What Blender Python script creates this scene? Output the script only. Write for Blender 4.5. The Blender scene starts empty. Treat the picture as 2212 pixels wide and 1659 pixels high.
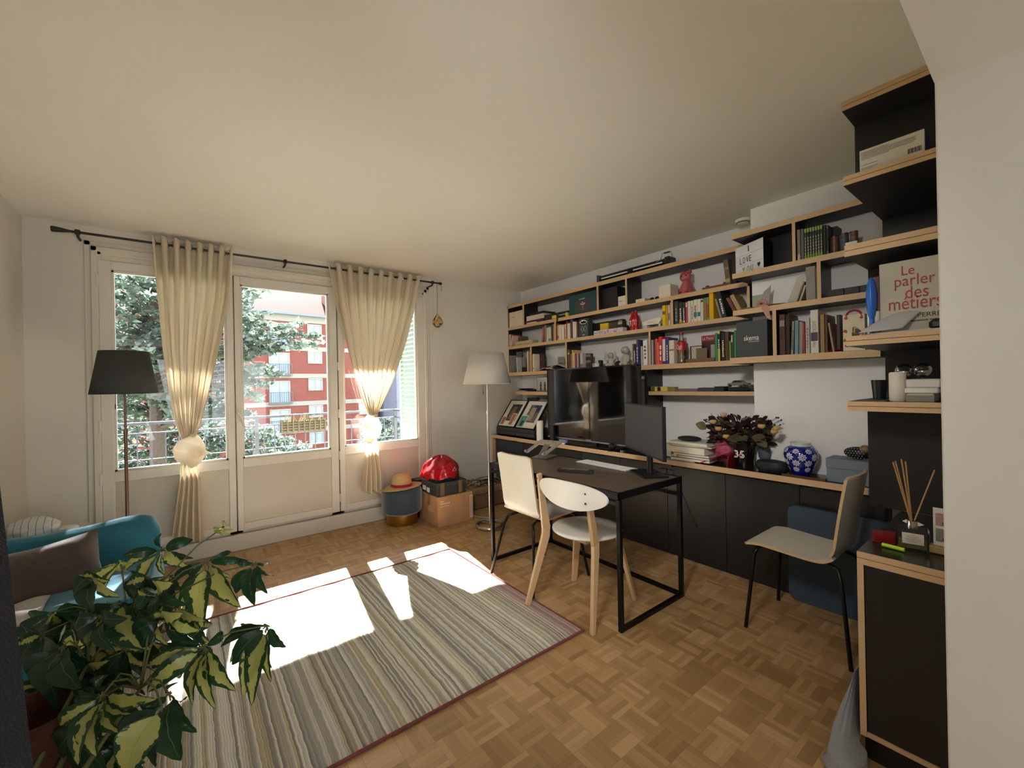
import bpy, math, random
from mathutils import Vector as V, Matrix
random.seed(7)
C = bpy.context.scene.collection
PI = math.pi
# ---------------------------------------------------------------- camera model (position, direction, focal length)
FPX = 909.06
MR = [(0.790642, -0.611962, -0.019699), (-0.015272, 0.012453, -0.999806), (0.612088, 0.790789, 0.0005)]
CAM = V((0, 0, 1.3468))
def ray(u, v):
    a = ((u-1106)/FPX, (v-829.5)/FPX, 1.0)
    return V([sum(MR[i][j]*a[i] for i in range(3)) for j in range(3)])
def on(ax, val, u, v):
    d = ray(u, v); return CAM + d*((val-CAM[ax])/d[ax])
def PX(c, u, v): return on(0, c, u, v)
def PY(c, u, v): return on(1, c, u, v)
def PZ(c, u, v): return on(2, c, u, v)
def PD(d, u, v): return CAM + ray(u, v)*d
cd = bpy.data.cameras.new('camera'); cam = bpy.data.objects.new('camera', cd); C.objects.link(cam)
cd.sensor_width = 36; cd.lens = FPX/2212*36; cd.clip_start = .02; cd.clip_end = 500
m = Matrix(((MR[0][0], -MR[1][0], -MR[2][0]), (MR[0][1], -MR[1][1], -MR[2][1]), (MR[0][2], -MR[1][2], -MR[2][2])))
cam.matrix_world = Matrix.Translation(CAM) @ m.to_4x4()
bpy.context.scene.camera = cam
# ---------------------------------------------------------------- materials
def lin(h):
    if isinstance(h, tuple): return h
    h = h.lstrip('#'); r = [int(h[i:i+2], 16)/255 for i in (0, 2, 4)]
    return tuple(x/12.92 if x < .04045 else ((x+.055)/1.055)**2.4 for x in r)
MC = {}
def nn(nt, t, **k):
    n = nt.nodes.new(t)
    for a, b in k.items(): setattr(n, a, b)
    return n
def M(col, rough=.6, metal=0., var=.08, scale=14., bump=0., trans=0., name=None, coat=0., alpha=1., streak=None, sheen=0.):
    key = (col, rough, metal, var, scale, bump, trans, coat, alpha, streak, sheen)
    if key in MC: return MC[key]
    mt = bpy.data.materials.new(name or 'paint'); mt.use_nodes = True; nt = mt.node_tree; L = nt.links.new
    p = nt.nodes['Principled BSDF']; c = lin(col)
    tc = nn(nt, 'ShaderNodeTexCoord'); nz = nn(nt, 'ShaderNodeTexNoise'); nz.inputs['Scale'].default_value = scale; nz.inputs['Detail'].default_value = 4
    if streak:
        mp = nn(nt, 'ShaderNodeMapping'); mp.inputs['Scale'].default_value = streak; L(tc.outputs['Object'], mp.inputs[0]); L(mp.outputs[0], nz.inputs[0])
    else: L(tc.outputs['Object'], nz.inputs[0])
    mx = nn(nt, 'ShaderNodeMix', data_type='RGBA')
    mx.inputs[6].default_value = (*[x*(1-var*1.6) for x in c], 1); mx.inputs[7].default_value = (*[min(1, x*(1+var*1.3)) for x in c], 1)
    L(nz.outputs[0], mx.inputs[0]); L(mx.outputs[2], p.inputs['Base Color'])
    p.inputs['Roughness'].default_value = rough; p.inputs['Metallic'].default_value = metal
    if coat: p.inputs['Coat Weight'].default_value = coat
    if sheen: p.inputs['Sheen Weight'].default_value = sheen
    if trans: p.inputs['Transmission Weight'].default_value = trans
    if alpha < 1: p.inputs['Alpha'].default_value = alpha
    if bump:
        b = nn(nt, 'ShaderNodeBump'); b.inputs['Strength'].default_value = bump; b.inputs['Distance'].default_value = .004
        n2 = nn(nt, 'ShaderNodeTexNoise'); n2.inputs['Scale'].default_value = scale*6
        L(tc.outputs['Object'], n2.inputs[0]); L(n2.outputs[0], b.inputs['Height']); L(b.outputs[0], p.inputs['Normal'])
    MC[key] = mt
    return mt
def cloth(col, tr=.35, scale=90, name='cloth', bump=.2, var=.08, rough=.9):
    key = ('cl', col, tr, scale)
    if key in MC: return MC[key]
    mt = M(col, rough, var=var, scale=scale, bump=bump, name=name).copy(); nt = mt.node_tree; L = nt.links.new
    p = nt.nodes['Principled BSDF']; out = nt.nodes['Material Output']
    t = nn(nt, 'ShaderNodeBsdfTranslucent'); mx = nn(nt, 'ShaderNodeMixShader'); mx.inputs[0].default_value = tr
    src = p.inputs['Base Color'].links[0].from_socket; L(src, t.inputs[0])
    L(p.outputs[0], mx.inputs[1]); L(t.outputs[0], mx.inputs[2]); L(mx.outputs[0], out.inputs[0])
    MC[key] = mt
    return mt
def glassmat(name='window_glass', tint=(1, 1, 1), gl=.08, rough=.0):
    mt = bpy.data.materials.new(name); mt.use_nodes = True; nt = mt.node_tree; nt.nodes.remove(nt.nodes['Principled BSDF']); L = nt.links.new
    t = nn(nt, 'ShaderNodeBsdfTransparent'); t.inputs[0].default_value = (*tint, 1)
    g = nn(nt, 'ShaderNodeBsdfGlossy'); g.inputs['Roughness'].default_value = rough
    lw = nn(nt, 'ShaderNodeFresnel'); lw.inputs[0].default_value = 1.45
    mx = nn(nt, 'ShaderNodeMixShader'); L(lw.outputs[0], mx.inputs[0]); L(t.outputs[0], mx.inputs[1]); L(g.outputs[0], mx.inputs[2]); L(mx.outputs[0], nt.nodes['Material Output'].inputs[0])
    return mt
GLASS = glassmat()
EDGE = M('#cfae86', .5, var=.2, scale=7, streak=(60, 3, 160), name='plywood_edge')
BLACK = M('#1b1b1a', .42, var=.1, scale=30, name='black_laminate')
DARKU = M('#232322', .5, var=.1, scale=30, name='dark_laminate')
WHITEP = M('#d9d4c8', .5, var=.02, scale=6, name='white_gloss_paint')
BIRCH = M('#d2af82', .45, var=.12, scale=6, streak=(40, 40, 5), name='birch_wood')
STEEL = M('#c9c6c0', .25, 1, var=.05, name='brushed_steel')
BMETAL = M('#18181a', .38, .6, var=.1, name='black_metal')
PAGES = M('#e9e2cf', .9, var=.1, scale=60, streak=(3, 3, 400), name='page_block')
PLASTB = M('#141415', .35, var=.1, name='black_plastic')
PLASTW = M('#eceae4', .4, var=.03, name='white_plastic')
# ---------------------------------------------------------------- geometry builder
class G:
    def __init__(s): s.v = []; s.f = []; s.m = []; s.uv = None; s.T = None
    def add(s, vs, fs, mi=0):
        o = len(s.v)
        if s.T: vs = [s.T @ V(p) for p in vs]
        s.v += [tuple(p) for p in vs]; s.f += [tuple(i+o for i in f) for f in fs]; s.m += [mi]*len(fs); return s
    def box(s, x0, x1, y0, y1, z0, z1, mi=0, b=0.):
        x0, x1 = sorted((x0, x1)); y0, y1 = sorted((y0, y1)); z0, z1 = sorted((z0, z1))
        if b <= 0:
            vs = [(x, y, z) for x in (x0, x1) for y in (y0, y1) for z in (z0, z1)]
            return s.add(vs, [(0, 1, 3, 2), (4, 6, 7, 5), (0, 4, 5, 1), (2, 3, 7, 6), (0, 2, 6, 4), (1, 5, 7, 3)], mi)
        b = min(b, (x1-x0)*.45, (y1-y0)*.45, (z1-z0)*.45)
        xs = ((x0, x0+b), (x1, x1-b)); ys = ((y0, y0+b), (y1, y1-b)); zs = ((z0, z0+b), (z1, z1-b))
        vs = []; ix = {}
        for i in (0, 1):
            for j in (0, 1):
                for k in (0, 1):
                    for a in range(3):
                        ix[i, j, k, a] = len(vs)
                        vs.append((xs[i][0 if a == 0 else 1], ys[j][0 if a == 1 else 1], zs[k][0 if a == 2 else 1]))
        fs = []
        for a in range(3):
            for e in (0, 1):
                q = [(0, 0), (1, 0), (1, 1), (0, 1)]
                f = []
                for (p, r) in q:
                    t = [0, 0, 0]; o = [w for w in range(3) if w != a]; t[a] = e; t[o[0]] = p; t[o[1]] = r; f.append(ix[t[0], t[1], t[2], a])
                fs.append(tuple(f))
        for a in range(3):
            o = [w for w in range(3) if w != a]
            for p in (0, 1):
                for r in (0, 1):
                    t0 = [0, 0, 0]; t1 = [0, 0, 0]; t1[a] = 1
                    for t in (t0, t1): t[o[0]] = p; t[o[1]] = r
                    fs.append((ix[(*t0, o[0])], ix[(*t1, o[0])], ix[(*t1, o[1])], ix[(*t0, o[1])]))
        for i in (0, 1):
            for j in (0, 1):
                for k in (0, 1): fs.append((ix[i, j, k, 0], ix[i, j, k, 1], ix[i, j, k, 2]))
        return s.add(vs, fs, mi)
    def tube(s, pts, r, n=8, mi=0, caps=True, closed=False):
        pts = [V(p) for p in pts]; N = len(pts); rs = r if isinstance(r, (list, tuple)) else [r]*N
        vs = []; pv = None
        for i, p in enumerate(pts):
            a = pts[(i-1) % N] if (closed or i > 0) else p; b = pts[(i+1) % N] if (closed or i < N-1) else p
            d = (b-a).normalized() if (b-a).length > 1e-9 else V((0, 0, 1))
            if pv is None: pv = d.orthogonal().normalized()
            else:
                pv = pv-d*pv.dot(d); pv = pv.normalized() if pv.length > 1e-6 else d.orthogonal().normalized()
            w = d.cross(pv)
            for k in range(n):
                t = 2*PI*k/n; vs.append(p+(pv*math.cos(t)+w*math.sin(t))*rs[i])
        fs = []
        for i in range(N if closed else N-1):
            for k in range(n):
                j = (i+1) % N; fs.append((i*n+k, i*n+(k+1) % n, j*n+(k+1) % n, j*n+k))
        if caps and not closed: fs += [tuple(range(n))[::-1], tuple((N-1)*n+k for k in range(n))]
        return s.add(vs, fs, mi)
    def lathe(s, prof, c=(0, 0, 0), n=24, mi=0, sx=1, sy=1, closed=False):
        vs = []; fs = []; c = V(c)
        for (r, z) in prof:
            for k in range(n):
                t = 2*PI*k/n; vs.append(c+V((r*sx*math.cos(t), r*sy*math.sin(t), z)))
        P = len(prof)
        for i in range(P-1):
            for k in range(n): fs.append((i*n+k, i*n+(k+1) % n, (i+1)*n+(k+1) % n, (i+1)*n+k))
        if prof[0][0] > 1e-5: fs.append(tuple(range(n))[::-1])
        if prof[-1][0] > 1e-5: fs.append(tuple((P-1)*n+k for k in range(n)))
        return s.add(vs, fs, mi)
    def cyl(s, c, r, h, n=24, mi=0, r2=None): return s.lathe([(r, 0), (r if r2 is None else r2, h)], c, n, mi)
    def grid(s, fn, nu, nv, mi=0, cu=False):
        vs = [fn(i/(nu-1 if not cu else nu), j/(nv-1)) for j in range(nv) for i in range(nu)]
        fs = []
        for j in range(nv-1):
            for i in range(nu if cu else nu-1): fs.append((j*nu+i, j*nu+(i+1) % nu, (j+1)*nu+(i+1) % nu, (j+1)*nu+i))
        return s.add(vs, fs, mi)
    def prism(s, pts, off, mi=0, mi2=None):      # polygon (3D points) extruded by vector off
        n = len(pts); off = V(off); a = [V(p) for p in pts]
        s.add(a+[p+off for p in a], [tuple(range(n))[::-1], tuple(range(n, 2*n))], mi)
        return s.add(a+[p+off for p in a], [(i, (i+1) % n, n+(i+1) % n, n+i) for i in range(n)], mi if mi2 is None else mi2)
    def ball(s, c, r, n=14, mi=0, sc=(1, 1, 1)):
        c = V(c)
        def fn(a, b):
            t = 2*PI*a; p = PI*b
            return c+V((r*sc[0]*math.sin(p)*math.cos(t), r*sc[1]*math.sin(p)*math.sin(t), r*sc[2]*math.cos(p)))
        return s.grid(fn, n, max(6, n*2//3), mi, cu=True)
ORG = {}
def bake(name, g, mats, parent=None, smooth=False, loc=None, bevel=0, sub=0, solid=0, angle=40):
    if not isinstance(mats, (list, tuple)): mats = [mats]
    if loc is None:
        if parent is not None: loc = ORG[parent.name]
        else:
            xs = [p[0] for p in g.v]; ys = [p[1] for p in g.v]; zs = [p[2] for p in g.v]
            loc = ((min(xs)+max(xs))/2, (min(ys)+max(ys))/2, min(zs))
    loc = V(loc)
    me = bpy.data.meshes.new(name); me.from_pydata([tuple(V(p)-loc) for p in g.v], [], g.f)
    for mt in mats: me.materials.append(mt)
    if len(mats) > 1: me.polygons.foreach_set('material_index', g.m)
    if g.uv:
        ul = me.uv_layers.new(name='uv')
        for li, lp in enumerate(me.loops): ul.data[li].uv = g.uv[lp.vertex_index]
    me.update()
    if smooth:
        me.polygons.foreach_set('use_smooth', [True]*len(me.polygons))
        try: me.set_sharp_from_angle(angle=math.radians(angle))
        except Exception: pass
    o = bpy.data.objects.new(name, me); C.objects.link(o); ORG[o.name] = loc
    if parent is not None: o.parent = parent
    else: o.location = loc
    if solid: md = o.modifiers.new('s', 'SOLIDIFY'); md.thickness = solid; md.offset = 0
    if bevel: md = o.modifiers.new('b', 'BEVEL'); md.width = bevel; md.segments = 2; md.limit_method = 'ANGLE'
    if sub: md = o.modifiers.new('u', 'SUBSURF'); md.levels = sub; md.render_levels = sub
    return o
def tag(o, label, cat, group=None):
    o['label'] = label; o['category'] = cat
    if group: o['group'] = group
    return o
def thing(name, label, cat, loc, group=None):
    o = bpy.data.objects.new(name, None); C.objects.link(o); o.location = loc; o.empty_display_size = .05; ORG[o.name] = V(loc)
    return tag(o, label, cat, group)
def struct(name, g, mats, parent=None, **k):
    o = bake(name, g, mats, parent, **k)
    if parent is None: o['kind'] = 'structure'
    return o
LEGIBLE = {'HELLO', 'FRESH', 'I', 'L', 'O', 'V', 'E', 'Y', 'U', 'Le', 'parler', 'des', 'm\u00e9tiers', 'PERRET', 'skema', 'Le Point', 'Coca', 'Cola', '35', 'LAROUSSE DESSINS'}
def text(s, o, r, u, w, h, mat, parent, ext=.0006, name='lettering', shear=0., face=None):
    """lettering s filling w x h from lower-left point o, right vector r, up vector u"""
    if s not in LEGIBLE:      # print too small to read in the photograph: plain dashes
        r = V(r).normalized(); u = V(u).normalized(); nrm = r.cross(u); o = V(o)+nrm*ext; g = G(); n = len(s); rs = random.Random(len(s)*7+ord(s[0]))
        for k in range(n):
            if s[k] == ' ': continue
            a, b = w*k/n, w*(k+.72)/n; z0, z1 = h*rs.uniform(0, .15), h*rs.uniform(.65, 1)
            g.add([o+r*a+u*z0, o+r*b+u*z0, o+r*b+u*z1, o+r*a+u*z1], [(0, 1, 2, 3)])
        return bake('faint_print', g, mat, parent)
    cu = bpy.data.curves.new('t', 'FONT'); cu.body = s; cu.size = 1; cu.shear = shear; cu.resolution_u = 3
    ob = bpy.data.objects.new('t', cu); me = bpy.data.meshes.new_from_object(ob)
    xs = [p.co.x for p in me.vertices]; ys = [p.co.y for p in me.vertices]
    if not xs: return
    x0, x1, y0, y1 = min(xs), max(xs), min(ys), max(ys); r = V(r).normalized(); u = V(u).normalized(); nrm = r.cross(u); o = V(o)
    g = G(); g.v = [tuple(o+r*((p.co.x-x0)/(x1-x0)*w)+u*((p.co.y-y0)/(y1-y0)*h)+nrm*ext) for p in me.vertices]
    g.f = [tuple(f.vertices) for f in me.polygons]; g.m = [0]*len(g.f)
    bpy.data.objects.remove(ob); bpy.data.curves.remove(cu); bpy.data.meshes.remove(me)
    return bake(name, g, mat, parent)
RY = V((0, -1, 0)); UZ = V((0, 0, 1))
INK = M('#2a2624', .6, name='dark_ink'); INKW = M('#efece4', .6, var=.02, name='white_ink')
# ================================================================ ROOM SHELL
H = 2.5325; XL = -.8523; XS = 3.428; YW = 4.2085; YB = -2.6
def wallmat():
    mt = M('#dcd9d0', .85, var=.03, scale=3, bump=.05, name='wall_plaster'); return mt
WALL = wallmat(); CEIL = M('#e8e6df', .8, var=.02, scale=2, bump=.03, name='ceiling_paint')
WHW = M('#f1f0ee', .8, var=.02, scale=3, bump=.05, name='white_wall_paint')
def parquet():
    mt = bpy.data.materials.new('mosaic_parquet'); mt.use_nodes = True; nt = mt.node_tree; L = nt.links.new; p = nt.nodes['Principled BSDF']
    tc = nn(nt, 'ShaderNodeTexCoord'); sp = nn(nt, 'ShaderNodeSeparateXYZ'); L(tc.outputs['Object'], sp.inputs[0])
    def mth(op, a, b=None, c=None):
        n = nn(nt, 'ShaderNodeMath', operation=op)
        for i, x in enumerate((a, b, c)):
            if x is None: continue
            if isinstance(x, (int, float)): n.inputs[i].default_value = x
            else: L(x, n.inputs[i])
        return n.outputs[0]
    S = 1/.121
    x = mth('MULTIPLY', sp.outputs[0], S); y = mth('MULTIPLY', sp.outputs[1], S)
    fx = mth('FLOOR', x); fy = mth('FLOOR', y); par = mth('FLOORED_MODULO', mth('ADD', fx, fy), 2)
    lx = mth('FRACT', x); ly = mth('FRACT', y)
    a = mth('ADD', mth('MULTIPLY', lx, par), mth('MULTIPLY', ly, mth('SUBTRACT', 1, par)))     # across strips
    b = mth('ADD', mth('MULTIPLY', ly, par), mth('MULTIPLY', lx, mth('SUBTRACT', 1, par)))     # along
    a5 = mth('MULTIPLY', a, 5); st = mth('FLOOR', a5); fa = mth('FRACT', a5)
    cb = nn(nt, 'ShaderNodeCombineXYZ'); L(mth('ADD', fx, mth('MULTIPLY', st, .137)), cb.inputs[0]); L(fy, cb.inputs[1]); L(st, cb.inputs[2])
    wn = nn(nt, 'ShaderNodeTexWhiteNoise', noise_dimensions='3D'); L(cb.outputs[0], wn.inputs[0])
    cb2 = nn(nt, 'ShaderNodeCombineXYZ'); L(fx, cb2.inputs[0]); L(fy, cb2.inputs[1]); wn2 = nn(nt, 'ShaderNodeTexWhiteNoise', noise_dimensions='3D'); L(cb2.outputs[0], wn2.inputs[0])
    # grain
    cg = nn(nt, 'ShaderNodeCombineXYZ'); L(mth('MULTIPLY', b, 1.5), cg.inputs[0]); L(mth('MULTIPLY', a, 30), cg.inputs[1]); L(mth('MULTIPLY', wn.outputs[0], 40), cg.inputs[2])
    ng = nn(nt, 'ShaderNodeTexNoise'); ng.inputs['Scale'].default_value = 1.4; ng.inputs['Detail'].default_value = 5; L(cg.outputs[0], ng.inputs[0])
    t = mth('ADD', mth('MULTIPLY', wn.outputs[0], .5), mth('ADD', mth('MULTIPLY', wn2.outputs[0], .25), mth('MULTIPLY', ng.outputs[0], .3)))
    cr = nn(nt, 'ShaderNodeValToRGB'); e = cr.color_ramp.elements
    e[0].position = .1; e[0].color = (*lin('#957349'), 1); e[1].position = 1; e[1].color = (*lin('#cfac7c'), 1)
    k = cr.color_ramp.elements.new(.5); k.color = (*lin('#b08c5e'), 1)
    L(t, cr.inputs[0])
    def gap(q, w): return mth('MAXIMUM', mth('LESS_THAN', q, w), mth('GREATER_THAN', q, 1-w))
    gp = mth('MAXIMUM', mth('MULTIPLY', gap(fa, .025), .5), gap(b, .006))
    mx = nn(nt, 'ShaderNodeMix', data_type='RGBA'); L(mth('MULTIPLY', gp, .6), mx.inputs[0]); L(cr.outputs[0], mx.inputs[6]); mx.inputs[7].default_value = (*lin('#5a3d20'), 1)
    L(mx.outputs[2], p.inputs['Base Color'])
    rg = mth('ADD', .26, mth('MULTIPLY', ng.outputs[0], .22)); L(rg, p.inputs['Roughness'])
    bp = nn(nt, 'ShaderNodeBump'); bp.inputs['Strength'].default_value = .15; bp.inputs['Distance'].default_value = .002
    L(mth('SUBTRACT', mth('MULTIPLY', wn.outputs[0], .4), gp), bp.inputs['Height']); L(bp.outputs[0], p.inputs['Normal'])
    return mt
struct('floor', G().box(XL-.2, 3.6, YB-.2, YW+.2, -.12, 0), parquet(), loc=(0, 0, 0))
struct('ceiling', G().box(XL-.2, 3.6, YB-.2, YW+.2, H, H+.15), CEIL)
struct('wall_west', G().box(XL-.2, XL, YB-.2, YW+.2, 0, H), WALL)
struct('wall_east', G().box(XS, XS+.2, YB-.2, YW+.2, 0, H), WHW)
struct('wall_chimney_breast', G().box(3.13, XS, .57, 1.288, 0, H), WHW)
struct('wall_partition', G().box(1.605, XS, YB, .19, 0, H), WALL, bevel=.004)
struct('wall_lintel', G().box(XL, 1.605, YB, .19, 2.134, H), WALL)
struct('trim_1', G().box(1.594, 1.605, YB, .19, 0, .07, b=.004), WHITEP)
# far wall with the window opening
WX0, WX1, WZ0, WZ1 = -.56, 2.12, .11, 2.43
g = G().box(XL, WX0, YW, YW+.2, 0, H).box(WX1, XS, YW, YW+.2, 0, H).box(WX0, WX1, YW, YW+.2, WZ1, H).box(WX0, WX1, YW, YW+.2, 0, .1)
fx = G().box(WX0, -.43, YW+.03, YW+.07, .1, WZ1).box(.275, .363, YW+.03, YW+.07, .1, WZ1).box(1.08, 1.193, YW+.03, YW+.07, .1, WZ1).box(1.974, WX1, YW+.03, YW+.07, .1, WZ1).box(WX0, WX1, YW+.03, YW+.07, .1, .25).box(WX0, WX1, YW+.03, YW+.07, 2.242, WZ1)
struct('trim_4', fx, WHITEP)
struct('wall_north', g, WALL)
# rear wall of the room behind the photographer, with an unseen window added to brighten the room
BX0, BX1, BZ0, BZ1 = -.7, 1.5, .3, 2.05
g = G().box(XL, BX0, YB-.2, YB, 0, H).box(BX1, 1.605, YB-.2, YB, 0, H).box(BX0, BX1, YB-.2, YB, 0, BZ0).box(BX0, BX1, YB-.2, YB, BZ1, H)
struct('wall_south', g, WALL)
w4 = struct('unseen_fill_window', G().box(BX0, BX0+.06, YB-.12, YB-.06, BZ0, BZ1).box(BX1-.06, BX1, YB-.12, YB-.06, BZ0, BZ1).box(BX0, BX1, YB-.12, YB-.06, BZ0, BZ0+.06).box(BX0, BX1, YB-.12, YB-.06, BZ1-.06, BZ1).box((BX0+BX1)/2-.03, (BX0+BX1)/2+.03, YB-.12, YB-.06, BZ0, BZ1), WHITEP)
struct('pane', G().box(BX0+.06, BX1-.06, YB-.095, YB-.09, BZ0+.06, BZ1-.06), GLASS, w4)
# fixed frame, mouldings
g = G()
for i, (ex, yy) in enumerate(((.0, -.012), (.035, -.03), (.055, -.018))):
    x0 = WX0+ex; x1 = WX1-ex; zt = WZ1-ex*1.1; wd = .035
    y0 = YW+yy
    g.box(x0, x0+wd, y0, YW+.02, .14, zt, b=.004).box(x1-wd, x1, y0, YW+.02, .14, zt, b=.004).box(x0, x1, y0, YW+.02, zt-wd, zt, b=.004)
g.box(WX0+.05, WX1-.05, YW-.01, YW+.04, 2.30, 2.37, b=.004)
struct('trim_2', g, WHITEP)
struct('baseboard_north', G().box(XL, WX0-.0, YW-.014, YW, 0, .09, b=.003).box(WX1, XS, YW-.014, YW, 0, .075, b=.003), WHITEP)
struct('trim_3', G().box(WX0-.02, WX1+.02, YW-.02, YW+.03, 0, .135, b=.006), WHITEP)
struct('baseboard_west', G().box(XL, XL+.014, YB, YW, 0, .09, b=.003), WHITEP)
PVC = M('#dcd8ce', .42, var=.02, scale=5, name='window_frame_white')
PANELM = M('#c9c1b2', .3, var=.03, scale=3, name='painted_panel')
def sash(name, x0, x1, gx0, gx1, gz0, gz1, zb=.165, zt=2.30, hinges=(), handle=None):
    y0, y1 = YW-.022, YW+.035
    fr = G()
    fr.box(x0, gx0, y0, y1, zb, zt, b=.004).box(gx1, x1, y0, y1, zb, zt, b=.004)
    fr.box(gx0-.002, gx1+.002, y0+.001, y1, gz1, zt, b=.004).box(gx0-.002, gx1+.002, y0+.001, y1, gz0-.075, gz0, b=.004).box(gx0-.002, gx1+.002, y0+.001, y1, zb, zb+.06, b=.004)
    o = struct(name, fr, PVC)
    bd = G()
    w = .014
    bd.box(gx0, gx0+w, y0+.014, y1, gz0, gz1).box(gx1-w, gx1, y0+.014, y1, gz0, gz1).box(gx0, gx1, y0+.014, y1, gz0, gz0+w).box(gx0, gx1, y0+.014, y1, gz1-w, gz1)
    bake('glazing_bead', bd, PVC, o)
    bake('pane', G().box(gx0, gx1, YW+.012, YW+.016, gz0, gz1), GLASS, o)
    bake('lower_panel', G().box(gx0, gx1, y0+.016, y1-.01, zb+.055, gz0-.07), PANELM, o)
    for (hx, hz) in hinges: bake('hinge', G().cyl((hx, y0-.004, hz-.04), .009, .08, 10), PVC, o, smooth=True)
    if handle:
        hx, hz = handle
        bake('handle', G().box(hx-.012, hx+.012, y0-.012, y0, hz-.05, hz+.07, b=.003).tube([(hx, y0-.012, hz+.03), (hx, y0-.045, hz+.03), (hx+.012, y0-.05, hz+.01), (hx+.045, y0-.05, hz-.09)], [.009, .009, .01, .008], 8), PVC, o, smooth=True)
    return o
sash('window_1', -.487, .318, -.42, .268, .765, 2.235, hinges=((-.492, 2.15), (-.492, 1.6), (-.492, 1.1), (-.492, .72)))
sash('window_2', .325, 1.140, .370, 1.072, .765, 2.235, handle=(.335, 1.12), hinges=((1.145, 1.55), (1.145, 1.1), (1.145, .7), (1.145, .3)))
sash('window_3', 1.150, 2.045, 1.200, 1.966, .775, 2.235)
# ceiling fire detector
t = thing('smoke_detector', 'round white detector fixed to the ceiling beside the chimney breast', 'smoke detector', (3.286, 1.406, H))
bake('housing', G().lathe([(.052, 0), (.052, -.012), (.04, -.026), (.02, -.03), (0, -.03)][::-1], (3.286, 1.406, H), 24), PLASTW, t, smooth=True)
bake('vent_ring', G().lathe([(.043, -.022), (.046, -.02), (.046, -.014), (.043, -.012)], (3.286, 1.406, H-.004), 24), M('#77746c', .6), t)
# ================================================================ OUTSIDE
SLAB = M('#a9a59c', .9, var=.1, scale=5, name='concrete')
tag(bake('balcony_floor', G().box(-2.5, 3.6, YW+.2, 6.5, -.35, -.12), SLAB), 'grey concrete balcony floor outside the window', 'balcony')
tag(bake('balcony_canopy', G().box(-2.5, 4.5, YW+.2, 5.46, 2.62, 2.8), SLAB), 'concrete slab of the balcony above the window', 'balcony')
RAIL = M('#3f444b', .5, .3, var=.1, name='railing_paint')
t = thing('balcony_railing', 'grey metal balcony railing with thin upright bars outside the windows', 'railing', (.6, 6.4, -.12))
bake('top_rail', G().box(-2.4, 2.62, 6.36, 6.42, .965, .995, b=.004).box(2.57, 2.63, YW+.25, 6.42, .965, .995, b=.004), RAIL, t)
bake('lower_rail', G().box(-2.4, 2.6, 6.38, 6.40, .86, .875).box(-2.4, 2.6, 6.38, 6.40, .56, .57).box(-2.4, 2.6, 6.38, 6.40, .02, .04).box(2.59, 2.61, YW+.25, 6.4, .86, .875).box(2.59, 2.61, YW+.25, 6.4, .02, .04), RAIL, t)
for x in (.72, 2.60, -1.3): bake('post', G().box(x-.02, x+.02, 6.37, 6.41, -.12, .97), RAIL, t)
bars = [x for x in [(-1.2+.125*i) for i in range(31)] if -.45 < x < .3 or x > .35]
for x in bars:
    if x < 2.58: bake('bar', G().box(x-.006, x+.006, 6.384, 6.396, .03, .865), RAIL, t)
for i in range(10): bake('bar', G().box(2.594, 2.606, 4.75+i*.16, 4.762+i*.16, .03, .865), RAIL, t)
SHUT = M('#8f9f92', .6, var=.05, name='shutter_paint')
t = thing('louvred_shutter', 'pale green louvred shutter folded open outside the right window', 'shutter', (2.1, 4.75, .5))
bake('shutter_frame', G().box(2.09, 2.12, 4.50, 4.55, .3, 2.5).box(2.09, 2.12, 4.93, 4.98, .3, 2.5).box(2.09, 2.12, 4.5, 4.98, .3, .4).box(2.09, 2.12, 4.5, 4.98, 2.4, 2.5), SHUT, t)
g = G()
for i in range(38):
    z = .42+i*.052; g.prism([(2.085, 4.55, z), (2.09, 4.55, z-.006), (2.125, 4.55, z+.04), (2.12, 4.55, z+.046)], (0, .38, 0))
bake('louvres', g, SHUT, t)
tag(bake('folding_table', G().box(-.05, .42, 5.3, 5.75, .53, .55).tube([(0, 5.35, -.12), (.37, 5.7, .53)], .01, 6).tube([(.37, 5.35, -.12), (0, 5.7, .53)], .01, 6), M('#cfd6dc', .3, name='white_table')), 'small white folding table standing on the balcony behind the left pane', 'table')
# planter on the railing
t = thing('railing_planter', 'weathered woven planter hung on the balcony railing behind the middle pane', 'planter', (1.28, 6.3, .74))
g = G()
for k in range(5): g.tube([(.98+.02*(k % 2), 6.33, .77+k*.035), (1.55, 6.33, .77+k*.035)], .014, 6)
for k in range(9): g.tube([(1.0+k*.068, 6.31, .75), (1.0+k*.068, 6.31, .93)], .01, 6)
g.box(.98, 1.56, 6.335, 6.358, .75, .92)
bake('basket', g, M('#57513f', .9, var=.4, scale=40, name='weathered_wicker'), t)
g = G()
for k in range(26):
    x = random.uniform(1, 1.54); g.tube([(x, 6.27, .9), (x+random.uniform(-.06, .06), 6.27+random.uniform(-.04, .04), .97+random.random()*.06)], [.006, .002], 4)
bake('dry_stems', g, M('#6d6a4c', .9), t)
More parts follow.
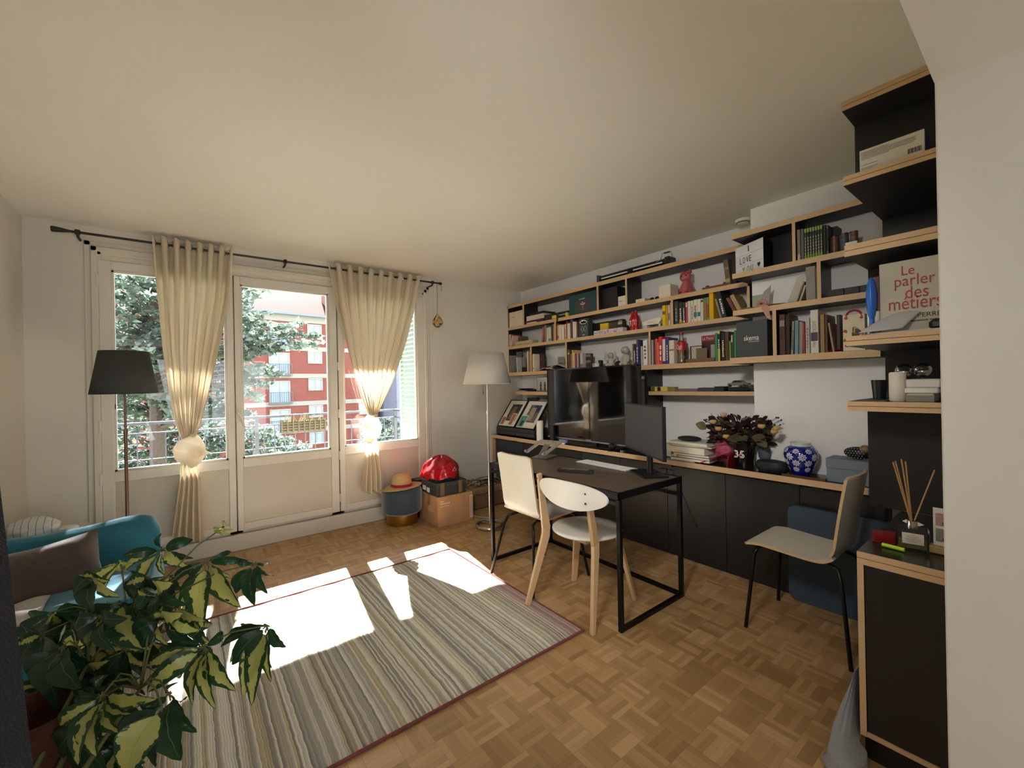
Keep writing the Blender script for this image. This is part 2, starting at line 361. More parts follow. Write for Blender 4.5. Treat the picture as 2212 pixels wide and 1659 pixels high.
# brick building across the courtyard
def brick():
    mt = bpy.data.materials.new('red_brick'); mt.use_nodes = True; nt = mt.node_tree; L = nt.links.new; p = nt.nodes['Principled BSDF']
    tc = nn(nt, 'ShaderNodeTexCoord'); mp = nn(nt, 'ShaderNodeMapping'); mp.inputs['Rotation'].default_value = (PI/2, 0, 0); L(tc.outputs['Object'], mp.inputs[0])
    b = nn(nt, 'ShaderNodeTexBrick'); b.inputs['Scale'].default_value = 3; b.inputs['Color1'].default_value = (*lin('#70372f'), 1); b.inputs['Color2'].default_value = (*lin('#7e4138'), 1); b.inputs['Mortar'].default_value = (*lin('#8a625a'), 1); b.inputs['Mortar Size'].default_value = .012
    L(mp.outputs[0], b.inputs[0]); L(b.outputs[0], p.inputs['Base Color']); p.inputs['Roughness'].default_value = .9
    return mt
def tiles():
    mt = bpy.data.materials.new('clay_roof_tiles'); mt.use_nodes = True; nt = mt.node_tree; L = nt.links.new; p = nt.nodes['Principled BSDF']
    tc = nn(nt, 'ShaderNodeTexCoord')
    b = nn(nt, 'ShaderNodeTexBrick'); b.inputs['Scale'].default_value = 2.2; b.inputs['Color1'].default_value = (*lin('#5a2f22'), 1); b.inputs['Color2'].default_value = (*lin('#3c1f17'), 1); b.inputs['Mortar'].default_value = (*lin('#24130f'), 1); b.inputs['Mortar Size'].default_value = .04
    L(tc.outputs['Object'], b.inputs[0]); L(b.outputs[0], p.inputs['Base Color']); p.inputs['Roughness'].default_value = .9; p.inputs['Specular IOR Level'].default_value = .05
    return mt
BT = Matrix.Translation(PD(42, 608, 838)) @ Matrix.Rotation(math.radians(6.4), 4, 'Z')      # facade frame: x along, y away, z up from eye level
bl = thing('apartment_building', 'red brick apartment building with white bands and tiled roof across the courtyard', 'building', tuple(BT @ V((0, 0, -11))))
def bb(lst):
    g = G(); g.T = BT
    for a in lst: g.box(*a)
    return g
zpx = 42/FPX
EAVE = 7.45
cm = G(); cm.T = BT; cm.box(-16, 10.2, 0, 10, -11, EAVE)
bake('brick_wall', cm, brick(), bl)
BW = M('#959189', .8, name='white_render')
bands = []
for zc in (4.0, 1.2, -1.62, -4.4, -7.2): bands.append((-16, 10.22, -.06, .2, zc-.22, zc+.22))
bands.append((-16, 10.22, -.07, .2, EAVE-.75, EAVE-.05))
bake('floor_band', bb(bands), BW, bl)
bake('roof_tiles', (lambda g: (setattr(g, 'T', BT), g.prism([(-16, -.4, EAVE), (-16, 5, EAVE+3.4), (-16, 10.4, EAVE)], (26.3, 0, 0)))[1])(G()), tiles(), bl)
bake('gutter', bb([(-16, 10.4, -.55, -.35, EAVE-.1, EAVE+.1)]), M('#6f7f92', .5), bl)
bake('chimney_stack', bb([(5.2, 8.2, 1.2, 3.2, EAVE, EAVE+4.6)]), M('#93695f', .9, var=.15), bl)
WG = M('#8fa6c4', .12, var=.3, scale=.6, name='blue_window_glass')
def bwin(xc, zc, w, h, balc=False):
    f = bake('window', bb([(xc-w/2-.1, xc+w/2+.1, -.1, .05, zc-h/2-.1, zc-h/2+.04), (xc-w/2-.1, xc+w/2+.1, -.1, .05, zc+h/2-.04, zc+h/2+.1), (xc-w/2-.1, xc-w/2+.06, -.1, .05, zc-h/2, zc+h/2), (xc+w/2-.06, xc+w/2+.1, -.1, .05, zc-h/2, zc+h/2), (xc-.05, xc+.05, -.09, .05, zc-h/2, zc+h/2)]), BW, bl)
    bake('pane', bb([(xc-w/2, xc+w/2, -.04, -.02, zc-h/2, zc+h/2)]), WG, f)
    if balc:
        g = bb([(xc-w/2-.2, xc+w/2+.2, -.4, -.36, zc-h/2+1.0, zc-h/2+1.06), (xc-w/2-.2, xc+w/2+.2, -.45, 0, zc-h/2-.1, zc-h/2)])
        for k in range(12):
            x = xc-w/2-.2+(w+.4)*k/11; g.box(x-.02, x+.02, -.39, -.36, zc-h/2, zc-h/2+1.02)
        bake('window_balcony', g, M('#59616c', .6), bl)
for k in range(5):
    zc = 5.95-2.82*k
    bwin(3.25, zc, 1.25, 1.1); bwin(-.15, zc-.75, 1.7, 2.1, True)
    bwin(8.6, zc, 1.25, 1.1)
# grey side building at the right
tag(bake('neighbour_house', (lambda g: (setattr(g, 'T', BT), g.box(11.0, 30, -3, 8, -11, 5.4).box(10.9, 30.2, -3.2, 8.2, 5.4, 5.7))[1])(G()), M('#7d8296', .8, name='grey_blue_render')), 'grey blue rendered building seen at the right edge of the window', 'building')
gm = M('#7a8262', .95, var=.3, scale=.5, name='courtyard_ground')
struct('ground', G().box(-60, 70, 6.6, 120, -9.9, -9.7), gm)
# trees
def leafmat(c, tr=.45): return cloth(c, tr, 3, 'foliage', 0, .35)
LG = [leafmat('#4c5c4c'), leafmat('#68776a'), leafmat('#38443e'), leafmat('#78877c'), leafmat('#805a4c')]
def tuft(g, c, r, n, mi, size, flat=.55):
    for i in range(n):
        while True:
            p = V((random.uniform(-1, 1), random.uniform(-1, 1), random.uniform(-1, 1)))
            if p.length < 1: break
        q = c+V((p.x*r, p.y*r, p.z*r*flat))
        d = V((random.uniform(-1, 1), random.uniform(-1, 1), random.uniform(-.5, .6))).normalized()
        e = d.cross(V((random.uniform(-1, 1), random.uniform(-1, 1), random.uniform(-1, 1)))).normalized()
        s = size*random.uniform(.5, 1.2)
        w = mi if random.random() < .7 else random.choice((0, 1, 2, 3))
        g.add([q-e*s*.35, q+d*s*.5+e*s*.3, q+d*s*1.3, q+d*s*.4-e*s*.45], [(0, 1, 2, 3)], w)
def tree(name, label, clumps, trunk, dens=1.0, size=.12, cat='tree'):
    t = thing(name, label, cat, tuple(trunk[0]))
    g = G()
    for (u, v, d, r, mi) in clumps:
        c = PD(d, u, v); rr = r*d/FPX
        tuft(g, c, rr, int(dens*95*(rr/.5)**1.4)+8, mi, size*d/12)
    bake('foliage', g, LG, t)
    g = G()
    g.tube(trunk, [.28-.22*i/(len(trunk)-1) for i in range(len(trunk))], 8)
    for (u, v, d, r, mi) in clumps[::3]:
        c = PD(d, u, v); z = min(max(c.z-.5, trunk[0][2]+2), trunk[-1][2]-.2); a = V((trunk[0][0], trunk[0][1], z)); 
        g.tube([a, (a+c)/2+V((0, 0, .15)), c], [.05, .03, .012], 5)
    bake('trunk', g, M('#4c4038', .95, var=.3), t)
random.seed(3)
cl = []
for v in range(592, 800, 17):          # upper left, behind left pane
    for u in range(225, 345, 20):
        mi = 4 if random.random() < .13 else random.choice((0, 0, 1, 3, 2))
        if 660 < v < 760 and 285 < u < 350: mi = 2
        cl.append((u+random.uniform(-8, 8), v+random.uniform(-8, 8), 13+random.uniform(-1.5, 1.5), 17, mi))
for v in range(770, 900, 18):
    for u in range(225, 520, 22): cl.append((u+random.uniform(-9, 9), v+random.uniform(-9, 9), 14+random.uniform(-1, 2), 19, random.choice((0, 1, 2, 2, 0))))
for v in range(600, 800, 20):
    for u in range(340, 545, 24): cl.append((u+random.uniform(-9, 9), v+random.uniform(-9, 9), 14+random.uniform(-1.5, 1.5), 17, random.choice((0, 1, 2, 0))))
for (u0, v0, u1, v1, n) in ((520, 700, 625, 705, 9), (520, 720, 680, 728, 12), (530, 735, 650, 700, 9), (520, 745, 690, 742, 14), (525, 765, 640, 750, 10), (520, 690, 570, 682, 5), (545, 640, 525, 680, 4), (520, 628, 575, 618, 5), (515, 780, 560, 760, 5), (515, 800, 600, 810, 8), (515, 830, 575, 828, 6), (515, 850, 560, 862, 5), (560, 790, 600, 805, 4), (515, 890, 545, 900, 4)):
    for i in range(n):
        t_ = i/(n-1); cl.append((u0+(u1-u0)*t_, v0+(v1-v0)*t_+random.uniform(-5, 5), 12+random.uniform(-.8, .8), 13-4*t_, random.choice((1, 3, 0))))
p0 = PD(14, 335, 700)
shade_clumps = []  # unseen upper crown clumps, added to keep direct sun off the armchair
for k in range(46):
    y = random.uniform(12, 16); x = random.uniform(-4.2, 1.35); z = .7+.828*(y-3.3)+random.uniform(-1.3, 1.6); shade_clumps.append(V((x, y, z)))
def inv(p):
    q = p-CAM; d = q.dot(V(MR[2])); return 1106+FPX*q.dot(V(MR[0]))/d, 829.5+FPX*q.dot(V(MR[1]))/d, d
cl += [(*inv(p)[:2], inv(p)[2], .95*FPX/inv(p)[2], 0) for p in shade_clumps]
tree('cypress_tree', 'large grey green conifer filling the left pane with branches reaching over the middle pane', cl, [V((p0.x, p0.y, z)) for z in (-9.7, -3, 3, 8, 12.5)], .9, .16)
cl = []
for v in range(895, 1025, 20):
    for u in range(235, 500, 24): cl.append((u+random.uniform(-9, 9), v+random.uniform(-9, 9), 17+random.uniform(-1.5, 1.5), 20, random.choice((0, 1, 2, 2, 4) if random.random() < .4 else (0, 2, 1))))
p0 = PD(17, 360, 1000)
tree('hedge_tree', 'dense dark shrubby tree low behind the balcony railing of the left pane', cl, [V((p0.x, p0.y, z)) for z in (-9.7, -5, -1)], .8, .15)
cl = []
for v in range(915, 1000, 16):
    for u in range(515, 668, 20):
        if v > 925+(u-515)*.35-20: cl.append((u+random.uniform(-9, 9), v+random.uniform(-6, 6), 20+random.uniform(-1.5, 1.5), 15, random.choice((1, 3, 0))))
p0 = PD(20, 580, 1000)
tree('courtyard_tree', 'light green tree rising in front of the brick building in the middle pane', cl, [V((p0.x, p0.y, z)) for z in (-9.7, -6, -3)], .8, .13)
cl = []
for v in range(915, 960, 14):
    for u in range(790, 868, 16): cl.append((u, v+random.uniform(-6, 6), 18+random.uniform(-1, 1), 12, random.choice((2, 0, 1))))
p0 = PD(18, 835, 960)
tree('small_tree', 'small dark tree below the railing corner seen through the right pane', cl, [V((p0.x, p0.y, z)) for z in (-9.7, -6, -2)], .8, .13)
# ================================================================ LIGHT
def sky():
    w = bpy.data.worlds.new('sky'); bpy.context.scene.world = w; w.use_nodes = True; nt = w.node_tree; L = nt.links.new; bg = nt.nodes['Background']
    tc = nn(nt, 'ShaderNodeTexCoord'); sp = nn(nt, 'ShaderNodeSeparateXYZ'); L(tc.outputs['Generated'], sp.inputs[0])
    cr = nn(nt, 'ShaderNodeValToRGB'); e = cr.color_ramp.elements; e[0].position = .0; e[0].color = (.92, .95, 1, 1); e[1].position = .9; e[1].color = (.42, .62, 1, 1); L(sp.outputs[2], cr.inputs[0])
    nz = nn(nt, 'ShaderNodeTexNoise'); nz.inputs['Scale'].default_value = 3; nz.inputs['Detail'].default_value = 6; L(tc.outputs['Generated'], nz.inputs[0])
    c2 = nn(nt, 'ShaderNodeValToRGB'); c2.color_ramp.elements[0].position = .42; c2.color_ramp.elements[1].position = .6; L(nz.outputs[0], c2.inputs[0])
    mx = nn(nt, 'ShaderNodeMix', data_type='RGBA'); L(c2.outputs[0], mx.inputs[0]); L(cr.outputs[0], mx.inputs[6]); mx.inputs[7].default_value = (1.05, 1.05, 1.05, 1)
    L(mx.outputs[2], bg.inputs[0]); bg.inputs[1].default_value = SKYS
SKYS = 1.08; SUNS = 19; EXPO = 2.17
sky(); FILL_ENERGY = 1.4
ld = bpy.data.lights.new('sun', 'SUN'); ld.energy = SUNS; ld.angle = math.radians(.6); ld.color = (1, .99, .98)
lo = bpy.data.objects.new('sun', ld); C.objects.link(lo); lo.rotation_euler = V((-.13, -.93, -.77)).to_track_quat('-Z', 'Y').to_euler()
def portal(x0, x1, y, z0, z1, rx):
    d = bpy.data.lights.new('window_portal', 'AREA'); d.shape = 'RECTANGLE'; d.size = x1-x0; d.size_y = z1-z0; d.cycles.is_portal = True
    o = bpy.data.objects.new('window_portal', d); C.objects.link(o); o.location = ((x0+x1)/2, y, (z0+z1)/2); o.rotation_euler = (rx, 0, 0)
portal(-.42, 1.97, YW+.12, .76, 2.24, -PI/2); portal(BX0, BX1, YB-.16, BZ0, BZ1, PI/2)
la = bpy.data.lights.new('unseen_fill_light', 'AREA'); la.shape = 'RECTANGLE'; la.size = 1.9; la.size_y = 1.2; la.energy = FILL_ENERGY; la.color = (1, .99, .97)  # broad fill light added out of view under the lintel, no real fixture
lo = bpy.data.objects.new('unseen_fill_light', la); C.objects.link(lo); lo.location = (-.1, -.5, 2.125)
lb = bpy.data.lights.new('unseen_fill_light', 'AREA'); lb.shape = 'DISK'; lb.size = .35; lb.energy = 2.0; lb.spread = math.radians(75); lb.color = (1, .97, .92)  # second unseen fill, a narrow beam added to brighten the shelf wall
lo = bpy.data.objects.new('unseen_fill_light', lb); C.objects.link(lo); lo.location = (-.25, .45, 2.3); lo.rotation_euler = V((3.4, 2.0, -1.5)).to_track_quat('-Z', 'Y').to_euler()
sc = bpy.context.scene
sc.view_settings.view_transform = 'Standard'; sc.view_settings.look = 'None'; sc.view_settings.gamma = 1; sc.view_settings.exposure = EXPO; sc.view_settings.use_curve_mapping = False
sc.cycles.use_denoising = True; sc.cycles.max_bounces = 12; sc.cycles.diffuse_bounces = 8; sc.cycles.transparent_max_bounces = 16; sc.cycles.sample_clamp_indirect = 6; sc.cycles.caustics_reflective = False; sc.cycles.caustics_refractive = False
# ================================================================ FURNITURE
def lerp(a, b, t): return a+(b-a)*t
def poly(pts, t):
    """pts: [(t, value)] piecewise linear"""
    for (a, x), (b, y) in zip(pts, pts[1:]):
        if t <= b: return x+(y-x)*(t-a)/(b-a)
    return pts[-1][1]
# ---- curtain rod and curtains
RODM = M('#3a3431', .4, .6, name='dark_rod')
rz = lambda x: 2.449+.012*(x+.7)/2.9
t = thing('curtain_rod', 'long dark curtain rod running above all three windows', 'curtain rod', (.73, 4.1, 2.42))
bake('pole', G().tube([(-.62, 4.1, rz(-.62)), (2.2, 4.1, rz(2.2))], .0085, 12), RODM, t, smooth=True)
bake('finial', G().tube([(-.70, 4.1, rz(-.7)), (-.69, 4.1, rz(-.7)), (-.65, 4.1, rz(-.7)), (-.615, 4.1, rz(-.7))], [.018, .02, .015, .009], 12), RODM, t, smooth=True)
bake('finial', G().tube([(2.19, 4.1, rz(2.2)), (2.225, 4.1, rz(2.2))], .013, 12), RODM, t, smooth=True)
for x in (-.575, .70, 2.12):
    bake('bracket', G().tube([(x, 4.1, rz(x)-.012), (x, 4.12, rz(x)-.028), (x, YW-.012, rz(x)-.028)], .008, 8).cyl((x, 4.1, rz(x)-.016), .014, .032, 12), RODM, t, smooth=True)
LINEN = cloth('#f4ecdc', .5, 160, 'linen_curtain')
def curtain(label, Lp, Rp, TL, TR, knot, ctr, n, tipdir, A0, seed):
    random.seed(seed)
    t = thing('curtain', label, 'curtain', (PY(4.1, *knot[:2]).x, 4.1, PY(4.1, TL[-1][0], TL[-1][1]).z), 'linen curtains tied in a knot')
    Lq = [PY(4.1, *p) for p in Lp]; Rq = [PY(4.1, *p) for p in Rp]
    def edge(q, z):
        pts = sorted([(-p.z, p.x) for p in q]); z = -z
        if z <= pts[0][0]: return pts[0][1]
        return poly(pts, z)
    zt = 2.495; zk = Lq[-1].z
    ph = [random.uniform(-.5, .5) for _ in range(n*2+2)]
    def fn(s, w, zt=zt, zk=zk, Lq=Lq, Rq=Rq, A0=A0, A1=.03, n=n, seam=True):
        z = lerp(zt, zk, w); x0, x1 = edge(Lq, z), edge(Rq, z)
        k = s*n; i = int(k); p = lerp(ph[i], ph[min(i+1, len(ph)-1)], k-i)
        wv = math.cos(2*PI*(s*n)+p*.9*w)
        A = lerp(A0, A1, w)*(1+.25*math.sin(7*s+3*w))
        xx = lerp(x0, x1, s)+.006*math.sin(2*PI*s*n*2+5*w)
        return V((xx, 4.1-A*wv-.012*math.sin(9*s+6*w)*w, z+(.012*math.cos(2*PI*s*n*1+1)*(1-w)**6)))
    bake('drape', G().grid(fn, n*14+1, 60), LINEN, t, smooth=True, solid=.0016, angle=180)
    # grommets
    for k in range(n*2+1):
        g = G(); s = (k+.5)/(2*n)
        if s > 1: break
        x = lerp(edge(Lq, 2.46), edge(Rq, 2.46), s); c = V((x, 4.1, rz(x))); R = .02
        g.tube([c+V((.004*math.sin(a)*0, R*math.cos(a), R*math.sin(a))) for a in [2*PI*q/16 for q in range(16)]], .0035, 6, closed=True)
        bake('grommet', g, STEEL, t, smooth=True)
    # knot
    kc = PY(4.08, knot[0], knot[1]); rx = PY(4.08, knot[0]+knot[2], knot[1]).x-kc.x; rzz = kc.z-PY(4.08, knot[0], knot[1]+knot[3]).z
    def kn(a, b):
        th = 2*PI*a; p = PI*b
        w5 = abs(math.sin((4.6*b+.85*math.sin(th-.7)+.12*math.sin(3*th))*PI))**.5; r = .82+.24*w5+.06*math.sin(2*th+1)*math.sin(p)
        return kc+V((rx*r*math.sin(p)*math.cos(th), .055*r*math.sin(p)*math.sin(th), rzz*math.cos(p)*(1+.12*math.cos(th)*tipdir)))
    g = G().grid(kn, 90, 70, cu=True)
    for j in range(0):
        a0 = -.9+.42*j
        pts = []; rr = []
        for q in range(25):
            a = PI*(.97+1.06*q/24)
            pts.append(kc+V((rx*1.0*math.cos(a)*tipdir*-1, .066*math.sin(a), rzz*(a0*.55+.55*math.cos(a)*-1*.6))))
            rr.append(.016+.008*math.sin(PI*q/24))
        g.tube(pts, rr, 10)
    tip = PY(4.06, *knot[4:6]); 
    def tp(a, b):
        c = kc.lerp(tip, b); w = (1-b)**.8
        return c+V((.012*w*math.cos(2*PI*a), .035*w*math.cos(2*PI*a), .045*w*math.sin(2*PI*a)*(1+.3*math.sin(2*PI*a*3))))
    g.grid(tp, 20, 12, cu=True)
    bake('knot', g, LINEN, t, smooth=True, angle=180)
    # tail
    Lt = [PY(4.08, *p) for p in TL]; Rt = [PY(4.08, *p) for p in TR]
    ph2 = [random.uniform(-1, 1) for _ in range(30)]
    def tl(s, w):
        zb = lerp(Lt[-1].z, Rt[-1].z, s)+.012*math.sin(14*s); z = lerp(Lt[0].z, zb, w); x0, x1 = edge(Lt, z), edge(Rt, z)
        A = lerp(.012, .04, w)
        return V((lerp(x0, x1, s), 4.09-A*math.cos(2*PI*s*4.5+ph2[3]+w*1.2)-.01*math.sin(6*s+4*w), z))
    bake('tail', G().grid(tl, 70, 40), LINEN, t, smooth=True, solid=.003, angle=180)
    return t
curtain('cream linen curtain hanging between left and middle window, knotted low with a pointed fold',
        [(328, 512), (338, 640), (352, 760), (368, 860), (381, 915), (393, 948)], [(503, 538), (493, 650), (470, 760), (448, 860), (433, 915), (421, 946)],
        [(392, 985), (388, 1040), (380, 1100), (371, 1168)], [(424, 985), (433, 1040), (436, 1100), (442, 1168)], (409, 974, 32, 34, 456, 978), 0, 7, 1, .036, 4)
curtain('cream linen curtain in front of the right window, gathered in a narrow tapering knot',
        [(705, 568), (722, 660), (745, 740), (768, 820), (786, 868), (797, 900)], [(905, 598), (893, 660), (874, 740), (848, 820), (826, 868), (810, 902)],
        [(793, 940), (788, 975), (785, 1020), (783, 1066)], [(814, 940), (820, 975), (827, 1020), (829, 1062)], (803, 926, 20, 29, 780, 912), 0, 9, -1, .034, 9)
# hanging glass ornament
t = thing('glass_ornament', 'clear amber glass ornament hanging on a cord from the right rod end', 'ornament', (2.17, 4.12, 2.0))
c = V((2.168, 4.1, 2.05))
bake('cord', G().tube([(2.168, 4.1, 2.452), (2.170, 4.1, 2.3), (2.168, 4.1, 2.14)], .0025, 6).tube([(2.17, 4.09, 2.455), (2.21, 4.09, 2.44), (2.222, 4.09, 2.38)], .003, 6), M('#8b7a5c', .9), t)
AMB = glassmat('amber_glass', (1, .9, .68)); 
bake('glass_ball', G().lathe([(.0, -.075), (.02, -.07), (.045, -.05), (.06, -.02), (.052, .012), (.025, .045), (.012, .07), (.008, .085)], c, 8), AMB, t)
bake('crystal_core', G().lathe([(0, -.03), (.02, -.012), (.0, .03)], c, 6), M('#f4d68c', .1, .2), t)
# ---- floor lamps
def lamp(label, x, y, zb, zt, rb, rt, col, tilt, pole, group='floor lamps with cone shades'):
    t = thing('floor_lamp', label, 'lamp', (x, y, 0), group)
    sm = cloth(col, .12 if col == '#c9c4ba' else .0, 200, 'lampshade_fabric', .15, .05)
    g = G(); g.lathe([(rb, zb), (rt, zt)], (x, y, 0), 48)
    g.f = [f for f in g.f if len(f) == 4]; g.m = [0]*len(g.f)
    s = bake('lamp_shade', g, sm, t, smooth=True, solid=.003)
    bake('shade_rim', G().tube([(x+rb*math.cos(a), y+rb*math.sin(a), zb) for a in [2*PI*k/48 for k in range(48)]], .003, 6, closed=True), M('#d8d2c6' if col == '#c9c4ba' else '#2c2c2b', .6), s)
    bake('shade_spider', G().tube([(x-rt, y, zt-.02), (x, y, zt-.035), (x+rt, y, zt-.02)], .002, 5).tube([(x, y-rt, zt-.02), (x, y, zt-.035), (x, y+rt, zt-.02)], .002, 5), STEEL, s)
    bake('pole', G().tube([(x, y, .02), (x, y, 1.08)], .0095, 12).tube([(x, y, 1.07), (x, y, 1.1)], .012, 12).tube([(x, y, 1.08), (x, y, zb+.1)], .0065, 12), M(pole, .3, .9), t, smooth=True)
    bake('bulb', G().ball((x, y, zb+.1), .028, 14, sc=(1, 1, 1.3)), PLASTW, t, smooth=True)
    bake('pull_switch', G().tube([(x-.045, y, zb+.06), (x-.047, y, zb-.07)], .0012, 5).tube([(x-.047, y, zb-.07), (x-.047, y, zb-.1)], .0035, 6), M('#4a4640', .5), t)
    return t
t = lamp('white tall floor lamp beside the desk on a shiny ring base', 2.256, 3.299, 1.356, 1.645, .227, .157, '#c9c4ba', 0, '#d8d3c9')
bake('base', G().tube([(2.256+.125*math.cos(a), 3.299+.125*math.sin(a), .018) for a in [2*PI*k/40 for k in range(40)]], .017, 10, closed=True).tube([(2.256, 3.424, .02), (2.256, 3.299, .03), (2.256, 3.174, .02)], .007, 8), M('#c2beb6', .2, 1), t, smooth=True)
t = lamp('dark grey shaded floor lamp behind the blue armchair', -.32, 3.75, 1.336, 1.612, .170, .124, '#3c3e3d', 0, '#8e6a5c')
bake('base', G().lathe([(.13, 0), (.13, .02), (.02, .03), (.0, .03)], (-.32, 3.75, 0), 32), M('#8f8a82', .3, .8), t, smooth=True)
# ---- armchair in the left corner
TEAL = M('#1f6f86', .85, var=.12, scale=90, bump=.35, sheen=.3, name='teal_upholstery')
t = thing('armchair', 'teal blue upholstered armchair with a curved wing back in the left corner', 'armchair', (-.47, 3.0, 0))
def backf(a, b):
    # a across (x from -.84 to -.1), b around the profile
    x = lerp(-.83, -.135, a)
    top = poly([(0, .60), (.3, .59), (.55, .60), (.75, .617), (.88, .62), (.95, .60), (1, .53)], a)
    lean = .10
    w = .07
    if b < .45: q = b/.45; z = lerp(.2, top-w, q); return V((x, 3.19-lean*.0+lean*(z-.2)/.45, z))
    if b < .6: an = PI*(b-.45)/.15; return V((x, 3.19+lean*(top-w-.2)/.45+w-w*math.cos(an), top-w+w*math.sin(an)))
    q = (b-.6)/.4; z = lerp(top-w, .2, q); return V((x, 3.33+lean*(z-.2)/.45, z))
g = G().grid(backf, 40, 40)
n0 = len(g.v)
ce = [g.v[40*j+39] for j in range(40)]; g.add([V(p)+V((.0, 0, 0)) for p in ce], [tuple(range(40))]); ce = [g.v[40*j] for j in range(40)]; g.add(ce, [tuple(range(40))[::-1]])
bake('backrest', g, TEAL, t, smooth=True, bevel=.02)
bake('seat', G().box(-.83, -.12, 2.62, 3.22, .26, .385, b=.035), TEAL, t, smooth=True, bevel=.01)
bake('seat_base', G().box(-.83, -.125, 2.63, 3.42, .13, .262, b=.02), TEAL, t, smooth=True)
for x in (-.8, -.14):
    for y in (2.68, 3.38): bake('leg', G().tube([(x, y, .14), (x, y, 0)], [.018, .012], 10), M('#2b2622', .5), t, smooth=True)
def pillow(name, label, c, w, h, th, rx, rz_, mat, cat='cushion', ry=0):
    Mx = Matrix.Translation(V(c)) @ Matrix.Rotation(rz_, 4, 'Z') @ Matrix.Rotation(rx, 4, 'X') @ Matrix.Rotation(ry, 4, 'Y')
    g = G(); g.T = Mx; n = 22
    def sf(sg):
        def fn(a, b):
            x = a*2-1; z = b*2-1
            prof = max(0, (1-x**4)*(1-z**4))**.6
            pin = 1-.10*(1-abs(x*z))*(abs(x)**3+abs(z)**3)*.6
            return V((x*w/2*pin, sg*th/2*prof*(1+.05*math.sin(9*x+5*z)), z*h/2*pin-.03*h*math.cos(x*PI/2)*max(0, z)))
        return fn
    g.grid(sf(-1), n, n); g.grid(sf(1), n, n)
    return tag(bake(name, g, mat, None, smooth=True, angle=180), label, cat)
pillow('cushion', 'dark brown velvet cushion leaning on the backrest of the blue armchair', (-.575, 3.03, .455), .44, .32, .15, -.3, .12, M('#4d3f36', .8, var=.2, scale=20, sheen=.5, name='brown_velvet'), ry=-.1)
tag(bake('throw', G().grid(lambda a, b: V((lerp(-.84, -.52, a), lerp(2.60, 2.9, b), .392+.012*math.sin(9*a)*math.cos(7*b))), 20, 20), cloth('#b9b8b2', .1, 40, 'pale_throw'), solid=.012, smooth=True), 'pale grey cloth lying on the left of the armchair seat', 'cloth')
# striped bag behind the armchair
def bagball(name, label, c, r, sc, mat, cat, seed=1, amp=.12):
    random.seed(seed); k = [random.uniform(2, 7) for _ in range(6)]
    def fn(a, b):
        th = 2*PI*a; p = PI*b; r_ = r*(1+amp*math.sin(k[0]*th+k[1])*math.sin(k[2]*p)*math.sin(p)+amp*.5*math.sin(k[3]*2*p+3*th)*math.sin(p))
        return V(c)+V((r_*sc[0]*math.sin(p)*math.cos(th), r_*sc[1]*math.sin(p)*math.sin(th), max(-r*sc[2]*.8, r_*sc[2]*math.cos(p))))
    return tag(bake(name, G().grid(fn, 40, 26, cu=True), mat, None, smooth=True, angle=60), label, cat)
def stripem(c1, c2, axis, freq, w=.12):
    mt = bpy.data.materials.new('striped_plastic'); mt.use_nodes = True; nt = mt.node_tree; L = nt.links.new; p = nt.nodes['Principled BSDF']
    tc = nn(nt, 'ShaderNodeTexCoord'); sp = nn(nt, 'ShaderNodeSeparateXYZ'); L(tc.outputs['Object'], sp.inputs[0])
    a = nn(nt, 'ShaderNodeMath', operation='MULTIPLY'); a.inputs[1].default_value = freq; L(sp.outputs[axis], a.inputs[0])
    b = nn(nt, 'ShaderNodeMath', operation='FRACT'); L(a.outputs[0], b.inputs[0]); c = nn(nt, 'ShaderNodeMath', operation='LESS_THAN'); c.inputs[1].default_value = w; L(b.outputs[0], c.inputs[0])
    mx = nn(nt, 'ShaderNodeMix', data_type='RGBA'); L(c.outputs[0], mx.inputs[0]); mx.inputs[6].default_value = (*lin(c1), 1); mx.inputs[7].default_value = (*lin(c2), 1); L(mx.outputs[2], p.inputs['Base Color']); p.inputs['Roughness'].default_value = .35
    return mt
tag(bake('side_table', G().box(-.84, -.52, 3.62, 3.95, .46, .49, b=.004).box(-.83, -.8, 3.63, 3.66, 0, .46).box(-.56, -.53, 3.63, 3.66, 0, .46).box(-.83, -.8, 3.91, 3.94, 0, .46).box(-.56, -.53, 3.91, 3.94, 0, .46), M('#cfcac0', .5), smooth=False), 'small pale side table in the corner behind the armchair', 'table')
bagball('plastic_bag', 'crinkled white striped plastic bag behind the back of the armchair', (-.735, 3.72, .545), .095, (1.2, .9, .75), stripem('#d9d8d4', '#8c8f97', 0, 34), 'bag', 5, .08)
bagball('plastic_bag', 'small crumpled white plastic bag beside the striped one behind the armchair', (-.585, 3.72, .512), .04, (1.2, .9, .6), PLASTW, 'bag', 8)
# dark upholstered panel at the very left (high chair back)
NAVY = M('#0f1116', .95, var=.2, scale=60, bump=.4, sheen=.25, name='navy_fabric')
a = PD(.62, 0, 1050); b = PD(.50, 70, 1640); nrm = V((MR[0][0], MR[0][1], 0)).normalized()
dn = V((MR[2][0], MR[2][1], 0)).normalized()
b2 = b+(b-a)*((b.z-.0)/(a.z-b.z))
pts = [a, b2, V((b2.x, b2.y, 0))-nrm*.3, V((a.x, a.y, a.z+.05))-nrm*.3]
pts[1].z = 0
tag(bake('upholstered_screen', G().prism(pts, dn*-.05), NAVY, bevel=.018, smooth=True), 'dark navy fabric covered screen edge at the far left beside the plant', 'screen')
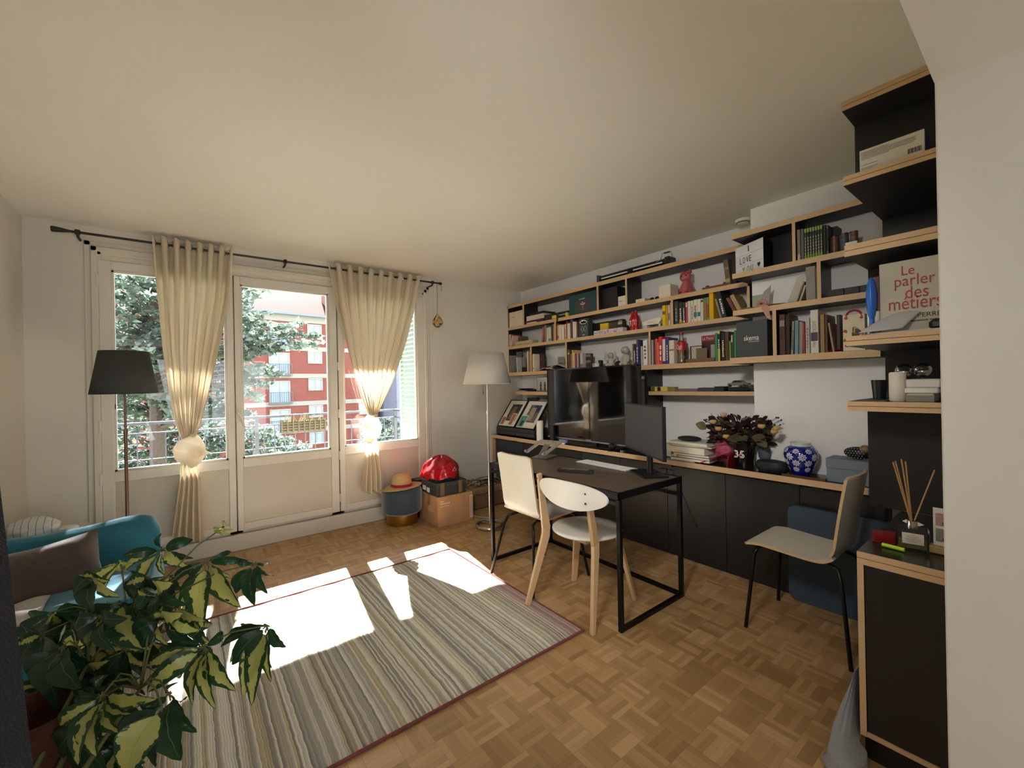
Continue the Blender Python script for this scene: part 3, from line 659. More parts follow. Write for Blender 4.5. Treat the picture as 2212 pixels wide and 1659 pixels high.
# ---- rug
def rugmat():
    mt = bpy.data.materials.new('striped_wool'); mt.use_nodes = True; nt = mt.node_tree; L = nt.links.new; p = nt.nodes['Principled BSDF']
    tc = nn(nt, 'ShaderNodeTexCoord'); sp = nn(nt, 'ShaderNodeSeparateXYZ'); L(tc.outputs['Object'], sp.inputs[0])
    def mth(op, a, b=None):
        n = nn(nt, 'ShaderNodeMath', operation=op)
        for i, x in enumerate((a, b)):
            if x is None: continue
            if isinstance(x, (int, float)): n.inputs[i].default_value = x
            else: L(x, n.inputs[i])
        return n.outputs[0]
    nz = nn(nt, 'ShaderNodeTexNoise'); nz.inputs['Scale'].default_value = 22; nz.inputs['Detail'].default_value = 4; L(tc.outputs['Object'], nz.inputs[0])
    xx = mth('ADD', sp.outputs[0], mth('MULTIPLY', mth('SUBTRACT', nz.outputs[0], .5), .011))
    q = mth('FLOOR', mth('MULTIPLY', xx, 120)); fr = mth('FRACT', mth('MULTIPLY', xx, 120))
    wn = nn(nt, 'ShaderNodeTexWhiteNoise', noise_dimensions='1D'); L(q, wn.inputs['W'])
    lo_ = nn(nt, 'ShaderNodeTexNoise', noise_dimensions='1D'); lo_.inputs['Scale'].default_value = 4.5; lo_.inputs['Detail'].default_value = 2; L(sp.outputs[0], lo_.inputs['W'])
    cr = nn(nt, 'ShaderNodeValToRGB'); cr.color_ramp.interpolation = 'CONSTANT'; e = cr.color_ramp.elements
    cols = ['#d9d3c2', '#b3ac95', '#e9e3d2', '#9d9683', '#c6be8d', '#e2dcc8', '#aeaca2', '#baa985', '#ece7da', '#8d8576', '#cdc9b9']
    e[0].color = (*lin(cols[0]), 1); e[0].position = 0; e[1].color = (*lin(cols[1]), 1); e[1].position = 1/11
    for i, c in enumerate(cols[2:], 2): k = cr.color_ramp.elements.new(i/11); k.color = (*lin(c), 1)
    L(wn.outputs[0], cr.inputs[0])
    # tone of the wide bands
    m0 = nn(nt, 'ShaderNodeMix', data_type='RGBA', blend_type='MULTIPLY'); m0.inputs[0].default_value = .75; L(cr.outputs[0], m0.inputs[6])
    c2 = nn(nt, 'ShaderNodeValToRGB'); e = c2.color_ramp.elements; e[0].position = .38; e[0].color = (.8, .78, .75, 1); e[1].position = .62; e[1].color = (1, 1, .97, 1); L(lo_.outputs[0], c2.inputs[0]); L(c2.outputs[0], m0.inputs[7])
    rd = nn(nt, 'ShaderNodeMapRange'); rd.inputs[1].default_value = .955; rd.inputs[2].default_value = 1.05; L(xx, rd.inputs[0])
    rl = nn(nt, 'ShaderNodeMapRange'); rl.inputs[1].default_value = -.62; rl.inputs[2].default_value = -.8; L(xx, rl.inputs[0])
    sel = mth('MULTIPLY', mth('MAXIMUM', rd.outputs[0], mth('MULTIPLY', rl.outputs[0], .6)), mth('ADD', .55, mth('MULTIPLY', wn.outputs[0], .45)))
    m1 = nn(nt, 'ShaderNodeMix', data_type='RGBA'); L(sel, m1.inputs[0]); L(m0.outputs[2], m1.inputs[6]); m1.inputs[7].default_value = (*lin('#8f4f4c'), 1)
    L(m1.outputs[2], p.inputs['Base Color']); p.inputs['Roughness'].default_value = .95; p.inputs['Sheen Weight'].default_value = .3
    n2 = nn(nt, 'ShaderNodeTexNoise'); n2.inputs['Scale'].default_value = 260; L(tc.outputs['Object'], n2.inputs[0])
    hgt = mth('ADD', mth('MULTIPLY', mth('SINE', mth('MULTIPLY', fr, PI)), 1), mth('MULTIPLY', n2.outputs[0], .8))
    bp = nn(nt, 'ShaderNodeBump'); bp.inputs['Strength'].default_value = .7; bp.inputs['Distance'].default_value = .004; L(hgt, bp.inputs['Height']); L(bp.outputs[0], p.inputs['Normal'])
    return mt
RX0, RX1, RY0, RY1 = -.55, 1.682, 1.582, 3.055
t = thing('rug', 'striped cream, olive and dark red wool rug lying on the parquet', 'rug', ((RX0+RX1)/2, (RY0+RY1)/2, 0))
random.seed(11)
bake('pile', G().grid(lambda a, b: V((lerp(RX0, RX1, a), lerp(RY0, RY1, b)+.004*math.sin(40*a), .016*min(1, 12*min(a, 1-a, b*.8, (1-b)*.8)+.35)+.0015*math.sin(60*a))), 200, 30), rugmat(), t, smooth=True)
bake('bound_edge', G().tube([(RX0, RY0, .007), (RX1, RY0, .007), (RX1, RY1, .007), (RX0, RY1, .007)], .0072, 8, closed=True), M('#7d4340', .95, var=.2, scale=50, name='rug_binding'), t, smooth=True)
# ---- desk
DTOP = M('#66574a', .36, var=.25, scale=4, streak=(6, 2, 6), name='dark_wood_top')
DX0, DX1, DY0, DY1 = 1.822, 2.43, 1.437, 2.645
t = thing('desk', 'dark wood desk on a black square tube frame', 'desk', ((DX0+DX1)/2, (DY0+DY1)/2, 0))
bake('desk_top', G().box(DX0+.012, DX1-.012, DY0+.012, DY1-.012, .715, .75, b=.002), DTOP, t)
g = G()
for (a, b_) in (((DX0, DY0), (DX1, DY0)), ((DX0, DY1), (DX1, DY1)), ((DX0, DY0), (DX0, DY1)), ((DX1, DY0), (DX1, DY1))):
    g.box(min(a[0], b_[0])-.0, max(a[0], b_[0])+.012, min(a[1], b_[1])-.0, max(a[1], b_[1])+.012, .712, .752, b=.002)
bake('top_rim', g, BMETAL, t)
for x in (DX0, DX1-.013):
    for y in (DY0, DY1-.013): bake('leg', G().box(x, x+.025, y, y+.025, 0, .712, b=.002), BMETAL, t)
bake('floor_rail', G().box(DX0+.025, DX1-.013, DY0, DY0+.022, .002, .024), BMETAL, t)
bake('floor_rail', G().box(DX0+.025, DX1-.013, DY1-.01, DY1+.012, .002, .024), BMETAL, t)
bake('floor_rail', G().box(DX1-.012, DX1+.01, DY0+.025, DY1-.013, .002, .024), BMETAL, t)
bake('upper_rail', G().box(DX1-.012, DX1+.01, DY0+.025, DY1-.013, .63, .652), BMETAL, t)
bake('upper_rail', G().box(DX0, DX0+.02, DY0+.025, DY1-.013, .68, .7), BMETAL, t)
# ---- shell chairs
SHELL = M('#d3cdbf', .35, var=.03, name='white_laminate'); 
def shell_chair(label, cx, cy, rot, pos_leg, seatback=.0):
    """local frame: x right, y toward the front, origin on floor under the seat centre"""
    T = Matrix.Translation((cx, cy, 0)) @ Matrix.Rotation(rot, 4, 'Z')
    t = thing('shell_chair', label, 'chair', (cx, cy, 0), 'white shell chairs with thin metal legs')
    W = .40
    prof = [(.235, .436), (.215, .452), (.15, .462), (.05, .455), (-.08, .447), (-.135, .452), (-.175, .478), (-.195, .52), (-.205, .60), (-.222, .72), (-.245, .86), (-.248, .875)]
    P = []
    for i in range(len(prof)-1):
        for k in range(4): q = k/4; P.append((lerp(prof[i][0], prof[i+1][0], q), lerp(prof[i][1], prof[i+1][1], q)))
    P.append(prof[-1])
    for _ in range(2): P = [P[0]]+[((P[i-1][0]+2*P[i][0]+P[i+1][0])/4, (P[i-1][1]+2*P[i][1]+P[i+1][1])/4) for i in range(1, len(P)-1)]+[P[-1]]
    N = len(P)
    def wid(i):
        f = i/(N-1); w = W*(1-.06*math.sin(PI*f))
        e = min(i, N-1-i)
        return w/2-(.045*(1-min(1, e/4))**2)-.018*min(1, max(0, (f-.45)/.5))
    def side(off):
        out = []
        for i, (y, z) in enumerate(P):
            a = P[max(0, i-1)]; b_ = P[min(N-1, i+1)]; d = V((b_[0]-a[0], b_[1]-a[1])).normalized(); nx, nz = -d.y, d.x
            out.append((y+nx*off, z+nz*off))
        return out
    up, lo_ = side(-.006), side(.006)
    g = G(); g.T = T; M_ = 13
    def row(S, i): return [V((wid(i)*(2*k/(M_-1)-1), S[i][0]+(.018*(2*k/(M_-1)-1)**2 if i > N*.55 else 0), S[i][1])) for k in range(M_)]
    A = []; 
    for i in range(N): A += row(up, i)
    B = []
    for i in range(N): B += row(lo_, i)
    fs = [(i*M_+k, i*M_+k+1, (i+1)*M_+k+1, (i+1)*M_+k) for i in range(N-1) for k in range(M_-1)]
    g.add(A, fs, 0); g.add(B, [f[::-1] for f in fs], 0)
    n = N*M_; rim = [k for k in range(M_)]+[i*M_+M_-1 for i in range(1, N)]+[(N-1)*M_+k for k in range(M_-2, -1, -1)]+[i*M_ for i in range(N-2, 0, -1)]
    R = len(rim)
    g.add([A[i] for i in rim]+[B[i] for i in rim], [(i, (i+1) % R, R+(i+1) % R, R+i) for i in range(R)], 1)
    bake('shell', g, [SHELL, BIRCH], t, smooth=True, angle=50)
    for sx in (-1, 1):
        fx, fy = pos_leg
        g = G(); g.T = T; g.tube([(sx*.12, .16, .438), (sx*.155, .172, .43), (sx*.175, .182, .40), (sx*(fx+.005), fy, .0)], .0095, 10); bake('leg', g, M('#2a2826', .3, .8), t, smooth=True)
        g = G(); g.T = T; g.tube([(sx*.12, .05, .436), (sx*.12, -.14, .432), (sx*.135, -.18, .42), (sx*.16, -.2, .36), (sx*(fx+.005), -fy-.03, .0)], .0095, 10); bake('leg', g, M('#2a2826', .3, .8), t, smooth=True)
    g = G(); g.T = T; g.tube([(-.12, .16, .438), (.12, .16, .438)], .009, 8).tube([(-.12, .05, .436), (.12, .05, .436)], .009, 8)
    bake('seat_frame', g, M('#2a2826', .3, .8), t, smooth=True)
    return t
shell_chair('white shell chair at the far end of the desk, its back towards the rug', 1.965, 2.245, -PI/2, (.225, .24))
shell_chair('white shell chair alone beside the black cabinet, seen from behind its back', 2.61, .835, 0, (.215, .215))
# ---- round seat chair
t = thing('round_chair', 'birch chair with round white seat and curved white backrest at the near desk end', 'chair', (1.94, 1.77, 0))
sc_ = V((1.945, 1.785, 0))
bake('seat', G().lathe([(0, .432), (.17, .434), (.205, .44), (.215, .448), (.212, .456), (.19, .46), (0, .458)], sc_, 48, sx=1.0, sy=1.0), M('#e9e5da', .35, var=.02), t, smooth=True, angle=80)
def legboard(pts, w, name='leg', th=.022, ax=V((0, 1, 0))):
    """flat board following pts (3D) with widths w, thickness th along ax"""
    g = G(); L_ = []; R_ = []
    for i, p in enumerate(pts):
        a = V(pts[max(0, i-1)]); b_ = V(pts[min(len(pts)-1, i+1)]); d = (b_-a).normalized(); s = d.cross(ax).normalized(); ww = w[i]/2
        L_.append(V(p)+s*ww); R_.append(V(p)-s*ww)
    n = len(pts); vs = [p-ax*th/2 for p in L_]+[p-ax*th/2 for p in R_]+[p+ax*th/2 for p in L_]+[p+ax*th/2 for p in R_]
    fs = []
    for i in range(n-1): fs += [(i, i+1, n+i+1, n+i), (2*n+i, 3*n+i, 3*n+i+1, 2*n+i+1), (i, 2*n+i, 2*n+i+1, i+1), (n+i, n+i+1, 3*n+i+1, 3*n+i)]
    fs += [(0, n, 3*n, 2*n), (n-1, 3*n-1, 4*n-1, 2*n-1)]
    g.add(vs, fs)
    return bake(name, g, BIRCH, t, bevel=.003)
legboard([(1.602, 1.96, .018), (1.745, 1.945, .41), (1.748, 1.943, .46), (1.640, 1.875, .815)], [.028, .054, .054, .028], ax=V((.18, .97, .1)).normalized())
legboard([(1.696, 1.53, 0), (1.765, 1.562, .41), (1.766, 1.563, .46), (1.627, 1.485, .785)], [.028, .052, .052, .028], ax=V((-.1, .98, .1)).normalized())
legboard([(2.07, 2.025, 0), (2.045, 1.955, .43)], [.032, .055], ax=V((.3, .95, 0)).normalized())
legboard([(2.175, 1.612, 0), (2.09, 1.675, .43)], [.032, .055], ax=V((-.4, .9, 0)).normalized())
bake('apron', G().box(1.82, 2.07, 1.68, 1.90, .405, .434, b=.004), BIRCH, t)
c0 = V((1.97, 1.625, 0))
def bkr(off):
    def fn(a, b):
        # a: across, b: vertical; superellipse outline
        th = 2*PI*a; r = b
        ex = .275*r*math.copysign(abs(math.cos(th))**.82, math.cos(th)); ez = .078*r*math.copysign(abs(math.sin(th))**.9, math.sin(th))
        if ez < 0: ez *= .95+.25*math.cos(min(PI/2, abs(ex)/.275*PI/2))
        y = 1.625-ex*.92; dx = .28*(ex/.275)**2*.16
        return V((1.607+dx+ez*-.12+off, y, .752+ez*.9+.004*(ex/.275)))
    return fn
g = G().grid(bkr(-.006), 48, 8, cu=True).grid(bkr(.006), 48, 8, cu=True).grid(lambda a, b: bkr(lerp(-.006, .006, b))(a, 1), 48, 2, cu=True)
bake('backrest', g, M('#e9e5da', .35, var=.02), t, smooth=True, angle=50)
for (y, z) in ((1.487, .775), (1.487, .725), (1.876, .79), (1.878, .745)): bake('screw', G().ball((1.612 if y < 1.6 else 1.622, y, z), .0055, 10), M('#3a2f28', .4, .5), t, smooth=True)
# ---- pouf and hat
t = thing('pouf', 'navy velvet drum pouf on a brass base under the window', 'pouf', (1.675, 3.985, 0))
bake('brass_base', G().lathe([(.145, 0), (.148, .004), (.148, .11), (.14, .112)], (1.675, 3.985, 0), 48), M('#c09a4c', .28, 1, var=.1, scale=3, streak=(1, 1, .05), name='brass'), t, smooth=True)
bake('cushion_top', G().lathe([(.14, .108), (.172, .11), (.19, .125), (.195, .16), (.195, .31), (.19, .335), (.172, .35), (0, .352)], (1.675, 3.985, 0), 48), M('#27384a', .75, var=.15, scale=12, sheen=.6, name='navy_velvet'), t, smooth=True)
t = thing('straw_hat', 'straw hat with a red band resting on the navy pouf', 'hat', (1.67, 3.975, .353))
STRAW = M('#c7a873', .9, var=.35, scale=60, bump=.6, streak=(3, 3, 60), name='woven_straw')
h0 = V((1.67, 3.975, .356))
def hat(a, b):
    th = 2*PI*a
    pr = [(0, .128), (.035, .126), (.07, .112), (.09, .08), (.098, .03), (.102, .006), (.13, .0), (.165, -.002), (.196, -.004+.0)]
    k = b*(len(pr)-1); i = min(int(k), len(pr)-2); q = k-i; r = lerp(pr[i][0], pr[i+1][0], q); z = lerp(pr[i][1], pr[i+1][1], q)
    if r > .105: z += (r-.105)*.22*math.sin(th+2.4)*1+.004
    return h0+V((r*math.cos(th)*1.02, r*math.sin(th), z))
bake('woven_crown', G().grid(hat, 48, 30, cu=True), STRAW, t, smooth=True, solid=.004, angle=180)
bake('ribbon', G().lathe([(.1045, .008), (.102, .034)], h0, 48), M('#a8242a', .7, var=.1, name='red_ribbon'), t, smooth=True, solid=.002)
# ---- boxes by the window
CARD = M('#b98d64', .85, var=.12, scale=8, name='corrugated_cardboard')
t = thing('cardboard_box', 'large brown cardboard meal-kit box on the floor right of the pouf', 'box', (2.055, 3.79, 0))
bx = (1.862, 2.25, 3.588, 3.99)
bake('carton', G().box(*bx, 0, .285, b=.003), CARD, t)
bake('printed_stripes', G().box(2.215, 2.2505, 3.586, 3.5875, .03, .25).box(1.8865-.02, 1.8875-.018, 3.586, 3.5875, .0, .001), M('#e4d9c8', .8), t)
bake('red_stripe', G().box(2.222, 2.226, 3.5845, 3.5865, .04, .24).box(2.238, 2.243, 3.5845, 3.5865, .04, .24), M('#a05038', .8), t)
bake('packing_tape', G().box(1.8605, 1.8625, 3.74, 3.8, .18, .286).box(1.862, 2.25, 3.74, 3.8, .285, .286), M('#a97a50', .3), t)
PR = M('#e2cdb0', .8)
text('HELLO', (1.8615, 3.80, .165), RY, UZ, .14, .032, PR, t); text('FRESH', (1.8615, 3.80, .125), RY, UZ, .14, .032, PR, t)
text('------', (1.885, 3.5875, .235), (1, 0, 0), UZ, .045, .016, PR, t); text('-----------', (1.885, 3.5875, .212), (1, 0, 0), UZ, .11, .016, PR, t); text('------ -------', (1.885, 3.5875, .19), (1, 0, 0), UZ, .10, .009, PR, t)
DGB = M('#35373a', .6, var=.08, name='dark_grey_card')
t = thing('shoe_box', 'dark grey shoe box with brown tape on top of the cardboard box', 'box', (2.02, 3.78, .288))
bake('carton', G().box(1.868, 2.19, 3.61, 3.93, .288, .41, b=.003), DGB, t)
bake('lid', G().box(1.862, 2.196, 3.604, 3.936, .375, .414, b=.003), M('#3d4043', .6), t)
bake('brown_tape', G().box(1.9, 1.945, 3.6015, 3.6035, .29, .413).box(2.1, 2.14, 3.6015, 3.6035, .29, .413), M('#7a6445', .35), t)
bake('white_label', G().box(1.8595, 1.8615, 3.83, 3.9, .315, .36).box(1.8595, 1.8615, 3.75, 3.81, .305, .35), INKW, t)
t = thing('black_carton', 'small black carton on the grey shoe box under the red bag', 'box', (2.01, 3.75, .415))
bake('carton', G().box(1.868, 2.125, 3.63, 3.86, .415, .495, b=.003), M('#191817', .5), t)
text('----', (1.985, 3.629, .455), (1, 0, 0), UZ, .05, .012, INKW, t); 
tag(bake('black_case', G().box(1.85, 1.99, 4.02, 4.15, .0, .38, b=.006).box(1.865, 1.975, 4.018, 4.03, .15, .34), PLASTB), 'tall black case standing between the pouf and the wall', 'case')
t = thing('red_bag', 'shiny red plastic bag crumpled over the black carton', 'bag', (1.98, 3.74, .49))
def rbag(a, b):
    th = 2*PI*a; p = PI*.62*b
    r = 1+.10*math.sin(5*th+2*b)*b+.06*math.sin(9*th+4)*b+.05*math.sin(14*b+th*3)
    x = .175*math.sin(p)*math.cos(th)*r*1.05; y = .15*math.sin(p)*math.sin(th)*r
    return V((1.975+x, 3.735+y, .487+max(-.035+.012*math.sin(7*th), .17*(math.cos(p)-.0)*(1+.04*math.sin(8*th+6*b)))))
bake('plastic_film', G().grid(rbag, 72, 36, cu=True), M('#a8101b', .2, var=.15, scale=10, bump=.5, coat=.15, name='red_plastic'), t, smooth=True, angle=30)
bake('recycling_mark', G().tube([(2.02, 3.572, .52), (2.04, 3.57, .555), (2.06, 3.575, .522)], .0025, 5, closed=True), M('#d9a0a0', .4), t)
tag(bake('paper_leaflet', G().box(2.05, 2.13, 3.75, 3.9, .60, .602), INKW), 'white leaflet sticking out behind the red bag', 'leaflet')
# basket with cables
t = thing('wicker_basket', 'brown basket full of cables on the floor behind the boxes', 'basket', (2.6, 3.95, 0))
bake('basket_body', G().box(2.40, 2.85, 3.82, 4.12, 0, .16, b=.02), M('#7a6142', .95, var=.35, scale=40, bump=.5, name='wicker'), t)
bake('paper_lining', G().box(2.39, 2.86, 3.81, 4.13, .155, .235, b=.02), M('#8c7350', .9, var=.3, scale=15, bump=.5), t)
random.seed(5)
for col in ('#8c7a5e', '#2a2622', '#c9c2b2'):
    g = G()
    for k in range(3):
        pts = [V((2.42+.4*random.random(), 3.83+.25*random.random(), .235+.045*random.random())) for _ in range(9)]
        pp = []
        for i in range(len(pts)-1):
            for q in (0, .33, .66): pp.append(pts[i].lerp(pts[i+1], q)+V((0, 0, .025*math.sin(PI*q))))
        g.tube(pp, .004, 5)
    bake('cable', g, M(col, .6), t, smooth=True)
tag(bake('floor_cable', G().tube([(2.3, 3.75, .004), (2.34, 3.6, .004), (2.42, 3.5, .004), (2.36, 3.4, .004), (2.28, 3.42, .004)], .003, 6), M('#d8d3c8', .5), smooth=True), 'thin white cable lying on the floor near the ring lamp base', 'cable')
# ================================================================ SHELVING
def cA(x, y): return (1080+x/5.53, 560+y/5.53)
def cB(x, y): return (1340+x/5.53, 540+y/5.53)
def cC(x, y): return (1560+x/4.424, 440+y/4.424)
def cD(x, y): return (1780+x/3.95, 120+y/3.95)
def cE(x, y): return (1780+x/2.964, 700+y/2.964)
def cP(x, y): return (x, y)
XF, XR2, XR = 3.2023, 2.94, 2.25
def hboard(par, x0, x1, y0, y1, z0, z1, dbl=False, name='shelf_board', mat=None):
    o = bake(name, G().box(x0+.004, x1, y0, y1, z0, z1), mat or DARKU, par)
    if dbl:
        m_ = (z0+z1)/2
        bake('edge_band', G().box(x0, x0+.004, y0, y1, z0, m_-.0012).box(x0, x0+.004, y0, y1, m_+.0012, z1).box(x0+.0035, x0+.004, y0, y1, m_-.002, m_+.002, 1), [EDGE, M('#6b4f33', .7)], o)
    else: bake('edge_band', G().box(x0, x0+.004, y0, y1, z0, z1), EDGE, o)
    return o
def vboard(par, x0, x1, y0, y1, z0, z1, name='divider'):
    o = bake(name, G().box(x0+.004, x1, y0, y1, z0, z1), BLACK, par)
    bake('edge_band', G().box(x0, x0+.004, y0, y1, z0, z1), EDGE, o); return o
S1, S2, S3, S4 = (2.292, 2.33), (2.02, 2.055), (1.782, 1.816), (1.451, 1.492)
t = thing('wall_bookshelf', 'long black bookshelf with plywood edges on the wall above the television', 'bookshelf', (3.31, 2.78, 1.451))
for s in (S1, S2, S3, S4): hboard(t, XF, XS-.002, 1.347, 4.2, *s)
vboard(t, XF, XS-.002, 4.192, 4.206, S4[0], S1[1], 'side_panel')
vboard(t, XF, XS-.002, 1.335, 1.352, S3[1], S2[0], 'side_panel')
def dv(u, v): return PX(XF, u, v).y
for (u0, u1, v, lo_, hi) in ((1129, 1132, 690, S2[1], S1[0]), (1289, 1292.5, 640, S2[1], S1[0]), (1350.7, 1354.3, 630, S2[1], S1[0]), (1197.5, 1200.8, 720, S3[1], S2[0]), (1449.2, 1453.8, 670, S3[1], S2[0]), (1145.5, 1148.4, 780, S4[1], S3[0]), (1221, 1224.2, 760, S4[1], S3[0]), (1401.3, 1405, 740, S4[1], S3[0])):
    vboard(t, XF, XS-.002, dv(u1, v), dv(u0, v), lo_, hi)
t2 = thing('wall_bookshelf', 'deeper bookshelf section in front of the chimney breast, right of the long shelf', 'bookshelf', (3.03, .95, 1.458))
R1, R2, R3, R4 = (2.297, 2.33), (2.03, 2.064), (1.78, 1.814), (1.456, 1.496)
for s, ye in ((R1, 1.335), (R2, 1.335), (R3, 1.335), (R4, 1.36)): hboard(t2, XR2, 3.128, .572, ye if s != R4 else 1.288, *s)
for s in (R1, R2, R3): bake('shelf_return', G().box(3.129, XS-.002, 1.29, 1.334, s[0], s[1]), DARKU, t2)
bake('shelf_return', G().box(XR2+.004, 3.198, 1.289, 1.36, *R4), DARKU, t2)
bake('edge_band', G().box(XR2, XR2+.004, 1.288, 1.36, *R4), EDGE, t2)
def dv2(u, v): return PX(XR2, u, v).y
for (u0, u1, v, lo_, hi) in ((1711, 1718, 520, R2[1], R1[0]), (1764.6, 1773, 600, R3[1], R2[0]), (1669, 1677, 720, R4[1], R3[0])):
    vboard(t2, XR2, 3.128, dv2(u1, v), dv2(u0, v), lo_, hi)
bake('back_panel', G().box(3.118, 3.128, PX(XR2, 1718, 520).y+.0, 1.286, R2[1], R1[0]), BLACK, t2)
t3 = thing('corner_shelf_unit', 'tall black corner shelf with thick double plywood edges beside the right wall', 'bookshelf', (2.7, .37, 1.2))
T1, T2, T3, T4, T5 = (2.494, 2.531), (2.172, 2.21), (1.866, 1.914), (1.482, 1.524), (1.204, 1.245)
YT = .55
for s in (T1, T2, T3, T4, T5): hboard(t3, XR, 2.938, .192, YT, *s, dbl=True)
vboard_ = lambda x, z0, z1, y1=YT: bake('back_panel', G().box(x, x+.018, .192, y1, z0, z1), BLACK, t3)
vboard_(2.44, T2[1], T1[0]); vboard_(2.92, T3[1], T2[0]); vboard_(2.62, T4[1], T3[0]); vboard_(2.92, T5[1], T4[0]); vboard_(2.56, .738, T5[0])
# floating shelves
t = thing('floating_shelf', 'short plywood edged floating shelf left of the television', 'shelf', (3.31, 3.6, 1.215))
hboard(t, XF, XS-.002, 3.05, 4.075, 1.217, 1.256)
t = thing('floating_shelf', 'plywood edged floating shelf right of the television below the bookshelf', 'shelf', (3.31, 1.75, 1.23))
hboard(t, XF, XS-.002, 1.29, 2.185, 1.229, 1.26)
tag(bake('upright_panel', G().box(3.19, XS-.002, 2.188, 2.215, .746, 1.449), BLACK), 'tall black upright panel standing right behind the television edge', 'panel')
# ---- worktop and base cabinets
wtop = t = thing('worktop', 'long black worktop with plywood edge running along the wall under the shelves', 'worktop', (3.1, 2.4, .705))
o = bake('worktop_board', G().box(2.9173, XS-.002, 1.29, 4.205, .707, .745).box(2.9173, 3.128, .56, 1.29, .707, .745), M('#211b19', .22, var=.15, name='glossy_dark_top'), t)
bake('edge_band', G().box(2.9133, 2.9173, .56, 4.205, .707, .745), EDGE, o)
ys = [.57, .97, 1.42, 1.87, 2.32, 2.77, 3.22, 3.67, 4.18]
BASE = M('#1f1f1e', .38, var=.12, scale=8, name='black_cabinet_front')
ord_ = ['eighth', 'seventh', 'sixth', 'fifth', 'fourth', 'third', 'second', 'first']
for i in range(8):
    a, b = ys[i], ys[i+1]; xb = XS-.004 if a > 1.28 else 3.125
    t = thing('base_cabinet', 'flat black base cabinet under the worktop, %s counted from the window wall' % ord_[i], 'cabinet', (3.1, (a+b)/2, 0), 'black base cabinets under the worktop')
    bake('carcass', G().box(2.985, xb, a+.001, b-.001, 0, .704), BLACK, t)
    bake('door', G().box(2.965, 2.983, a+.0015, b-.0015, .004, .690, b=.001), BASE if i < 7 else M('#2c3138', .4, var=.1), t)
for k, (u, v) in enumerate(((1111, 953), (1446, 1006), (1718, 1049), (1768, 1057))):
    y = PX(2.945, u, v).y; bake('cable_clip', G().box(2.925, 2.962, y-.03, y+.03, .690, .706), PLASTB, wtop)
tag(bake('end_panel', G().box(2.925, 3.0, 4.184, 4.206, 0, .705), EDGE), 'upright plywood panel closing the window end of the worktop', 'panel')
# ---- right cabinet
t = thing('side_cabinet', 'black cabinet with plywood edges in front of the right wall', 'cabinet', (2.2, .315, 0))
CX = 1.86
hboard(t, CX, 2.558, .192, .437, .692, .735, dbl=True, name='cabinet_top', mat=M('#1d1b19', .25, var=.1, name='glossy_black_top'))
vboard(t, CX, 2.558, .419, .437, .09, .691, 'side_panel')
bake('bottom_board', G().box(CX, CX+.02, .192, .418, .092, .108), EDGE, t)
bake('door', G().box(CX+.004, CX+.022, .193, .417, .110, .690), BASE, t)
bake('carcass', G().box(CX+.024, 2.556, .193, .417, .110, .690), BLACK, t)
bake('plinth', G().box(1.887, 2.55, .192, .43, 0, .09), BLACK, t)
# ================================================================ SHELF CONTENTS
ly1, ly0 = PX(3.25, 1294, 600).y, PX(3.25, 1452, 560).y; lz = S1[1]
t = thing('light_bar', 'long black light bar with a wire handle lying on top of the wall bookshelf', 'light fixture', (3.26, (ly0+ly1)/2, lz))
bake('housing', G().prism([(3.225, ly1-.02, lz+.018), (3.215, ly1-.02, lz+.045), (3.235, ly1-.02, lz+.062), (3.30, ly1-.02, lz+.066), (3.31, ly1-.02, lz+.018)], (0, ly0-ly1+.04, 0)), PLASTB, t, bevel=.003)
ym = (ly0+ly1)/2
bake('tube_strip', G().box(3.212, 3.216, ym+.03, ly1-.06, lz+.022, lz+.032), M('#d9dadb', .3), t); bake('tube_strip', G().box(3.212, 3.216, ly0+.07, ym-.03, lz+.022, lz+.032), M('#d9dadb', .3), t)
bake('end_cap', G().box(3.208, 3.31, ly1-.03, ly1, lz+.0005, lz+.07, b=.006), M('#5c5c5c', .3, .5), t); bake('end_cap', G().box(3.208, 3.31, ly0, ly0+.05, lz+.0005, lz+.066, b=.006), PLASTB, t); bake('bracket', G().box(3.206, 3.312, ym-.03, ym+.03, lz+.0005, lz+.05, b=.004), PLASTB, t)
bake('wire_handle', G().tube([(3.205, ly0+.12, lz+.04), (3.205, ly0+.08, lz+.05), (3.21, ly0+.065, lz+.10), (3.22, ly0-.01, lz+.10), (3.225, ly0-.02, lz+.05)], .004, 8), STEEL, t, smooth=True); bake('handle_grip', G().tube([(3.212, ly0+.05, lz+.10), (3.219, ly0+.0, lz+.10)], .007, 8), PLASTB, t, smooth=True)
ORD = ['first', 'second', 'third', 'fourth', 'fifth', 'sixth', 'seventh', 'eighth', 'ninth', 'tenth', 'eleventh', 'twelfth', 'thirteenth']
def ext(conv, x0, x1, yt, z, X_):
    ym = yt
    u0, v0 = conv(x0, ym); u1, v1 = conv(x1, ym)
    return PX(X_, u0, v0).y, PX(X_, u1, v1).y, PX(X_, (u0+u1)/2, v0).z
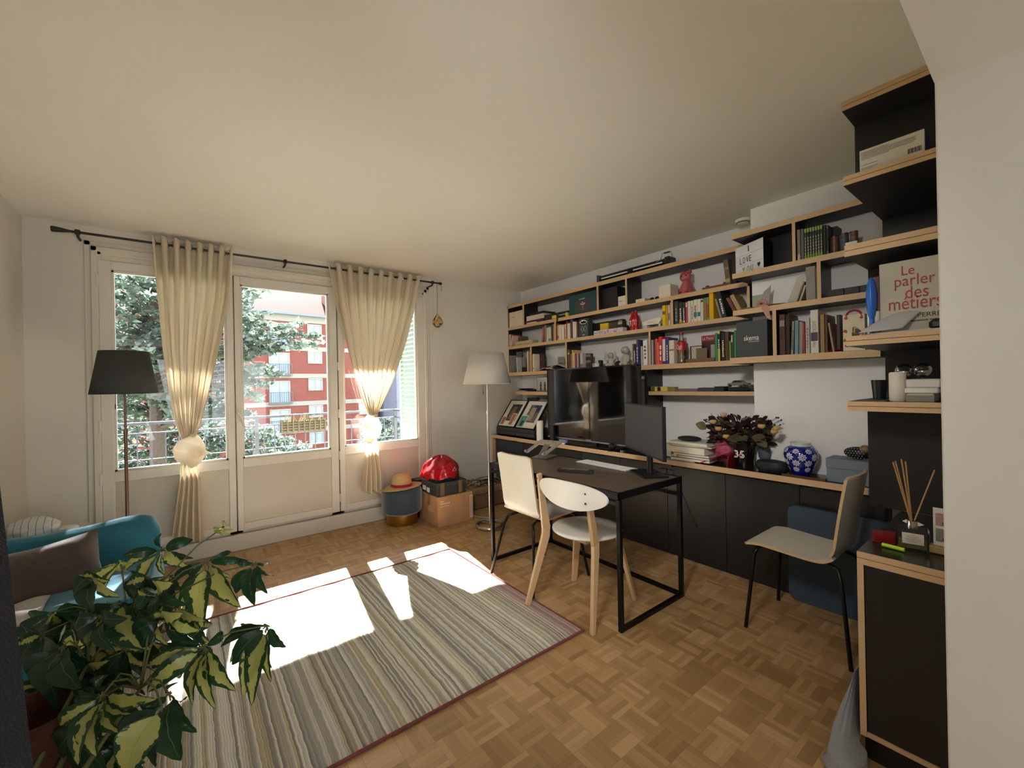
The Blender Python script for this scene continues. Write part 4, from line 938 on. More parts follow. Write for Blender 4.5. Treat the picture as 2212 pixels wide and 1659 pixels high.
def book(conv, x0, x1, yt, z, X_, depth, col, label, group, lean=0, band=None, title=None, cat='book', inset=None, tcol=None, name='book', h=None):
    X_ = X_+(.012 if inset is None else inset)
    ya, yb, zt = ext(conv, x0, x1, yt, z, X_)
    w = max(.006, ya-yb-.001); hh = h or max(.03, zt-z)
    a = math.radians(lean)
    if a > 0: T = Matrix.Translation((X_, ya-w*0, z+.0005)) @ Matrix.Rotation(a, 4, 'X') @ Matrix.Translation((0, -w, 0))     # top leans right
    elif a < 0: T = Matrix.Translation((X_, yb, z+.0005)) @ Matrix.Rotation(a, 4, 'X')
    else: T = Matrix.Translation((X_, yb, z+.0005))
    if a > 0: T = Matrix.Translation((X_, ya, z+.0005+w*math.sin(a))) @ Matrix.Rotation(a, 4, 'X') @ Matrix.Translation((0, -w, 0))
    if a < 0: T = Matrix.Translation((X_, yb, z+.0005+w*math.sin(-a))) @ Matrix.Rotation(a, 4, 'X')
    hh = hh/max(.5, math.cos(a)); c = .002
    g = G(); g.T = T
    g.box(0, c, 0, w, 0, hh, b=.0006).box(c, depth, 0, c*.8, 0, hh).box(c, depth, w-c*.8, w, 0, hh)
    o = bake(name, g, M(col, .5, var=.05, scale=20), None)
    tag(o, label, cat, group)
    g = G(); g.T = T; g.box(c, depth-.004, c*.8, w-c*.8, .003, hh-.003); bake('page_block', g, PAGES, o)
    if band:
        for (f0, f1, bc) in band: g = G(); g.T = T; g.box(-.0006, .0002, w*.06, w*.94, hh*f0, hh*f1); bake('spine_label', g, M(bc, .5), o)
    if title:
        p0 = T @ V((-.0008, w*.22, hh*.12)); up = (T.to_3x3() @ V((0, 1, 0))); rt = (T.to_3x3() @ V((0, 0, 1)))
        text(title, T @ V((-.0008, w*.75, hh*.14)), rt, -up, hh*.6, w*.5, M(tcol or '#e9e3d4', .6), o, name='spine_title')
    return o
def row(cell, group, conv, z, X_, depth, items):
    n = 0
    for it in items:
        x0, x1, yt, col, look = it[:5]; op = it[5] if len(it) > 5 else {}
        lb = '%s, %s from left in %s' % (look, ORD[n], cell); n += 1
        d = dict(op); dp = d.pop('depth', depth)
        book(conv, x0, x1, yt, z, X_, dp, col, lb, group, **d)
def sbox(name, label, cat, conv, x0, x1, yt, yb, z, X_, depth, col, group=None, inset=.012, b=.001, rough=.5, lid=None):
    """box standing (yb None) or lying at the height between yb and yt; returns (object, y left, y right, z0, z1, x)"""
    X_ = X_+inset; ya, y2, zt = ext(conv, x0, x1, yt, z, X_)
    z0 = z if yb is None else max(z, ext(conv, x0, x1, yb, z, X_)[2])
    if yb is not None and z0-z < .012: z0 = z
    t = thing(name, label, cat, (X_+depth/2, (ya+y2)/2, z0), group)
    o = bake('body', G().box(X_, X_+depth, y2, ya, z0+.0005, zt, b=b), M(col, rough, var=.05), t)
    if lid: bake('lid', G().box(X_-.001, X_+depth+.001, y2-.001, ya+.001, zt-(zt-z0)*lid, zt+.001, b=b), M(col, rough, var=.05), t)
    return t, ya, y2, z0, zt, X_
sU, sM, sL = S2[1], S3[1], S4[1]
# ---------- upper shelf, left part
t, ya, yb, z0, z1, x = sbox('paper_bag', 'cream paper bag with a dark clip at the left end of the upper shelf', 'bag', cA, 108, 274, 622, None, sU, XF, .07, '#d8cdb8')
bake('clip', G().tube([(x-.003, (ya+yb)/2+.02, z1-.01), (x-.004, (ya+yb)/2+.018, z1+.022), (x-.003, (ya+yb)/2-.008, z1+.012)], .003, 6), PLASTB, t)
text('-----', (x-.001, ya-.06, z1-.075), RY, UZ, .07, .018, M('#9f968a', .6), t)
sbox('book', 'maroon book lying at the bottom of the pile on the upper shelf', 'book', cA, 300, 515, 722, 785, sU, XF, .19, '#5a2b30', 'pile of books on the upper shelf')
sbox('magazine', 'thin white magazine lying on the maroon book on the upper shelf', 'magazine', cA, 318, 430, 752, 775, sU, XF, .02, '#e6dccb', 'pile of books on the upper shelf', inset=-.002)
zz = PX(XF, *cA(410, 722)).z
t, ya, yb, z0, z1, x = sbox('white_book', 'thick white book lying in the pile on the upper shelf', 'book', cA, 315, 525, 664, 722, zz, XF, .19, '#d9d2c2', 'pile of books on the upper shelf')
sbox('black_album', 'thin black album on top of the white book on the upper shelf', 'album', cA, 345, 520, 632, 664, z1, XF, .19, '#1c1b1a', 'pile of books on the upper shelf', inset=.02)
t, ya, yb, z0, z1, x = sbox('binder_box', 'flat black presentation box lying between the book pile and the teal board', 'box', cA, 528, 815, 640, None, sU, XF, .19, '#1b1b1d')
YEL = '#e8c81e'
t = thing('yellow_stapler', 'yellow and black gadget with two yellow ends on the upper shelf edge', 'tool', (XF+.02, PX(XF, *cA(700, 700)).y, sU))
def seg(a, b, yt_, yb_, col, nm, xo=.0, dp=.03):
    p, q, zt = ext(cA, a, b, yt_, sU, XF+xo); z0 = max(sU+.0005, ext(cA, a, b, yb_, sU, XF+xo)[2]); bake(nm, G().box(XF+xo, XF+xo+dp, q, p, z0, zt, b=.002), M(col, .4), t)
seg(618, 672, 670, 724, YEL, 'yellow_end', -.012); seg(780, 802, 636, 690, YEL, 'yellow_end', -.012); seg(698, 782, 656, 664, '#cfccc4', 'metal_rod', -.006, .006)
bake('black_strap', G().box(XF-.012, XF-.006, *(lambda a: (a[1], a[0]))(ext(cA, 680, 698, 640, sU, XF)), sU-.045, sU+.05, b=.002), PLASTB, t)
TEALB = '#1f474c'
t, ya, yb, z0, z1, x = sbox('board_box', 'dark teal board game style box standing upright on the upper shelf', 'box', cA, 822, 1150, 405, None, sU, XF, .05, TEALB)
w = ya-yb; h = z1-z0
bake('printed_panel', G().box(x-.0012, x, yb+w*.22, yb+w*.75, z0+h*.12, z0+h*.62), M('#4a443d', .6, var=.3, scale=30), t)
g = G()
for k in range(14):
    a0 = PI+PI*k/14; a1 = PI+PI*(k+1)/14; cy, cz = yb+w*.48, z0+h*.52
    g.add([(x-.002, cy+.035*math.cos(a0), cz+.02*math.sin(a0)), (x-.002, cy+.035*math.cos(a1), cz+.02*math.sin(a1)), (x-.002, cy+.022*math.cos(a1), cz+.009*math.sin(a1)), (x-.002, cy+.022*math.cos(a0), cz+.009*math.sin(a0))], [(0, 1, 2, 3)])
g.tube([(x-.001, cy, cz-.02), (x-.001, cy, cz-.07)], .002, 5).ball((x-.0015, cy, cz+.005), .008, 10)
bake('printed_emblem', g, M('#cfcabb', .6), t)
bake('printed_title', G().box(x-.0012, x, yb+w*.40, yb+w*.62, z0+h*.70, z0+h*.75), M('#9d9c76', .6), t)
t, ya, yb, z0, z1, x = sbox('white_box', 'small white box with tiny black print in the dark bay of the upper shelf', 'box', cA, 1410, 1497, 440, None, sU, XF, .06, '#e2d9c8')
text('------', (x-.001, ya-.012, z0+(z1-z0)*.45), RY, UZ, .04, .009, INK, t)
sbox('dark_case', 'large matt black case filling the second bay of the upper shelf', 'case', cA, 1180, 1400, 345, None, sU, XF, .15, '#1b1a18', inset=.06)
sbox('flat_carton', 'low cream box lying flat in the right bay of the upper shelf', 'box', cA, 1620, 1730, 472, None, sU, XF, .09, '#d9cdaf')
t = thing('sunglasses', 'folded black sunglasses lying beside the white cube box on the upper shelf', 'sunglasses', (XF+.05, PX(XF, *cA(1850, 462)).y, sU))
y = PX(XF+.03, *cA(1850, 462)).y
bake('lens', G().ball((XF+.03, y+.028, sU+.014), .022, 12, sc=(.35, 1, .6)), PLASTB, t, smooth=True); bake('lens', G().ball((XF+.03, y-.022, sU+.014), .022, 12, sc=(.35, 1, .6)), PLASTB, t, smooth=True)
bake('temple', G().tube([(XF+.03, y+.05, sU+.02), (XF+.05, y+.02, sU+.012), (XF+.06, y-.04, sU+.008)], .003, 6), PLASTB, t)
t, ya, yb, z0, z1, x = sbox('white_cube_box', 'white cube shaped box on the upper shelf left of the pink cat', 'box', cA, 1897, 2035, 308, None, sU, XF, .12, '#ded5c2', lid=.35)
# pink cat figurine
PINK = M('#b85a5e', .3, var=.2, scale=25, coat=.4, name='pink_ceramic')
t = thing('cat_figurine', 'glossy pink seated cat figurine on the upper shelf', 'figurine', (XF+.07, PX(XF+.06, *cB(785, 400)).y, sU))
cy = PX(XF+.06, *cB(785, 400)).y; cx = XF+.07
bake('body', G().lathe([(.0, 0), (.05, .002), (.058, .03), (.05, .07), (.034, .1), (.028, .12), (0, .125)], (cx, cy, sU), 24), PINK, t, smooth=True)
bake('head', G().ball((cx-.006, cy+.004, sU+.148), .045, 20, sc=(.9, 1.1, .95)), PINK, t, smooth=True)
for s in (-1, 1):
    bake('ear', G().lathe([(.017, 0), (.012, .018), (0, .036)], (cx, cy+s*.03, sU+.175), 12), PINK, t, smooth=True)
    bake('eye', G().ball((cx-.043, cy+s*.018, sU+.15), .0085, 10, sc=(.4, 1, 1)), INK, t, smooth=True)
    bake('paw', G().tube([(cx-.03, cy+s*.022, sU+.07), (cx-.05, cy+s*.024, sU+.015)], [.014, .016], 10), PINK, t, smooth=True)
t = thing('wooden_rack', 'low reddish wooden rack lying on the upper shelf right of the cat', 'rack', (XF+.05, PX(XF, *cB(1120, 430)).y, sU))
pa, pb, _ = ext(cB, 975, 1275, 430, sU, XF+.01)
bake('base', G().box(XF+.01, XF+.08, pb, pa, sU+.0005, sU+.018, b=.003), M('#7b4a35', .6, var=.2), t)
for f in (.15, .85): bake('peg', G().box(XF+.03, XF+.05, lerp(pa, pb, f)-.012, lerp(pa, pb, f)+.012, sU+.018, sU+.034, b=.003), M('#6d4130', .6), t)
book(cB, 1255, 1315, 110, sU, XF, .14, '#6b5c4c', 'dark floral patterned book leaning beside the letter light box', 'books on the upper shelf', lean=-6, band=[(.1, .25, '#b3a071'), (.6, .7, '#8f7f5a')])
book(cB, 1328, 1378, 95, sU, XF, .14, '#23201e', 'black book behind the letter light box on the upper shelf', 'books on the upper shelf', inset=.03)
# letter light box
ca = PX(2.975, 1649, 560); cb_ = PX(3.085, 1589, 560); z0 = R2[1]
d = V((ca.x-cb_.x, ca.y-cb_.y, 0)); w = d.length; d.normalize(); n_ = V((0, 0, 1)).cross(d); n_ = n_ if n_.x > 0 else -n_
lh = 2.27-z0
t = thing('letter_light_box', 'white light box with black letters reading I LOVE YOU', 'sign', (cb_.x, cb_.y, z0))
o0 = V((cb_.x, cb_.y, z0+.0005))
bake('housing', G().prism([o0+n_*.001, o0+d*w+n_*.001, o0+d*w+n_*.055, o0+n_*.055], (0, 0, lh)), PLASTB, t)
bake('face_panel', G().prism([o0, o0+d*w, o0+d*w+n_*.0012, o0+n_*.0012], (0, 0, lh)), M('#dcdce2', .3, var=.04, name='opal_acrylic'), t)
for k in (1/3, 2/3): bake('letter_rail', G().tube([o0+V((0, 0, lh*k))-n_*.001, o0+d*w+V((0, 0, lh*k))-n_*.001], .0015, 6), M('#bdbdc6', .3), t)
def lt(s, fx, fz, fw, fh): text(s, o0+d*(w*fx)+V((0, 0, lh*fz)), d, UZ, w*fw, lh*fh, INK, t, ext=.002)
lt('I', .48, .74, .035, .19); lt('L', .17, .40, .075, .2); lt('O', .28, .40, .09, .2); lt('V', .40, .40, .10, .2); lt('E', .52, .40, .075, .2)
lt('Y', .26, .07, .10, .2); lt('O', .43, .07, .09, .2); lt('U', .56, .07, .085, .2)
hp = [(0, -.5), (.5, .1), (.5, .35), (.25, .5), (0, .3), (-.25, .5), (-.5, .35), (-.5, .1)]
bake('heart_tile', G().prism([o0+d*(w*.85+a*.024)+V((0, 0, lh*.19+b*.032))-n_*.0015 for a, b in hp], -n_*.001), INK, t)
# ---------- upper shelf, right part (R2-R1)
row('the green series', 'comic volumes on the right upper shelf', cC, R2[1], XR2, .11,
    [(712, 742, 250, '#8d8072', 'brown and white comic volume', dict(band=[(.0, .2, '#c9c2b4')])), (748, 776, 243, '#5d6152', 'grey green comic volume')] +
    [(780+i*25.5, 780+i*25.5+23.5, 242-i*6.2, '#2c3225', 'dark comic volume with lime green ends', dict(band=[(.0, .13, '#7fa03a'), (.87, 1, '#8aa847')], title='------', tcol='#b9b3a6')) for i in range(7)] +
    [(962, 988, 204, '#191a17', 'plain black volume'), (992, 1012, 206, '#232b26', 'dark slim volume', dict(band=[(.02, .12, '#4e7260'), (.88, .97, '#4e7260')]))])
sbox('dark_carton', 'dark box behind the patterned cups on the right upper shelf', 'box', cC, 1018, 1100, 222, None, R2[1], XR2, .08, '#26221f', inset=.1)
def cupm(a, b): return M(a, .35, var=.9, scale=45, name='printed_pattern')
for k, (x0, x1, yt, cc, lb) in enumerate(((1022, 1115, 310, '#6a4638', 'left cup'), (1112, 1212, 284, '#4e4a55', 'middle cup'), (1214, 1300, 262, '#6b4a3a', 'right cup'))):
    Xc = XR2+.05; ya, yb, zt = ext(cC, x0, x1, yt, R2[1], Xc); r = (ya-yb)/2; c = V((Xc+r*.3, (ya+yb)/2, R2[1]))
    t = thing('printed_cup', 'cylindrical cup with a dark colourful print, %s of the three on the shelf' % lb.split()[0], 'cup', tuple(c), 'printed cups on the right upper shelf')
    hh = zt-R2[1]
    bake('cup_body', G().lathe([(r*.9, .001), (r*.92, hh*.96), (r*.86, hh*.96), (r*.84, .01), (0, .01)], c, 28), cupm(cc, 0), t, smooth=True)
    bake('metal_rim', G().tube([c+V((r*.9*math.cos(a), r*.9*math.sin(a), hh*.97)) for a in [2*PI*q/28 for q in range(28)]], .003, 6, closed=True), STEEL, t)
# ---------- corner unit: boxes
t, ya, yb, z0, z1, x = sbox('long_carton', 'long white printed carton with a barcode on the second highest corner shelf', 'box', cD, 300, 858, 720, None, T2[1], XR, .10, '#d9d4c6', inset=.02)
h = PX(XR+.02, *cD(860, 605)).z-T2[1]
def onface(cv, X_, *p): q = PX(X_, *cv(*p)); return q
zs1 = onface(cD, x, 850, 607).z; zs0 = onface(cD, x, 300, 822).z
for ob in t.children: pass
g = G()
for (f, ln) in ((.86, .5), (.80, .95), (.74, .93), (.68, .95), (.62, .9), (.56, .5), (.30, .3), (.16, .3), (.10, .2)):
    hz = (z1-z0); g.box(x-.0012, x-.0002, lerp(ya, yb, .03), lerp(ya, yb, .03+ln*.9), z0+hz*f, z0+hz*(f+.02))
bake('printed_text', g, M('#8e8a84', .6), t)
g = G()
for k in range(12): g.box(x-.0014, x-.0002, lerp(ya, yb, .76+.017*k), lerp(ya, yb, .76+.017*k+(.006 if k % 3 else .011)), z0+.015, z0+(z1-z0)*.36)
bake('barcode', g, INK, t)
bake('blue_end', G().box(x+.002, x+.1, yb-.0012, yb-.0002, z0+.001, z1-.001), M('#3a3a78', .5), t)
sbox('white_box_file', 'white box file lying flat on the corner shelf where the small cups end', 'box', cC, 1175, 1290, 362, None, T3[1], XR, .30, '#c5c1b6', inset=.03)
# big book
t = thing('large_book', 'large grey book with red title Le parler des métiers on the corner shelf', 'book', (XR+.06, .38, T4[1]))
xb = XR+.05; yA = PX(xb, *cC(1502, 700)).y; yB = .196; zt0 = PX(xb, *cC(1502, 585)).z; 
hb = zt0-T4[1]
bake('cover', G().box(xb, xb+.004, yB, yA, T4[1]+.001, zt0, b=.001).box(xb+.004, xb+.05, yA-.003, yA, T4[1]+.001, zt0).box(xb+.046, xb+.05, yB, yA, T4[1]+.001, zt0), M('#bab6a6', .6, var=.06, scale=5, streak=(3, 3, 60), name='grey_book_cover'), t)
bake('page_block', G().box(xb+.005, xb+.045, yB+.003, yA-.004, T4[1]+.003, zt0-.004), PAGES, t)
REDT = M('#a03636', .6, name='red_lettering')
def ft(s, x0, x1, yb_, yt_, mt=REDT, sh=0):
    a = PX(xb, *cC(x0, yb_)); b = PX(xb, *cC(x1, yb_)); c = PX(xb, *cC((x0+x1)/2, yt_)); z0_ = PX(xb, *cC((x0+x1)/2, yb_)).z
    text(s, (xb-.001, a.y, z0_), RY, UZ, a.y-b.y, c.z-z0_, mt, t)
ft('Le', 1715, 1840, 680, 588); ft('parler', 1650, 2040, 808, 668); ft('des', 1750, 1975, 895, 778); ft('métiers', 1595, 2108, 1000, 880); ft('PERRET', 1870, 2150, 1070, 1028, INK)
ft('----------- ----------', 1800, 2150, 1112, 1098, INK)
book(cC, 1430, 1500, 700, T4[1], XR, .2, '#5a2f36', 'dark maroon book standing behind the large grey book', None, inset=.06)
# blue brush, white roll, papers
t = thing('blue_paddle', 'bright blue oval paddle standing beside the large grey book', 'paddle', (XR+.04, PX(XR+.04, *cC(1425, 900)).y, T4[1]))
yb_ = PX(XR+.04, *cC(1425, 900)).y; zt = PX(XR+.04, *cC(1415, 728)).z
bake('blade', G().ball((XR+.04, yb_, (T4[1]+.03+zt)/2+.02), (zt-T4[1]-.05)/2, 24, sc=(.25, .19, 1)), M('#1f66c8', .35, name='blue_plastic'), t, smooth=True)
bake('handle', G().tube([(XR+.04, yb_, T4[1]+.09), (XR+.04, yb_, T4[1]+.001)], .009, 10), M('#1f66c8', .35), t, smooth=True)
ya, yc, zt = ext(cC, 1368, 1500, 1030, T4[1], XR+.04); r = (ya-yc)/2
tag(bake('paper_roll', G().lathe([(r*.35, 0), (r, 0), (r, zt-T4[1]), (r*.35, zt-T4[1])], (XR+.07, (ya+yc)/2, T4[1]+.0005), 32), M('#e5e1d8', .9, var=.03), smooth=True), 'white paper roll standing on the corner shelf by the blue paddle', 'roll')
def sheet(name, label, cat, P, col, dz=.0, mat=None, th=.0012):
    """quad sheet from four 3D corner points with a soft curl"""
    a, b, c, d_ = [V(p) for p in P]
    g = G().grid(lambda u, v: (a.lerp(b, u)).lerp(d_.lerp(c, u), v)+V((0, 0, dz*math.sin(PI*v)*math.sin(PI*u*.8+.3))), 14, 14)
    return tag(bake(name, g, mat or M(col, .7, var=.04), None, smooth=True, solid=th, angle=180), label, cat)
zz = T4[1]+.002
pL = PX(XR-.0, *cC(1320, 1255)); pR = PX(XR+.02, *cC(1800, 1190))
sheet('paper_sheet', 'white sheets of paper curling over the edge of the corner shelf', 'paper', [(XR-.03, pL.y, zz+.005), (XR-.01, pR.y+.02, zz+.012), (XR+.09, pR.y-.06, zz+.11), (XR+.08, pL.y-.09, zz+.08)], '#b3b0b0', .02)
tag(bake('paper_stack', G().box(XR+.0, XR+.19, .24, pL.y-.02, T4[1]+.0005, T4[1]+.0045), M('#c6c3c2', .7)), 'thin pile of papers lying flat under the curled sheet', 'paper')
tag(bake('black_pouch', G().box(XR+.01, XR+.048, .195, PX(XR, *cC(1965, 1150)).y, T4[1]+.0005, T4[1]+.042, b=.012), PLASTB, smooth=True), 'black pouch at the right end of the corner shelf under the large book', 'pouch')
# t5 shelf
zt5 = T5[1]
ya, yc, zt = ext(cE, 402, 516, 310, zt5, XR+.02); r = (ya-yc)/2
t = thing('white_speaker', 'white cylindrical speaker on the lowest corner shelf', 'speaker', (XR+.05, (ya+yc)/2, zt5))
bake('body', G().lathe([(r*.9, 0.0005), (r, .004), (r, zt-zt5-.004), (r*.92, zt-zt5), (0, zt-zt5)], (XR+.05, (ya+yc)/2, zt5), 36), M('#d8d3c9', .6, var=.04, name='speaker_cloth'), t, smooth=True)
bake('top_ring', G().lathe([(r*.8, 0), (r*.8, .002), (0, .002)], (XR+.05, (ya+yc)/2, zt-.0005), 36), PLASTW, t, smooth=True)
ya, yc, zt = ext(cE, 292, 400, 358, zt5, XR+.12); r = (ya-yc)/2
tag(bake('black_planter', G().lathe([(r*.75, .0005), (r, zt-zt5), (r*.93, zt-zt5), (r*.7, .01), (0, .01)], (XR+.14, (ya+yc)/2, zt5), 32), PLASTB, smooth=True), 'small empty black pot behind the white cylindrical speaker', 'pot')
tag(bake('flat_notebook', G().box(XR+.005, XR+.13, PX(XR, *cE(335, 480)).y-.03, PX(XR, *cE(200, 485)).y, zt5+.0005, zt5+.006, b=.001), M('#4a4b4b', .5)), 'thin dark notebook lying flat at the left end of the lowest corner shelf', 'notebook')
def stk(name, label, x0, x1, yt, yb_, col, inset, dp, z):
    return sbox(name, label, 'box', cE, x0, x1, yt, yb_, z, XR, dp, col, 'white boxes on the lowest corner shelf', inset=inset, b=.004)
t, a_, b_, q0, q1, xq = stk('white_carton', 'small clear edged white box at the bottom of the pile', 524, 705, 445, None, '#c9c6bc', .03, .12, zt5)
bake('clear_edge', G().box(xq-.003, xq, b_, a_, q0+.001, q1-.006), M('#8b8984', .15), t)
t, a_, b_, q0, q1b, xq = stk('white_carton', 'flat white box in the middle of the pile', 515, 732, 408, 445, '#dcd9d2', .025, .14, q1)
t, a_, b_, q0, q1c, xq = stk('white_carton', 'large white box on top of the pile beside the speaker', 522, 745, 352, 400, '#d3d0c9', .03, .16, q1b)
for k, (px, lb) in enumerate(((512, 'left'), (632, 'right'))):
    p = PX(XR+.1, *cE(px, 312)); c = V((XR+.1, p.y, q1c+.001))
    t = thing('glass_globe', 'clear glass globe on a dark foot, %s of two on the white boxes' % lb, 'globe', tuple(c), 'glass globes on the white boxes')
    bake('foot', G().lathe([(.018, 0), (.016, .006), (.006, .01), (0, .01)], c, 20), PLASTB, t, smooth=True)
    bake('glass_ball', G().ball(c+V((0, 0, .036)), .028, 24), glassmat('clear_globe', (.92, .93, .93)), t, smooth=True)
    bake('water', G().ball(c+V((0, 0, .028)), .02, 16, sc=(1, 1, .7)), STEEL, t, smooth=True)
# ---------- middle shelf
row('middle shelf first bay', 'books on the middle shelf', cA, sM, XF, .13,
    [(90, 103, 905, '#cfc6b2', 'off white booklet'), (104, 116, 900, '#e3dac6', 'cream booklet'), (117, 150, 902, '#9c4b41', 'brick red book', dict(inset=.03)), (125, 134, 918, '#d8bba4', 'pinkish leaning booklet', dict(lean=14, inset=-.0))])
sbox('wrapped_stack', 'olive brown bundle of booklets behind the long cream box', 'bundle', cA, 172, 262, 925, None, sM, XF, .10, '#6d5f41', inset=.09)
t, ya, yb, z0, z1, x = sbox('long_box', 'long cream box with faint teal print on the middle shelf', 'box', cA, 178, 388, 975, None, sM, XF, .09, '#c0a982')
bake('printed_scene', G().box(x-.001, x, lerp(yb, ya, .15), lerp(yb, ya, .9), z0+.004, z0+(z1-z0)*.3), M('#8f9c88', .6, var=.4, scale=40), t)
sbox('small_carton', 'small flat white carton right of the long cream box', 'box', cA, 390, 455, 998, None, sM, XF, .06, '#d9cfb8')
row('middle shelf second group', 'books on the middle shelf', cA, sM, XF, .14,
    [(492, 506, 812, '#b5675c', 'pink leaning slim book', dict(lean=8)), (530, 548, 790, '#8f7f7e', 'mauve grey book'), (553, 570, 820, '#ddd5c4', 'narrow cream book'), (574, 607, 812, '#c9cdb9', 'pale green and teal book', dict(band=[(.02, .2, '#5f8f88')])), (611, 632, 785, '#4b4048', 'dark plum book'), (633, 652, 775, '#a8814f', 'tan paper covered book')])
row('white novel row', 'books on the middle shelf', cA, sM, XF, .14,
    [(668, 681, 768, '#b54a3c', 'red slim book'), (684, 700, 788, '#c9b7a2', 'cream novel with red marks', dict(band=[(.1, .3, '#a54c45')])), (701, 729, 785, '#ded6be', 'wide cream novel'), (736, 762, 783, '#e0d8c2', 'cream novel with dark line'), (766, 776, 800, '#b6635b', 'thin pink red book', dict(h=.12)), (776, 788, 773, '#dcb5a0', 'salmon spined novel'), (792, 800, 745, '#8b4a3e', 'tall thin rust book'), (802, 834, 768, '#ddd0b6', 'thick cream novel'),
     (840, 866, 722, '#4a3358', 'tall dark purple book'), (868, 882, 745, '#e8dfc9', 'narrow ivory novel'), (885, 908, 752, '#ddd3ba', 'ivory novel right of purple book'), (914, 928, 748, '#6b3c48', 'plum red slim book')])
t, ya, yb, z0, z1, x = sbox('card_game_box', 'dark slate box with a white cloud and two bear outlines on the middle shelf', 'box', cA, 942, 1050, 708, None, sM, XF, .07, '#3f4a49')
w = ya-yb; h = z1-z0; cy = (ya+yb)/2; CH = M('#e3e1d8', .6)
g = G()
for (a, b, r) in ((-.27, .80, .13), (-.08, .84, .19), (.14, .82, .17), (.3, .79, .12), (0, .77, .16), (-.15, .765, .14), (.2, .77, .13)): g.add([(x-.0012, cy-a*w+r*w*math.cos(q), z0+h*b+r*w*.75*math.sin(q)) for q in [2*PI*k/14 for k in range(14)]], [tuple(range(14))])
bake('cloud_print', g, CH, t)
g = G()
for a in (-.12, .2): g.tube([(x-.0012, cy-a*w+.13*w*math.cos(q), z0+h*.42+.18*w*math.sin(q)*(1+.3*(math.sin(q) > 0))) for q in [2*PI*k/16 for k in range(16)]], .0012, 4, closed=True)
g.tube([(x-.0012, cy+.32*w, z0+h*.42), (x-.0012, cy+.2*w, z0+h*.39)], .0012, 4)
bake('bear_outlines', g, CH, t)
bake('small_print', G().box(x-.001, x, cy-.12*w, cy+.12*w, z0+h*.09, z0+h*.12), CH, t)
t, ya, yb, z0, z1, x = sbox('game_box', 'large black game box behind the smaller games on the middle shelf', 'box', cA, 1062, 1465, 745, None, sM, XF, .05, '#20211f', inset=.12)
bake('white_sticker', G().box(x-.001, x, ya-.05, ya-.012, z1-.055, z1-.03).box(x-.001, x, yb+.004, yb+.045, z1-.05, z1-.012), M('#c9c5ae', .6), t)
text('-------', (x-.001, lerp(ya, yb, .45), z1-.045), RY, UZ, .06, .02, M('#3f7a80', .6), t)
t, ya, yb, z0, z1, x = sbox('yellow_game_box', 'small yellow and blue card box on the middle shelf', 'box', cA, 1195, 1290, 765, None, sM, XF, .03, '#e0bd33', inset=.07)
bake('blue_wave', G().box(x-.001, x, yb, ya, z0, z0+(z1-z0)*.35), M('#4f8f9b', .5), t)
t, ya, yb, z0, z1, x = sbox('dark_game_box', 'brown game box with a cream sticker right of the yellow card box', 'box', cA, 1296, 1462, 748, None, sM, XF, .03, '#4c3b2c', inset=.085)
bake('cream_sticker', G().box(x-.001, x, yb+.004, yb+.05, z1-.03, z1-.006), M('#d8c08f', .6), t); bake('red_label', G().box(x-.001, x, ya-.06, ya-.005, z0+.02, z0+.04).box(x-.001, x, yb+.01, yb+.045, z0+.022, z0+.036), M('#b03a30', .5), t)
t, ya, yb, z0, z1, x = sbox('patterned_box', 'long low box with a busy white and purple doodle pattern on the middle shelf', 'box', cA, 1118, 1467, 835, None, sM, XF, .06, '#d9ccd2', inset=.0)
random.seed(3); g = G()
for k in range(60):
    a = lerp(yb+.01, ya-.01, random.random()); b = z0+.006+(z1-z0-.012)*random.random(); r = random.uniform(.003, .008)
    g.tube([(x-.0006, a+r*math.cos(q)*random.uniform(.6, 1.2), b+r*math.sin(q)*.8) for q in [2*PI*j/8 for j in range(8)]], .0009, 3, closed=True)
bake('doodle_pattern', g, M('#6d4260', .6), t)
tag(bake('round_vase', G().lathe([(.02, .0005), (.04, .015), (.045, .04), (.03, .065), (.02, .07), (0, .07)], (XF+.10, PX(XF+.1, *cA(1500, 880)).y, sM), 24), M('#4a2c2a', .4, var=.4, scale=40), smooth=True), 'dark reddish round pot on the middle shelf left of the red bottles', 'pot')
def bottle(label, conv, xc, yt, z, X_, prof, cols, group, ttl=None, capc='#b52a2e', rs=1):
    p = PX(X_, *conv(xc, yt)); h = p.z-z; c = V((X_, p.y, z+.0005)); t = thing('soda_bottle', label, 'bottle', tuple(c), group)
    P = [(r*rs, f*h) for r, f in prof]
    k = len(P)
    bake('bottle_body', G().lathe(P, c, 28), cols[0], t, smooth=True)
    r0 = P[-1][0]; bake('cap', G().lathe([(r0+.002, h-.012), (r0+.002, h+.001), (0, h+.002)], c, 20), M(capc, .35, .3), t, smooth=True)
    return t, c, h
COKE = [(.0, 0), (.028, 0), (.032, .02), (.031, .16), (.027, .24), (.031, .38), (.033, .48), (.032, .58), (.024, .70), (.014, .82), (.012, .96)]
REDM = M('#b31c24', .25, .2, name='red_aluminium')
